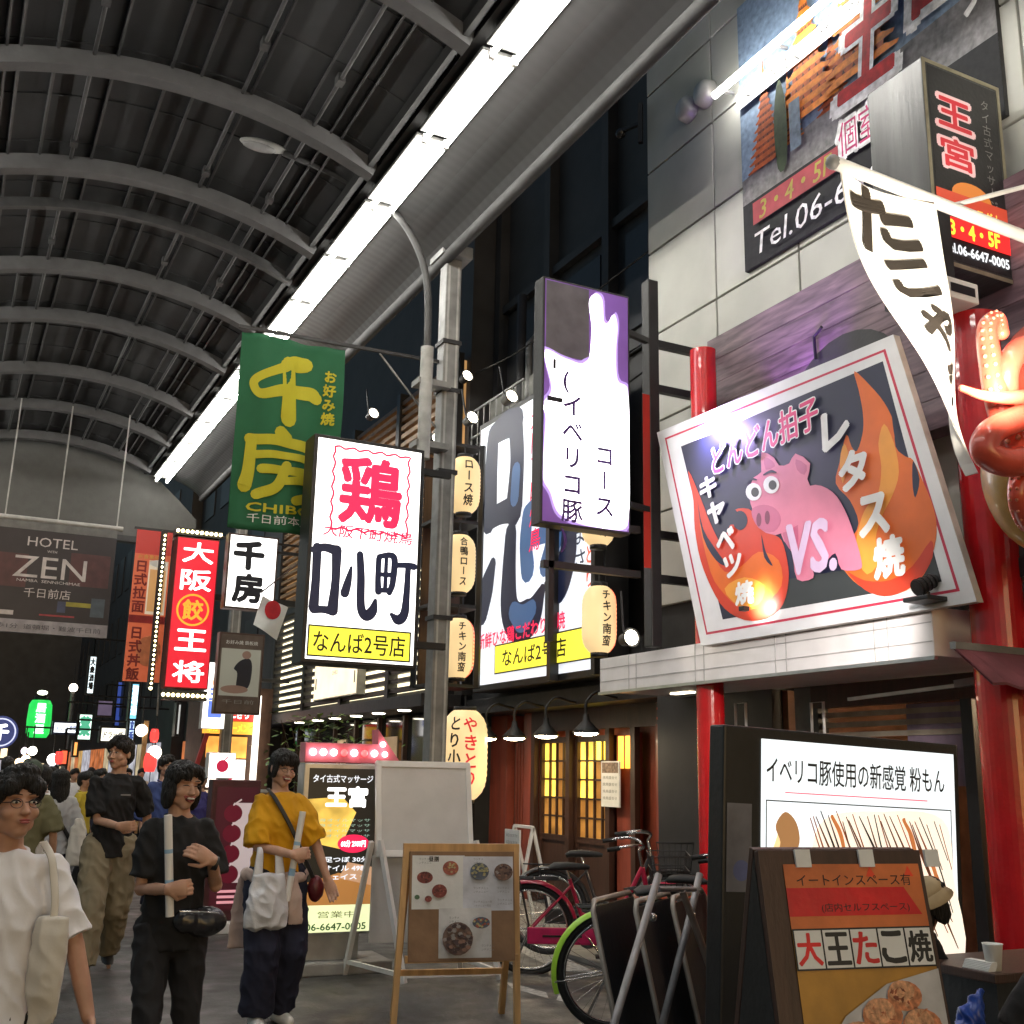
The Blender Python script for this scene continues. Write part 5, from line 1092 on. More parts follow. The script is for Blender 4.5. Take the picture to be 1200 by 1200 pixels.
# ------------------------------------------------------------------ bicycles
def bicycle(name, lb, loc, rz, paint, fender, lean=0, chain=None, basket=True):
    """City bicycle along local +x (front wheel at +x)."""
    t = thing(name, lb, 'bicycle', loc, rz); t.rotation_euler = (R(lean), 0, rz)
    r = .33; xr, xf = -.53, .55
    pm = mat('bike_'+paint[0], paint[1], .3, coat=.4, var=.08); fm = mat('bike_'+fender[0], fender[1], .35, coat=.3, var=.1)
    for x in (xr, xf):
        b = MB(); ring = [(x+r*cos(a), 0, r+r*sin(a)) for a in np.linspace(0, 2*pi, 41)]
        b.tube(ring, .021, K['rubber'], 8); wh = b.build('wheel', t)
        b = MB(); b.tube([(x+(r-.03)*cos(a), 0, r+(r-.03)*sin(a)) for a in np.linspace(0, 2*pi, 41)], .011, K['chrome'], 6); b.tube([(x, -.045, r), (x, .045, r)], .028, K['chrome'], 10)
        for i in range(28):
            a = 2*pi*i/28; s = .03 if i % 2 else -.03; a2 = a+(.5 if i % 4 < 2 else -.5); b.tube([(x+.026*cos(a2), s, r+.026*sin(a2)), (x+(r-.03)*cos(a), 0, r+(r-.03)*sin(a))], .0016, K['chrome'], 4)
        b.build('rim', wh)
        b = MB(); a0, a1 = (R(15), R(200)) if x < 0 else (R(-5), R(150))
        vs = []; n = 24
        for i in range(n+1):
            a = a0+(a1-a0)*i/n
            for y, d in ((-.034, .03), (-.02, .048), (0, .054), (.02, .048), (.034, .03)):
                for e in (0, -.004): vs.append((x+(r+d+e)*cos(a), y, r+(r+d+e)*sin(a)))
        fs = []
        for i in range(n):
            for k in range(4):
                q = i*10+k*2; fs += [(q, q+2, q+12, q+10), (q+1, q+11, q+13, q+3)]
        b.add(vs, fs, fm, True)
        for s in (-.04, .04): b.tube([(x, s, r), (x+(r+.04)*cos(a1-.2), s*.9, r+(r+.04)*sin(a1-.2))], .004, K['chrome'], 5)
        b.build('mudguard', t)
    bb = (-.07, 0, .29); st = (-.22, 0, .72); hd = (.36, 0, .82); hb = (.40, 0, .62)
    b = MB(); b.tube([bb, st], .016, pm, 8); b.tube(smooth_open([hd, (.2, 0, .52), (.02, 0, .34), bb], 5), .019, pm, 8); b.tube(smooth_open([hb, (.24, 0, .45), (.05, 0, .4), (-.13, 0, .46)], 5), .015, pm, 8); b.tube([hd, hb], .021, pm, 8)
    for s in (-.05, .05): b.tube([(bb[0], s*.6, bb[2]), (xr, s, r)], .011, pm, 6); b.tube([(st[0]+.015, s*.3, st[2]-.05), (xr, s, r)], .009, pm, 6); b.tube(smooth_open([(.41, s*.7, .6), (.46, s, .5), (xf, s, r)], 4), .012, pm, 6)
    b.build('frame', t)
    b = MB(); b.tube([st, (-.245, 0, .8)], .013, K['chrome'], 8); b.tube([(-.38, 0, .8), (-.34, 0, .815), (-.24, 0, .82), (-.1, 0, .815), (-.06, 0, .81)], .03, K['rubber'], 10, ell=[(.05, .02), (.1, .03), (.08, .032), (.03, .024), (.012, .014)], flat=(0, 0, 1)); b.build('saddle', t)
    b = MB(); b.tube([hd, (.335, 0, .95)], .013, K['chrome'], 8)
    for s in (-1, 1): b.tube(smooth_open([(.335, 0, .95), (.36, s*.12, 1.0), (.27, s*.24, 1.02), (.08, s*.27, .99)], 5), .011, K['chrome'], 8); b.tube([(.16, s*.268, 1.0), (.06, s*.272, .985)], .017, K['rubber'], 8)
    b.build('handlebar', t)
    b = MB(); b.lathe([(0, -.005), (.085, -.005), (.085, .005), (0, .005)], K['chrome'], 20, (bb[0], -.05, bb[2]), 'y'); b.tube([(bb[0], -.07, bb[2]), (bb[0]+.1, -.075, bb[2]-.13)], .009, K['chrome'], 6); b.tube([(bb[0], .07, bb[2]), (bb[0]-.1, .075, bb[2]+.13)], .009, K['chrome'], 6)
    for s, q in ((-.11, (bb[0]+.1, bb[2]-.13)), (.11, (bb[0]-.1, bb[2]+.13))): b.box(q[0]-.045, q[0]+.045, s-.035, s+.035, q[1]-.01, q[1]+.01, K['rubber'])
    b.build('crank', t)
    b = MB(); b.box(xr-.02, bb[0]+.1, -.075, -.058, .235, .36, fm if chain is None else mat('bike_'+chain[0], chain[1], .4, coat=.3), .012); b.box(xr+.1, bb[0]-.05, -.08, -.075, .29, .305, K['rubber']); b.build('chain_guard', t)
    b = MB()
    for s in (-.06, 0, .06): b.tube([(-.75, s, .72), (-.3, s, .72)], .006, K['dark'], 6)
    for x in (-.75, -.5, -.3): b.tube([(x, -.06, .72), (x, .06, .72)], .006, K['dark'], 6)
    for s in (-.06, .06): b.tube([(-.62, s, .72), (xr, s*.9, r)], .006, K['dark'], 6)
    b.build('rear_rack', t)
    if basket:
        b = MB(); bk = K['dark']
        for z, e in ((.72, .0), (.82, .015), (.93, .03)):
            b.tube([(.44-e, -.15-e, z), (.70+e, -.15-e, z), (.70+e, .15+e, z), (.44-e, .15+e, z), (.44-e, -.15-e, z)], .005, bk, 5)
        for i in range(7):
            u = i/6; 
            for s in (-1, 1): b.tube([(.44+.26*u, s*.15, .70), (.41+.32*u, s*.18, .93)], .003, bk, 4); b.tube([(.44 if s < 0 else .7, -.15+.3*u, .70), (.41 if s < 0 else .73, -.18+.36*u, .93)], .003, bk, 4)
        b.box(.44, .70, -.15, .15, .695, .703, bk); b.build('basket', t)
    b = MB(); b.tube([(xr, .06, r), (xr-.12, .2, .01)], .01, K['chrome'], 6); b.build('kickstand', t)
    return t
p = at(640, 1142, Z=0)
bicycle('bicycle', 'pink red city bicycle with pink chain guard parked behind the wooden easel', (4.86, 8.0, 0), R(-28), ('crimson', (.45, .015, .06)), ('crimson', (.45, .015, .06)), 4, ('magenta', (.6, .02, .12)))
bicycle('bicycle', 'bicycle with lime green mudguard and black tyre behind the leaning boards', (4.45, 6.15, 0), R(-20), ('crimson2', (.45, .02, .05)), ('lime', (.42, .75, .06)), 3, ('black', (.02, .02, .02)))
bicycle('bicycle', 'dark bicycle with a basket parked against the maroon shop front', (5.35, 8.6, .04), R(-35), ('dark', (.02, .02, .024)), ('dark2', (.03, .03, .03)), -4)
bicycle('bicycle', 'orange red bicycle half hidden between the boards and the red column', (5.0, 6.6, 0), R(-70), ('orange', (.6, .08, .02)), ('orange', (.6, .08, .02)), 3)

# ------------------------------------------------------------------ plants and small stalls down the street
leafm = mat('leaf_green', (.09, .17, .03), .5, var=.5, scale=8); leaf2 = mat('leaf_light', (.2, .3, .05), .5, var=.4, scale=8)
t = thing('shrub', 'leafy green shrub in a planter before the slatted building', 'plant', (4.9, 15.6, 0)); random.seed(9)
MB().box(-.5, .5, -.25, .25, 0, .55, K['dwood'], .01).build('planter', t)
b = MB()
for i in range(9): a = random.random()*6.3; b.tube([(random.uniform(-.3, .3), random.uniform(-.1, .1), .5), (.35*cos(a), .2*sin(a), 1.5), (.6*cos(a), .3*sin(a), random.uniform(1.7, 2.3))], [.02, .012, .005], K['dwood'], 5)
b.build('stems', t); b = MB()
for i in range(620):
    c_ = V((random.gauss(0, .36), random.gauss(0, .22), random.uniform(.8, 2.35))); a, e = random.random()*6.3, random.uniform(-.6, .5); s = random.uniform(.04, .09)
    u = V((cos(a)*cos(e), sin(a)*cos(e), sin(e))); w_ = V((-sin(a), cos(a), random.uniform(-.4, .4))).normalized()
    b.add([c_-u*s, c_+w_*s*.4, c_+u*s, c_-w_*s*.4], [(0, 1, 2, 3)], random.choice([leafm, leafm, leaf2]))
b.build('foliage', t)
# lit snack stall beyond the red sign
Y = 21.8; P = [at(240, 832, Y=Y), at(299, 840, Y=Y)]; x0, x1 = P[0].x, P[1].x
t = thing('snack_stall', 'small bright snack stall with red signboard and glowing orange hood', 'stall', (x0, Y, 0)); w = x1-x0; W_ = w+.35
b = MB(); b.box(0, W_, .1, 1.6, 0, 3.1, mat('stall_wood', (.1, .05, .03), .6)); b.build('booth', t)
f = MB().face(.09); st_w = glow('stall_white', (1, .93, .82), 2.2); f.rect(0, w, 2.45, 2.75, ln('stall_red', (.8, .04, .03), .9)); f.text('あA おにぎり', w*.5, 2.6, L['white'], w=w*.8, h=.2, bold=.05); f.rect(0, w, 2.2, 2.44, ln('stall_orange', (.95, .45, .05), 1.0))
f.text('串カツ ラーメン', w*.5, 2.32, L['yellow'], w=w*.8, h=.16, bold=.05); f.rect(.1, w-.1, 1.75, 2.15, glow('stall_amber', (1, .42, .08), 1.1, var=.5, scale=3)); f.rect(.15, w-.1, 1.2, 1.72, st_w); f.rect(.1, w, .3, 1.15, glow('stall_cream', (1, .75, .5), .5)); f.disc(w*.55, 1.42, .12, .12, L['red']); f.build('lit_front', t)
b = MB(); b.box(w, w+.09, -.05, .1, .4, 2.95, st_w); b.build('lit_post', t)
b = MB(); b.add([(-.28, -.05, .9), (-.2, -.05, .9), (.12, -.05, 2.2), (.04, -.05, 2.2), (-.28, .05, .9), (-.2, .05, .9), (.12, .05, 2.2), (.04, .05, 2.2)], [(0, 1, 2, 3), (7, 6, 5, 4), (0, 4, 5, 1), (1, 5, 6, 2), (2, 6, 7, 3), (3, 7, 4, 0)], mat('red_drape', (.5, .05, .05), .6)); b.build('side_drape', t)
p = at(247, 805, Y=20.8)
t = thing('lit_column_sign', 'narrow white lit sign with orange and blue marks above the snack stall', 'sign', (p.x-.12, 20.8, p.z-.75)); c = MB(); c.box(0, .42, 0, .2, 0, 1.2, K['white']); c.build('case', t); f = MB().face(-.003); f.rect(.01, .41, .01, 1.19, L['white']); f.disc(.25, .85, .1, .16, ln('flame_o', (.95, .35, .03), 1)); f.rect(.1, .35, .2, .5, ln('blue2', (.15, .25, .85), .9)); f.text('王', .22, .62, ln('blue2', (.15, .25, .85), .9), h=.2, bold=.05); f.build('lit_face', t); MB().box(.42, 1.6, .06, .14, .9, .96, K['black']).build('bracket', t)
# stand with photos of candied fruit
p = at(262, 1042, Z=0)
t = thing('photo_stand', 'dark red upright stand with photos of candied fruit beside the walkers', 'standing sign', (at(243, 1030, Y=11.3).x, 11.3, 0))
b = MB(); b.box(-.02, .46, 0, .2, .1, 1.42, mat('maroon_case', (.07, .015, .02), .4), .01); b.box(-.08, .52, -.15, .35, 0, .1, K['white'], .01); b.build('case', t)
f = MB().face(-.003); f.rect(.03, .43, .2, 1.35, ln('stand_maroon', (.05, .006, .012), .5)); f.rect(.2, .42, .45, 1.2, ln('stand_pale', (.6, .5, .5), .4))
for k in range(4): f.disc(.2, 1.1-k*.19, .09, .085, ln('fruit', (.1, .004, .015), .5)); f.brush([(.2, 1.18-k*.19), (.27, 1.23-k*.19)], .015, ln('stand_pale', (.6, .5, .5), .4))
for k in range(3): f.rect(.1, .42, .26+k*.05, .285+k*.05, ln('stand_pink', (.8, .35, .4), .5))
f.build('lit_face', t)
p = at(241, 931, Y=11.3); t = thing('fruit_sign', 'small white lit box with a red fruit on top of the dark red stand', 'sign', (p.x, 11.3, 1.43)); c = MB(); c.box(0, .27, 0, .14, 0, .25, K['white'], .01); c.build('case', t); f = MB().face(-.003); f.rect(.01, .26, .01, .24, L['white']); f.disc(.14, .12, .06, .06, ln('fruit_red', (.5, .01, .06), .6)); f.brush([(.15, .17), (.19, .21)], .012, ln('fruit_red', (.5, .01, .06), .6)); f.text('いちご飴', .14, .215, ln('stand_pink', (.8, .1, .2), .5), w=.2, h=.03, bold=.02); f.build('lit_face', t)
# framed photo board left of the woman in yellow
p = at(278, 1000, Y=12.0)
t = thing('photo_board', 'framed wooden board with food photos leaning behind the woman in yellow', 'board', (p.x-.1, 12.0, 0)); b = MB(); b.box(0, .6, 0, .05, .35, 1.32, K['lgrey'], .01); b.bar((.05, .02, 0), (.05, .02, .4), .04, .04, K['grey']); b.bar((.55, .02, 0), (.55, .02, .4), .04, .04, K['grey']); b.bar((.3, .4, 0), (.3, .05, 1.2), .03, .03, K['grey']); b.build('frame', t)
f = MB().face(-.003); f.rect(.03, .57, .38, 1.29, K['brown']); f.rect(.06, .54, .95, 1.24, mat('photo_a', (.2, .1, .06), .5, var=.6, scale=12)); f.rect(.06, .54, .42, .9, mat('photo_b', (.35, .28, .1), .5, var=.6, scale=12)); f.build('photos', t)

# ------------------------------------------------------------------ far signs and lamps down the street
def far_sign(name, lb, x0, y0, x1, y1, Y, col, s, txt=None, vert=True, tcol=None, cat='sign', rim=None):
    a, b_ = at(x0, y1, Y=Y), at(x1, y0, Y=Y); w, h = b_.x-a.x, b_.z-a.z
    t = thing(name, lb, cat, (a.x, Y, a.z)); c = MB(); c.box(-.05, w+.05, 0, .3, -.05, h+.05, rim or K['black']); c.build('case', t)
    f = MB().face(-.003); f.rect(0, w, 0, h, glow('far_'+lb.split()[0]+lb.split()[1]+str(int(x0)), col, s, var=.25, scale=1.5))
    if txt:
        if vert: f.vtext(txt, w/2, h*.97, h*.88/len(txt)/1.05, tcol or K['ink'], .05, 1.05, sx=min(1, w*.9/(h*.88/len(txt)+1e-6)))
        else: f.text(txt, w/2, h/2, tcol or K['ink'], w=w*.8, h=h*.55, bold=.03)
    f.build('lit_face', t); bk_ = MB(); bk_.bar((w/2, .15, h+.05), (w/2, .15, h+.6), .05, .05, K['black']); bk_.bar((w/2, .15, h+.6), (w/2+1.5, .3, h+.6), .05, .05, K['black']); bk_.build('bracket', t); return t
LW = glow('far_letter', (1, 1, 1), 2.2)
Y = 36; p = at(46, 842, Y=Y)
t = thing('green_lantern_sign', 'glowing green barrel shaped sign with pale vertical characters', 'sign', (p.x, Y, p.z-.55))
prof = [(0, 0), (.25, .0), (.32, .12), (.34, .5), (.32, .95), (.25, 1.08), (0, 1.08)]; MB().lathe(prof, glow('far_green', (.02, .55, .08), 1.1), 20).build('lit_body', t); f = MB().face(-.35); f.vtext('居酒屋', 0, 1.0, .28, glow('mint', (.6, 1, .75), 1.8), .05, 1.1); f.build('lettering', t)
b = MB(); b.lathe([(0, 1.08), (.2, 1.08), (.2, 1.2), (0, 1.2)], K['black'], 16); b.ball((0, -.1, 1.3), (.15, .1, .07), glow('mint_lamp', (.9, 1, .7), 3), 10); b.build('cap', t)
p = at(1, 858, Y=30)
t = thing('round_sign', 'round dark blue sign with a white ring at the left edge', 'sign', (p.x, 30, p.z)); MB().lathe([(0, 0), (.4, 0), (.4, .15), (0, .15)], K['dark'], 28, axis='y').build('case', t); f = MB().face(-.003); f.disc(0, 0, .39, .39, ln('round_blue', (.03, .05, .18), .7)); f.ring(0, 0, .34, .035, ln('round_white', (.6, .65, .9), .9)); f.text('千', -.02, 0, LW, h=.36, bold=.06); f.build('lit_face', t)
far_sign('vertical_sign', 'tall white lit sign with small dark characters high over the crowd', 102, 770, 113, 812, 38, (.8, .95, 1), 1.6, '大衆酒場')
far_sign('vertical_sign', 'cyan and blue lit vertical sign beside dark facade', 152, 802, 163, 842, 30, (.25, .75, 1), 1.0, '酒場通', tcol=LW)
far_sign('vertical_sign', 'white lit vertical strip below the cyan sign', 150, 843, 158, 872, 31, (.6, .8, 1), 1.1, '立呑', tcol=ln('fb', (.05, .1, .4), .6))
far_sign('shop_sign', 'wide white lit shop sign with blue lower band', 63, 848, 92, 858, 34, (.9, .95, 1), 1.9, 'まんぷく食堂', False, ln('fb', (.05, .1, .4), .6), rim=mat('blue_rim', (.02, .04, .12), .5))
far_sign('shop_sign', 'pale green and white glowing shop tower sign', 91, 838, 108, 866, 37, (.75, 1, .88), 1.8, '薬', True, ln('fg', (.1, .5, .3), .7))
far_sign('shop_sign', 'cream lit shop sign above the tall man in black', 118, 854, 147, 868, 33, (1, .97, .8), 1.5, 'ドラッグ', False)
far_sign('shop_sign', 'small cream lit sign at the left edge above the crowd', 0, 877, 9, 888, 34, (1, .8, .5), 1.4)
far_sign('vertical_sign', 'blue lit upper facade sign behind the orange banner', 134, 800, 150, 850, 44, (.05, .1, .45), .5)
far_sign('shop_sign', 'dim purple grey lit panel between the far signs', 114, 822, 132, 838, 43, (.2, .15, .25), .4)
far_sign('vertical_sign', 'narrow pale flag sign under the red vertical sign', 207, 826, 212, 860, 26, (.6, .62, .6), .6)
far_sign('shop_sign', 'red lit stall sign low over the crowd', 71, 880, 79, 895, 33, (1, .12, .05), 1.3)
far_sign('shop_sign', 'orange lit hanging board over the crowd', 86, 870, 91, 885, 32, (1, .4, .1), 1.2)
for i, (px, py, Y, c_, r_, lb) in enumerate(((86, 806, 36, (1, .85, .7), .13, 'bright street bulb at the head of a leaning pole'), (62, 890, 34, (1, .95, .9), .16, 'round white lamp low over the crowd'), (29, 880, 35, (1, .8, .9), .1, 'small pinkish lamp over the green capped man'), (38, 880, 35, (1, .95, .8), .13, 'small white lamp over the green capped man'), (30, 890, 33, (1, .7, .4), .12, 'small amber lamp behind the green cap'), (166, 856, 27, (1, .85, .7), .14, 'white bulb on the brown post'), (181, 882, 25, (1, .8, .6), .15, 'warm white lamp under the red lantern'), (22, 893, 33, (1, .75, .45), .1, 'amber lamp farthest left over the crowd'))):
    t = thing('street_bulb', lb, 'lamp', at(px, py, Y=Y)); MB().ball((0, 0, 0), r_, glow('far_bulb_%d' % i, c_, 3.5), 10).build('bulb', t); MB().bar((0, 0, r_), (.0, .05, r_+.6), .03, .03, K['dark']).build('rod', t)
for px, py, s, lb in ((181, 862, .55, 'small red hanging lantern over the walkers'), (176, 893, .8, 'orange red lantern low behind the woman in black'), (69, 888, .5, 'tiny red lantern far down the street')):
    t = thing('red_lantern', lb, 'lantern', at(px, py, Y=25)); MB().lathe([(0, -.26*s), (.12*s, -.25*s), (.17*s, -.1*s), (.17*s, .1*s), (.12*s, .25*s), (0, .26*s)], glow('far_red', (1, .06, .05), 1.2), 16).build('paper_body', t); MB().lathe([(0, .25*s), (.09*s, .25*s), (.09*s, .3*s), (0, .3*s)], K['black'], 12).build('cap', t)
t = thing('brown_post', 'thin brown wooden post under the white bulb', 'post', (at(167, 880, Y=27).x, 27, 0)); MB().bar((0, 0, 0), (.03, 0, 2.6), .1, .1, K['wood']).build('post', t); MB().box(-.15, .15, -.15, .15, 0, .1, K['dark']).build('base', t)
t = thing('leaning_pole', 'leaning grey pole carrying the far street bulb', 'post', (at(76, 880, Y=36).x, 36, 0)); a = at(86, 808, Y=36)-t.location; MB().tube([(0, 0, 0), (.0, 0, 2.0), a], .06, K['grey'], 8).build('pole', t); MB().box(-.2, .2, -.2, .2, 0, .1, K['dark']).build('base', t)

# counter of the snack stall at the right edge with a paper cup on it
p = at(1166, 1142, Y=3.55)
t = thing('stall_counter', 'dark wooden stall counter at the lower right edge', 'counter', (p.x, 3.55, 0)); MB().box(0, 1.2, 0, .5, p.z-.04, p.z, K['dwood'], .006).build('counter_top', t); MB().box(.04, 1.15, .03, .47, 0, p.z-.04, K['black']).build('cabinet', t)
t = thing('paper_cup', 'white paper cup standing on the dark stall counter', 'cup', (p.x+.09, 3.63, p.z)); MB().lathe([(0, 0), (.03, 0), (.042, .105), (.045, .11), (.039, .107), (.028, .01), (0, .01)], K['paper'], 20).build('cup', t)
t = thing('paper_stack', 'small stack of pale papers on the stall counter beside the cup', 'papers', (p.x+.02, 3.6, p.z)); b = MB()
for k in range(6): b.box(-.0+.004*k, .045+.003*k, .0, .14, k*.006+.0005, k*.006+.006, K['paper'])
b.build('papers', t)
# ------------------------------------------------------------------ people
def skin_mat(name, c): 
    m = mat('skin_'+name, c, .5, var=.12, scale=14, bump=.04); b = m.node_tree.nodes['Principled BSDF']
    b.inputs['Subsurface Weight'].default_value = .12; b.inputs['Subsurface Radius'].default_value = (.6, .25, .15); b.inputs['Subsurface Scale'].default_value = .01; return m
SK1, SK2, SK3 = skin_mat('a', (.50, .29, .2)), skin_mat('b', (.46, .25, .165)), skin_mat('c', (.55, .33, .24))
HAIR = mat('hair_black', (.006, .0045, .004), .55, var=.6, scale=30, bump=1.0, bscale=45, stretch=(3, 3, .4)); LIP = mat('lips', (.38, .09, .08), .4, bump=0); TEETH = mat('teeth', (.75, .7, .62), .3, bump=0); MOUTH = mat('mouth_inside', (.09, .015, .015), .5, bump=0)
def cloth(name, c, rough=.85, var=.15): return mat('cloth_'+name, c, rough, var=var, scale=5, bump=.12, bscale=22)
def remeshed(mb, name, vox, parent, m, it=3, fold=0.0, ff=7.0, seed=0):
    me = bpy.data.meshes.new('tmp'); me.from_pydata(mb.v, [], mb.f); o = bpy.data.objects.new('tmp', me); COL.objects.link(o)
    md = o.modifiers.new('r', 'REMESH'); md.mode = 'VOXEL'; md.voxel_size = vox; md.use_smooth_shade = True
    if it: s = o.modifiers.new('s', 'SMOOTH'); s.factor = .5; s.iterations = it
    dg = bpy.context.evaluated_depsgraph_get(); r = bpy.data.meshes.new_from_object(o.evaluated_get(dg)); bpy.data.objects.remove(o); bpy.data.meshes.remove(me)
    if fold and ff < 0:      # strands of hair
        nv = len(r.vertices)
        for v in r.vertices: c = v.co; v.co = c+v.normal*fold*(.9-2.6*abs(noise.noise((c[0]*75+c[2]*12, c[1]*75+c[2]*9, c[2]*11)))-.5*noise.noise((c[0]*20, c[1]*20, c[2]*6)))
        r.update()
    elif fold:
        nv = len(r.vertices); co = np.empty(nv*3, np.float32); no = np.empty(nv*3, np.float32); r.vertices.foreach_get('co', co); r.vertex_normals.foreach_get('vector', no)
        co = co.reshape(-1, 3); no = no.reshape(-1, 3)
        for i in range(nv):
            c = co[i]; q = noise.noise((c[0]*ff+seed, c[1]*ff+3*seed, c[2]*ff*.4)); q2 = noise.noise((c[0]*ff*1.6+c[2]*ff*1.3, c[1]*ff*1.6, c[2]*ff*.9-c[0]*ff+seed))
            co[i] += no[i]*fold*(q*1.0+.9*(.5-2.2*abs(q2)))
        r.vertices.foreach_set('co', co.reshape(-1)); r.update()
    r.materials.clear(); r.materials.append(m); r.polygons.foreach_set('use_smooth', [True]*len(r.polygons)); r.name = name
    ob = bpy.data.objects.new(name, r); COL.objects.link(ob); ob.parent = parent; return ob
def ik(a, c, la, lb, hint):
    a, c = V(a), V(c); d = c-a; L_ = min(d.length, la+lb-.003); t = d.normalized(); c = a+t*L_
    q = (la*la-lb*lb+L_*L_)/(2*L_); h = max(la*la-q*q, 0)**.5; n = V(hint)-t*V(hint).dot(t); n.normalize(); return a+t*q+n*h, c
D = None
def limb(mb, pts, rs, n=12):
    mb.tube(pts, rs, D, n); 
    for p, r in zip(pts, rs): mb.ball(p, r, D, 10)
def hand(mb, w, d, n, ts, curl, s, spread=.1):
    d, n = V(d).normalized(), V(n); n = (n-d*n.dot(d)).normalized(); t = d.cross(n)*ts; w = V(w)
    mb.tube([w-d*.02*s, w+d*.03*s, w+d*.065*s, w+d*.088*s], 0, D, 12, ell=[(.026*s, .019*s), (.036*s, .016*s), (.042*s, .0145*s), (.038*s, .011*s)], flat=n)
    for k, (o, L_) in enumerate(((.031, .066), (.0105, .076), (-.0105, .071), (-.03, .055))):
        p = w+d*.08*s+t*o*s; fd = (d+t*o*spread*12*.25).normalized(); pts = [w+d*.05*s+t*o*.8*s, p]; a = 0
        for q, f_ in zip((.46, .3, .24), (.55, .95, .7)):
            a += curl*f_*(1+.08*k); u = fd*cos(a)+n*sin(a); p = p+u*L_*q*1.05*s; pts.append(p)
        limb(mb, pts, [.0095*s, .0095*s, .0088*s, .008*s, .007*s], 8)
    p0 = w+d*.018*s+t*.024*s; u = (d*.6+t*.75+n*.35).normalized(); p1 = p0+u*.036*s; u2 = (d*.85+t*(.4-.5*curl)+n*(.35+.5*curl)).normalized(); p2 = p1+u2*.032*s; p3 = p2+(u2+n*.3*curl).normalized()*.024*s
    limb(mb, [w+d*.01*s, p0, p1, p2, p3], [.014*s, .015*s, .011*s, .0095*s, .008*s], 8)
def person(lb, X, Y, rz, h, skin, top, bottom, hair='short', head=(0, 0, 0), arms=None, legs=None, vox=.005, sleeve=.5, sleeve_r=.068, hem=.84, fit=1.0, leg_r=(.098, .075, .062), shoe=None, smile=0, glasses=False, wide=1.0, neck='round', lean=0.0, z0=0.0, group='people walking under the arcade', cap=None, face=True, sit=False, female=False, trouser=True):
    s = h/1.7; t = thing('person', lb, 'person', (X, Y, z0), rz, group)
    arms = arms or {}; legs = legs or {}; sw = .128 if female else .15
    def S(p): return V((p[0]*s, (p[1]-lean*max(0, p[2]-.9))*s, p[2]*s))
    b = MB()
    # torso
    rings = [((0, 0, .83), .13, .085), ((0, 0, .93), .13, .085), ((0, .0, 1.08), .105, .07), ((0, .0, 1.24), .115, .075), ((0, .005, 1.34), .115, .068), ((0, .01, 1.40), .09, .062), ((0, .012, 1.44), .058, .055)]
    b.tube([S(r[0]) for r in rings], 0, D, 18, flat=(0, 1, 0), ell=[(r[1]*s, r[2]*s) for r in rings])
    hy, hp, ht = head; HM = M4.Translation(S((0, -.012, 1.575))) @ M4.Rotation(R(hy), 4, 'Z') @ M4.Rotation(R(hp), 4, 'X') @ M4.Rotation(R(ht), 4, 'Y') @ M4.Scale(s*(1.02 if not female else 1.0), 4)
    b.tube([S((0, .012, 1.40)), HM @ V((0, .02, -.05))], [.058*s, .05*s], D, 14)
    # head
    hd = lambda c, r, sg=16: b.ball(c, r, D, sg, HM)
    hd((0, .015, .028), (.073, .09, .086), 20); hd((0, -.028, -.022), (.062, .058, .072), 18); hd((0, -.05, -.082), (.03, .03, .026)); hd((0, -.03, -.06), (.05, .05, .04))
    for q in (-1, 1):
        hd((q*.04, -.052, -.022), (.026, .026, .024)); hd((q*.03, -.066, .036), (.028, .018, .011)); hd((q*.074, .008, -.002), (.009, .018, .03)); hd((q*.011, -.094, -.024), (.009, .009, .008), 10); hd((q*.045, -.01, -.055), (.02, .04, .03))
    b.tube([HM @ V((0, -.078, .02)), HM @ V((0, -.095, -.012)), HM @ V((0, -.103, -.022)), HM @ V((0, -.09, -.03))], [.008*s, .0105*s, .012*s, .008*s], D, 10)
    hd((0, -.084, -.051), (.022, .01, .011), 10)
    # arms
    slv = []
    for q in (-1, 1):
        A = arms.get(q, {}); sh = S((q*sw, .0, 1.365)); wr = S(A.get('w', (q*.25, -.03, .86))); el, wr = ik(sh, wr, .285*s, .245*s, A.get('e', (q*.4, .6, -.2)))
        limb(b, [S((q*.08, 0, 1.35)), sh, sh*.5+el*.5, el, el*.45+wr*.55, wr], [.05*s, .045*s, .04*s, .034*s, .031*s, .024*s], 12)
        dd = V(A['d']) if 'd' in A else (wr-el)
        hand(b, wr, dd, A.get('n', (-q, -.2, 0)), A.get('ts', q if 'ts' not in A else 1), A.get('curl', .35), s)
        slv.append((sh, el, q)); t['_'] = 0
    del t['_']
    # legs and feet
    lg = []
    for q in (-1, 1):
        Lq = legs.get(q, {}); hp_ = S((q*.088, 0, .87)); an = S(Lq.get('a', (q*.1, .0, .085))); kn, an = ik(hp_, an, .42*s, .40*s, Lq.get('k', (q*.1, -1, .1)))
        limb(b, [hp_, hp_*.5+kn*.5, kn, kn*.6+an*.4, an], [.085*s, .07*s, .052*s, .05*s, .035*s], 12)
        fd = V(Lq.get('f', (q*.18, -1, 0))).normalized(); lg.append((hp_, kn, an, fd, q))
        limb(b, [an+V((0, 0, -.045*s))-fd*.04*s, an+V((0, 0, -.05*s))+fd*.06*s, an+V((0, 0, -.062*s))+fd*.14*s], [.024*s, .026*s, .016*s], 10)
    remeshed(b, 'body', vox, t, skin, 2)
    # top
    c = MB(); k = fit; tr = [((0, 0, hem), .165*k, .128*k), ((0, 0, hem+.1), .158*k, .122*k), ((0, -.005, 1.1), .143*k, .112*k), ((0, -.01, 1.24), .15*k, .118*k), ((0, .0, 1.34), .14*k, .1*k), ((0, .008, 1.395), .115, .083), ((0, .012, 1.425), .074, .07)]
    c.tube([S(r[0]) for r in tr], 0, D, 22, flat=(0, 1, 0), ell=[(r[1]*s, r[2]*s) for r in tr])
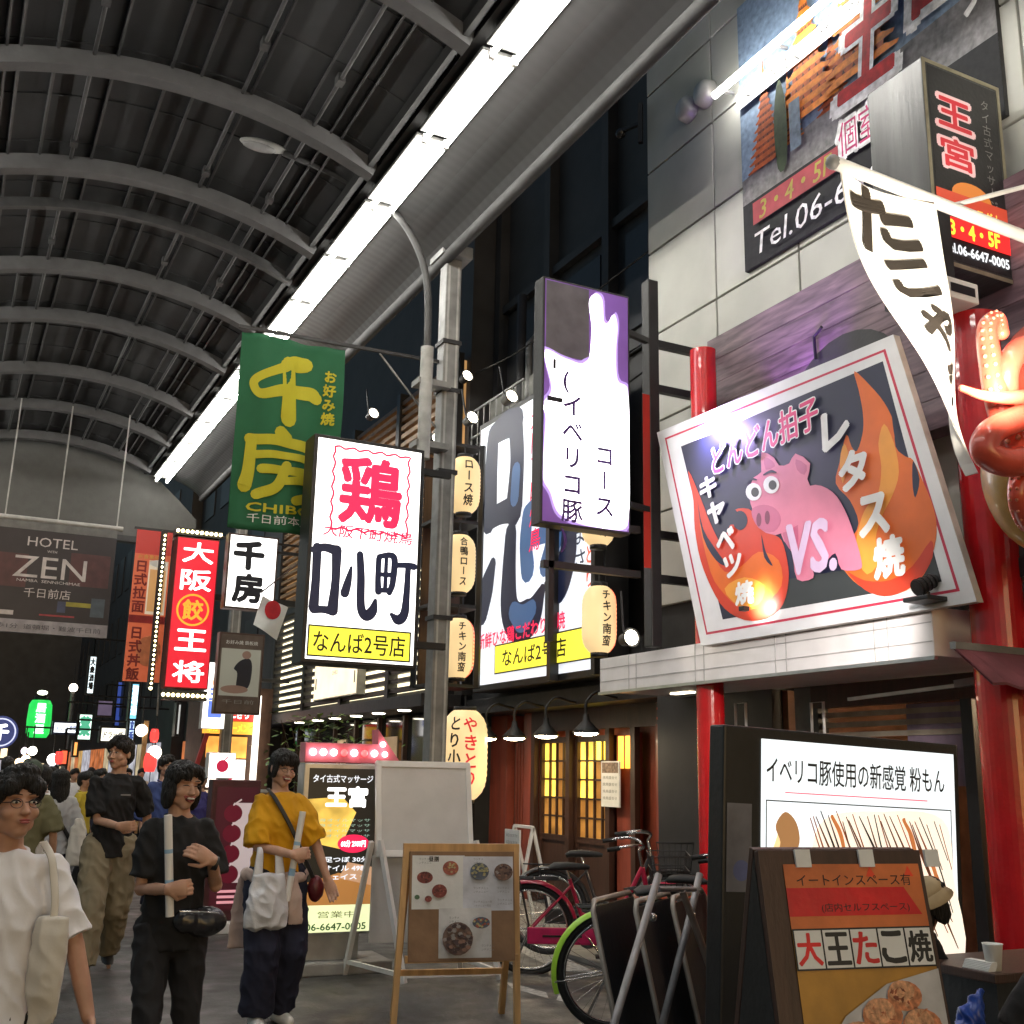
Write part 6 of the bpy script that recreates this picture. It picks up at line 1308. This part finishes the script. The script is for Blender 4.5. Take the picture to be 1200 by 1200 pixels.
    for sh, el, q in slv:
        e = sh+(el-sh)*sleeve*1.35 if sleeve <= 1 else el
        c.tube([S((q*.07, 0, 1.35)), sh+V((0, 0, .004)), sh*.6+e*.4, e], [.064*s, .057*s, sleeve_r*s, sleeve_r*1.08*s], D, 16); c.ball(sh, .055*s, D, 12)
        if wide > 1: c.tube([S((q*.06, 0, 1.3)), sh*.4+e*.6+V((0, 0, -.03)), e+V((0, 0, -.02))], [.1*s, .095*s, .1*s*wide*.8], D, 16)
    topo = remeshed(c, 'shirt', max(vox, .006)*1.2, t, top, 2, .0125*s if vox < .01 else .006, 8, X)
    if neck:
        n_ = MB(); pts = [S((.071*cos(a), .012+.068*sin(a), 1.426+.012*sin(a)-(.05 if neck == 'v' else .012)*max(0, -sin(a))**(3 if neck == 'v' else 1))) for a in np.linspace(0, 2*pi, 25)]; n_.tube(pts, .009*s, top, 8); n_.build('collar', t)
    # trousers
    if trouser:
        c = MB(); c.ball(S((0, 0, .87)), (.165*s, .122*s, .13*s), D, 20)
        for hp_, kn, an, fd, q in lg:
            e = an+(kn-an)*.03; pts = [hp_+V((0, 0, .03*s)), hp_*.5+kn*.5, kn, kn*.5+e*.5, e]; c.tube(pts, [leg_r[0]*s*1.05, (leg_r[0]+leg_r[1])/2*s*1.05, leg_r[1]*s, (leg_r[1]+leg_r[2])/2*s, leg_r[2]*s], D, 16)
            for p, r in zip(pts[:4], (leg_r[0], (leg_r[0]+leg_r[1])/2, leg_r[1], (leg_r[1]+leg_r[2])/2)): c.ball(p, r*s, D, 12)
        remeshed(c, 'trousers', max(vox, .006)*1.3, t, bottom, 2, .013*s if vox < .01 else .006, 7, Y)
    for hp_, kn, an, fd, q in lg:
        c = MB(); limb(c, [an+V((0, 0, .01*s)), an+V((0, 0, -.035*s))-fd*.035*s, an+V((0, 0, -.045*s))+fd*.06*s, an+V((0, 0, -.055*s))+fd*.15*s], [.047*s, .048*s, .046*s, .034*s], 12)
        for i, v in enumerate(c.v): c.v[i] = (v[0], v[1], max(v[2], an.z-.084*s))
        remeshed(c, 'shoe', max(vox, .007), t, shoe or K['black'], 2)
    # hair
    c = MB(); hb = lambda p, r, sg=16: c.ball(p, r, D, sg, HM)
    hb((0, .03, .05), (.083, .094, .082), 20); hb((0, .05, .0), (.08, .075, .085))
    if hair in ('short', 'fringe', 'bob', 'long'): hb((0, -.045, .088), (.066, .045, .034)); [hb((q*.066, -.01, .055), (.022, .06, .05)) for q in (-1, 1)]
    if hair == 'short': [hb((q*.045, -.072, .062), (.032, .019, .03)) for q in (-1, 1)]; hb((.01, -.02, .115), (.06, .06, .03))
    if hair == 'fringe': [hb((x, -.082, .062-.006*abs(x)*20), (.022, .012, .03)) for x in (-.05, -.02, .012, .04)]; [hb((q*.07, -.03, .0), (.015, .03, .06)) for q in (-1, 1)]
    if hair == 'bob': [hb((q*.072, .005, -.03), (.02, .06, .085)) for q in (-1, 1)]; hb((-.035, -.075, .065), (.035, .018, .03)); hb((0, .075, -.04), (.065, .035, .08))
    if hair == 'long': [hb((q*.066, .03, -.08), (.026, .05, .14)) for q in (-1, 1)]; hb((0, .08, -.1), (.075, .035, .17))
    if hair == 'bun': hb((0, .12, .06), (.045, .045, .045)); hb((0, -.04, .085), (.066, .045, .03))
    remeshed(c, 'hair', max(.0045, vox), t, HAIR if not isinstance(hair, tuple) else hair[1], 1, .0045 if vox < .01 else .003, -1, 2)
    if cap:
        c = MB(); c.ball((0, .015, .062), (.092, .108, .075), cap, 20, HM); c.tube([HM @ V((-.085, -.06, .065)), HM @ V((0, -.13, .06)), HM @ V((.085, -.06, .065))], .012, cap, 8); c.build('cap', t)
    if face:
        for q in (-1, 1):
            c = MB(); x = q*.031
            if smile: c.tube([HM @ V((x+u*.017, -.0845-.002*(1-u*u)+abs(u)*.004+.004*(u*q > .5), .011+.005*(1-u*u))) for u in (-1, -.5, 0, .5, 1)], [.0012*s, .0026*s, .003*s, .0026*s, .0012*s], K['ink'], 6)
            else:
                c.ball((x, -.0795, .012), (.0135, .006, .0048), TEETH, 12, HM); c.ball((x, -.0838, .0118), (.0056, .0028, .0046), K['ink'], 10, HM); c.tube([HM @ V((x+u*.017, -.0848+abs(u)*.004, .0135+.0055*(1-u*u))) for u in (-1, -.5, 0, .5, 1)], .0022*s, K['ink'], 6)
            c.build('eye', t)
            c = MB(); c.tube([HM @ V((x+u*.02, -.084+.007*(u*q > .4), .036+.004*(1-u*u))) for u in (-1, -.4, .3, 1)], [.0016*s, .0025*s, .0025*s, .0012*s], HAIR, 6); c.build('eyebrow', t)
        c = MB()
        if smile:
            c.ball((0, -.086, -.052), (.026, .012, .013), MOUTH, 14, HM); c.ball((0, -.0935, -.047), (.022, .006, .0065), TEETH, 12, HM)
            c.tube([HM @ V((u*.03, -.095+abs(u)**2*.018, -.041+.004*u*u)) for u in (-1, -.5, 0, .5, 1)], .0036*s, LIP, 6); c.tube([HM @ V((u*.03, -.095+abs(u)**2*.018, -.062+.024*u*u)) for u in (-1, -.5, 0, .5, 1)], .0045*s, LIP, 6)
        else: c.ball((0, -.0925, -.047), (.021, .005, .0042), LIP, 12, HM); c.ball((0, -.0925, -.0545), (.018, .006, .0048), LIP, 12, HM)
        c.build('mouth', t)
    if glasses:
        c = MB()
        for q in (-1, 1): c.tube([HM @ V((q*.032+.021*cos(a), -.096+.006*abs(cos(a)), .008+.0155*sin(a))) for a in np.linspace(0, 2*pi, 21)], .0012*s, K['dark'], 5); c.tube([HM @ V((q*.053, -.092, .012)), HM @ V((q*.078, -.03, .014)), HM @ V((q*.078, .01, .008))], .0016*s, K['dark'], 5)
        c.tube([HM @ V((-.008, -.1, .012)), HM @ V((.008, -.1, .012))], .0016*s, K['dark'], 5); c.build('glasses', t)
    return t, S, HM, s
blackT, whiteT, yelT = cloth('black', (.006, .006, .007)), cloth('white', (.8, .8, .84), var=.03), cloth('mustard', srgb(205, 150, 10))
khaki, navyP, blackP = cloth('khaki', (.22, .185, .12)), cloth('navy', (.012, .014, .035)), cloth('black_jean', (.008, .008, .010))
tube_w = mat('poster_tube', (.78, .77, .75), .5, var=.04); 
def rolled_tube(name, lb, a, b_, r):
    a, b_ = V(a), V(b_); t = thing(name, lb, 'poster roll', a); c = MB(); c.tube([V(), b_-a], r, tube_w, 16); c.tube([(b_-a)*.28, (b_-a)*.36], r*1.02, mat('pale_blue_print', (.3, .5, .7), .5), 16); c.tube([(b_-a)*.62, (b_-a)*.66], r*1.02, mat('pale_blue_print', (.3, .5, .7), .5), 16); c.build('roll', t); return t
# 1 young man in the white T-shirt at the left edge
x_, y_ = .235, 3.9
t, S, HM, s = person('young man with glasses in white T-shirt carrying a cream tote bag, left edge', x_, y_, R(8), 1.49, SK2, whiteT, blackP, 'short', (14, -4, 0), {1: dict(w=(.31, -.14, .86), e=(.5, .5, 0), n=(-1, -.1, 0), ts=-1, curl=.75), -1: dict(w=(-.3, .05, .84))}, {-1: dict(a=(-.1, -.15, .085)), 1: dict(a=(.1, .2, .1))}, .0045, sleeve=.66, sleeve_r=.066, hem=.85, fit=.95, glasses=True, lean=.05)
tt = thing('tote_bag', 'cream cloth tote bag hanging from the shoulder of the man in white', 'bag', t.location, R(8))
c = MB(); rows = [(.80, .085, .0), (.9, .10, .03), (1.0, .105, .035), (1.1, .095, .03), (1.15, .09, .018)]
c.tube([S((.15, -.135, z+.06)) for z, w, d in rows], 0, D, 20, flat=(0.8, 1, 0), ell=[(w*s*.58, (d+.004)*s) for z, w, d in rows]); cream = cloth('cream', (.66, .62, .55), var=.05); remeshed(c, 'bag_body', .006, tt, cream, 2, .008, 9, 3)
for yy in (-.07, .08):
    c = MB(); pts = smooth_open([S((.15, -.14, 1.18)), S((.15, -.135, 1.26)), S((.14, -.11, 1.35)), S((.13, -.085, 1.41)), S((.12, .0, 1.45))], 5) if yy < 0 else smooth_open([S((.2, -.09, 1.17)), S((.215, .02, 1.27)), S((.19, .09, 1.36)), S((.13, .09, 1.41)), S((.12, .01, 1.452))], 5); c.tube(pts, 0, cream, 8, flat=(0, 1, .3), ell=[(.013*s, .004*s)]*len(pts)); c.build('strap', tt)
# 2 woman in black, laughing, with a poster roll
x_, y_ = 1.05, 5.42
t, S, HM, s = person('laughing woman in black T-shirt holding an upright white poster roll with both hands', x_, y_, R(0), 1.54, SK1, blackT, blackP, 'bob', (20, 6, 4), {-1: dict(w=(-.075, -.25, 1.1), e=(-.35, .5, -1), d=(1, -.25, .1), n=(.2, 1, .0), ts=-1, curl=1.0), 1: dict(w=(.13, -.22, 1.23), e=(.35, .4, -1), d=(-.9, -.1, .45), n=(-.2, 1, -.2), ts=1, curl=.55)}, {-1: dict(a=(-.1, -.12, .085)), 1: dict(a=(.1, .12, .09))}, .0045, sleeve=.6, sleeve_r=.07, hem=.8, fit=1.0, leg_r=(.092, .066, .05), smile=1, female=True)
a = at(197, 955, Y=5.215); b_ = at(199, 1074, Y=5.225); rolled_tube('poster_roll', 'white poster roll held upright by the laughing woman in black', b_, a, .018)
c = MB(); p = S((.148, -.195, 1.215)); c.tube([p-V((.012, 0, 0)), p+V((.012, -.0, -.005))], .034*s, K['black'], 14); c.build('watch', t)
tt = thing('waist_bag', 'black shiny waist bag at the hip of the woman in black', 'bag', t.location); c = MB(); c.ball(S((.14, -.12, .93)), (.11*s, .06*s, .075*s), D, 18); c.ball(S((.05, -.14, .94)), (.07*s, .045*s, .06*s), D, 14); remeshed(c, 'bag_body', .005, tt, mat('shiny_black', (.02, .02, .024), .25), 2, .004, 10, 2); c = MB(); c.tube([S((.0, -.185, .99)), S((.1, -.19, .985)), S((.2, -.15, .97))], .005, K['chrome'], 6); c.build('zip', tt)
# 3 man in black T-shirt and khaki trousers
x_, y_ = 1.30, 9.3
t, S, HM, s = person('tall man in black T-shirt and khaki trousers walking, looking to the left', x_, y_, R(-6), 1.74, SK1, blackT, khaki, 'short', (-38, 0, 0), {-1: dict(w=(.03, -.27, 1.06), e=(-.5, .6, -.8), d=(1, -.2, 0), n=(0, 1, .2), ts=-1, curl=.7), 1: dict(w=(.24, .05, .88))}, {-1: dict(a=(-.11, -.2, .085), f=(-.1, -1, 0)), 1: dict(a=(.06, .3, .13), f=(.1, -1, -.3))}, .006, sleeve=.64, sleeve_r=.074, hem=.83, fit=1.02, leg_r=(.115, .105, .088), smile=0)
c = MB(); c.box(S((.03, -.16, 1.28)).x, S((.1, -.16, 1.28)).x, S((.03, -.146, 1.28)).y, S((.03, -.14, 1.28)).y, S((0, 0, 1.275)).z, S((0, 0, 1.283)).z, K['grey']); c.build('chest_print', t)
# 4 woman in the mustard blouse
x_, y_ = 2.0, 7.15
t, S, HM, s = person('laughing woman with glasses in mustard blouse and navy trousers carrying a plastic bag', x_, y_, R(4), 1.64, SK3, yelT, navyP, 'fringe', (6, 8, 6), {-1: dict(w=(.02, -.24, 1.05), e=(-.7, .3, -.8), d=(1, -.2, .1), n=(.1, 1, -.1), ts=-1, curl=1.0), 1: dict(w=(.36, -.12, .78), e=(.6, .6, 0), d=(.35, -.35, -1), n=(-.5, -1, 0), ts=1, curl=.3)}, {-1: dict(a=(-.09, -.06, .085)), 1: dict(a=(.1, .08, .085))}, .0045, sleeve=.68, sleeve_r=.08, hem=.9, fit=1.05, leg_r=(.112, .11, .105), smile=1, glasses=True, wide=1.15, neck='v', female=True, shoe=K['white'])
a = at(355, 951, Y=6.945); b_ = at(336, 1056, Y=6.96); rolled_tube('poster_roll', 'white poster roll tilted in the hand of the woman in mustard', b_, a, .02)
tt = thing('plastic_bag', 'thin white plastic carrier bag hanging from the forearm of the woman in mustard', 'bag', t.location, R(4))
c = MB(); rows = [(.60, .09, .03), (.62, .135, .06), (.72, .14, .068), (.83, .12, .055), (.90, .105, .035), (.93, .10, .02)]
c.tube([S((-.115, -.20, z)) for z, w, d in rows], 0, D, 24, flat=(0, 1, 0), ell=[(w*s, d*s) for z, w, d in rows]); plast = mat('thin_plastic', (.74, .76, .82), .3, var=.08, bump=.3, bscale=25, trans=.15); remeshed(c, 'bag_body', .006, tt, plast, 2, .013, 8, 5)
for xx in (-.19, -.04): c = MB(); pts = smooth_open([S((xx, -.2, .89)), S((xx*.9-.01, -.19, .98)), S((xx*.8-.02, -.17, 1.06)), S((xx*.8-.02, -.15, 1.09))], 5); c.tube(pts, 0, plast, 8, flat=(0, 1, 0), ell=[(.035*s*(1-.55*i/15), .006*s) for i in range(len(pts))]); c.build('handle', tt)
tt = thing('shoulder_bag', 'small dark red shoulder bag on a black strap across the mustard blouse', 'bag', t.location, R(4)); c = MB(); c.ball(S((.225, -.14, .83)), (.055*s, .05*s, .085*s), D, 16); remeshed(c, 'bag_body', .005, tt, mat('oxblood_leather', (.1, .008, .012), .4), 2, .003, 9)
c = MB(); pts = smooth_open([S((-.085, .02, 1.45)), S((-.075, -.11, 1.39)), S((.02, -.165, 1.22)), S((.11, -.172, 1.05)), S((.2, -.15, .9))], 6); c.tube(pts, 0, K['black'], 8, flat=(0, 1, 0), ell=[(.014*s, .004*s)]*len(pts)); c.build('strap', tt)
tt = thing('tied_cardigan', 'pale pink cardigan tied by its sleeves round the waist over navy trousers', 'cardigan', t.location, R(4)); c = MB(); pk = cloth('pale_pink', (.55, .42, .37))
c.tube([S((.19*cos(a_), .01+.145*sin(a_), .915-.02*(sin(a_) < -.5))) for a_ in np.linspace(0, 2*pi, 30)], [.036*s]*30, D, 10); c.ball(S((.04, -.17, .9)), .04*s, D, 12)
c.tube([S((.05, -.18, .9)), S((.07, -.19, .78)), S((.085, -.17, .62))], 0, D, 12, flat=(0, 1, 0), ell=[(.035*s, .02*s), (.045*s, .018*s), (.05*s, .015*s)]); c.tube([S((.0, -.17, .9)), S((-.03, -.18, .75)), S((-.035, -.175, .6))], 0, D, 12, flat=(0, 1, 0), ell=[(.035*s, .02*s), (.04*s, .018*s), (.04*s, .015*s)])
c.tube([S((0, .14, .92)), S((0, .17, .7)), S((0, .16, .45))], 0, D, 18, flat=(0, 1, 0), ell=[(.19*s, .03*s), (.22*s, .035*s), (.24*s, .02*s)]); remeshed(c, 'knit', .007, tt, pk, 2, .008, 9, 4)
# the crowd behind
grp = 'people walking under the arcade'
def crowd(lb, px, ytop, Y, rz, top, bottom=blackP, **k):
    p = at(px, ytop, Y=Y); h = max(1.45, min(1.86, p.z/1.012)); return person(lb, p.x, Y, R(rz), h, k.pop('skin', SK1), top, bottom, vox=k.pop('vox', .012), **k)
olive, blueS, greyT, yellowS = cloth('olive', (.13, .12, .06)), cloth('blue', (.05, .08, .24)), cloth('pale_grey', (.42, .42, .43)), cloth('lemon', (.55, .42, .04))
crowd('person in green cap and olive shirt seen from behind, beyond the man in white', 38, 889, 9.6, 172, olive, olive, cap=mat('green_cap', (.05, .075, .05), .8), vox=.009, sleeve=.7, sleeve_r=.09, fit=1.15, face=False)
crowd('person in white T-shirt with short dark hair seen from behind, by the green cap', 53, 896, 12.2, 185, whiteT, navyP, vox=.01, fit=1.1, face=False)
t, S, HM, s = crowd('long haired person in pale grey top with black cross strap, seen from behind', 73, 899, 11.3, 190, greyT, navyP, hair='long', vox=.009, sleeve=1, sleeve_r=.075, fit=1.05, face=False, female=True)
c = MB(); pts = smooth_open([S((.13, .05, 1.42)), S((.05, .135, 1.25)), S((-.1, .135, 1.02)), S((-.16, .08, .95))], 5); c.tube(pts, 0, K['black'], 8, flat=(0, 1, 0), ell=[(.02*s, .006*s)]*len(pts)); c.build('cross_strap', t)
p = at(90, 985, Y=11.2); tt = thing('cloth_bag', 'limp cream cloth bag held low by the long haired person', 'bag', p); c = MB(); c.tube([(0, 0, -.22), (0, 0, -.1), (0, 0, .1), (0, 0, .2)], 0, D, 14, flat=(0, 1, 0), ell=[(.08, .03), (.09, .04), (.07, .03), (.03, .015)]); remeshed(c, 'bag_body', .01, tt, cream, 2, .008, 8)
crowd('person in lemon shirt with face turned left, far behind the tall man', 101, 903, 15, 60, yellowS, blackP, skin=SK2)
crowd('person in dark jacket beside the lemon shirt', 118, 900, 16.5, 40, blackT, navyP, skin=SK2)
crowd('person in blue shirt just left of the laughing woman, hair tied with a white band', 196, 884, 13.0, 20, blueS, navyP, vox=.008, fit=1.15, sleeve=1, sleeve_r=.08)
crowd('person in purple blue shirt and dark cap just right of the laughing woman', 236, 899, 12.5, -20, cloth('violet_blue', (.06, .05, .2)), navyP, cap=K['dark'], vox=.009, sleeve=1, sleeve_r=.08)
for i, (px, yt, Y, rz, tp, lb) in enumerate(((10, 886, 17, 170, blackT, 'person in dark clothes at the left edge behind the man in white'), (24, 893, 21, 10, greyT, 'distant person in grey top at the far left'), (62, 897, 19, 180, blackT, 'distant dark clothed person between two bright tops'), (88, 900, 22, 20, whiteT, 'distant person in white top past the long haired one'), (108, 899, 24, 175, navyP, 'distant person in navy seen from behind'), (150, 899, 20, 0, blackT, 'distant dark person between the tall man and the blue shirt'), (166, 900, 26, 5, cream, 'distant person in cream top far down the street'), (48, 900, 28, 180, blueS, 'distant person in blue far down the street'), (76, 901, 31, 5, blackT, 'far dark person under the white lamp'), (216, 897, 15, 10, blackT, 'dark clothed person half hidden behind the laughing woman'))):
    crowd(lb, px, yt, Y, rz, tp, navyP if i % 2 else blackP, vox=.016, hair='long' if i % 3 == 2 else 'short', face=False, skin=SK2)
# people at the right edge: one bending behind the A-board, one close in black
p = at(1087, 1038, Y=4.05)
t, S, HM, s = person('person in beige bucket hat bending behind the brown A-board', p.x-.10, 4.15, R(60), 1.45, SK2, blackT, blackP, 'bob', (25, -25, 0), {-1: dict(w=(-.05, -.36, .88), e=(-1, .2, -.3), d=(.3, -1, .25), n=(1, .2, -.2), ts=1, curl=1.0), 1: dict(w=(.12, -.34, .86))}, vox=.005, sleeve=1.0, sleeve_r=.07, lean=.25, group='people at the snack stall', z0=p.z-1.42)
t['_z'] = 0; del t['_z']
hat = mat('beige_hat', (.42, .32, .19), .85); c = MB(); c.ball((0, .015, .07), (.1, .115, .07), hat, 22, HM); c.lathe([(.1, 0), (.14, -.045), (.145, -.04), (.102, .01)], hat, 22); n_ = 22*4
for i in range(len(c.v)-n_, len(c.v)): v = V(c.v[i]); c.v[i] = tuple(HM @ (v+V((0, .01, .06))))
c.build('bucket_hat', t)
p = at(1212, 1150, Y=2.75)
t, S, HM, s = person('dark haired person in black at the bottom right corner seen from behind', 3.56, 2.70, R(150), 1.16, SK1, blackT, blackP, 'bob', (0, 0, 0), {1: dict(w=(.3, -.2, .95)), -1: dict(w=(-.3, -.2, .95))}, vox=.006, sleeve=1, sleeve_r=.08, fit=1.15, group='people at the snack stall', face=False)
def small(name, lb, cat, px, py, Y): return thing(name, lb, cat, at(px, py, Y=Y))
tt = small('blue_bag', 'crumpled blue plastic bag at the bottom right beside the A-board', 'bag', 1138, 1235, 3.5); c = MB(); c.tube([(0, 0, -.25), (0, 0, 0), (.02, 0, .15), (.08, 0, .24)], 0, D, 16, flat=(0, 1, 0), ell=[(.1, .08), (.09, .07), (.06, .04), (.02, .02)]); remeshed(c, 'bag_body', .008, tt, mat('blue_plastic', (.02, .06, .32), .3), 2, .02, 9)
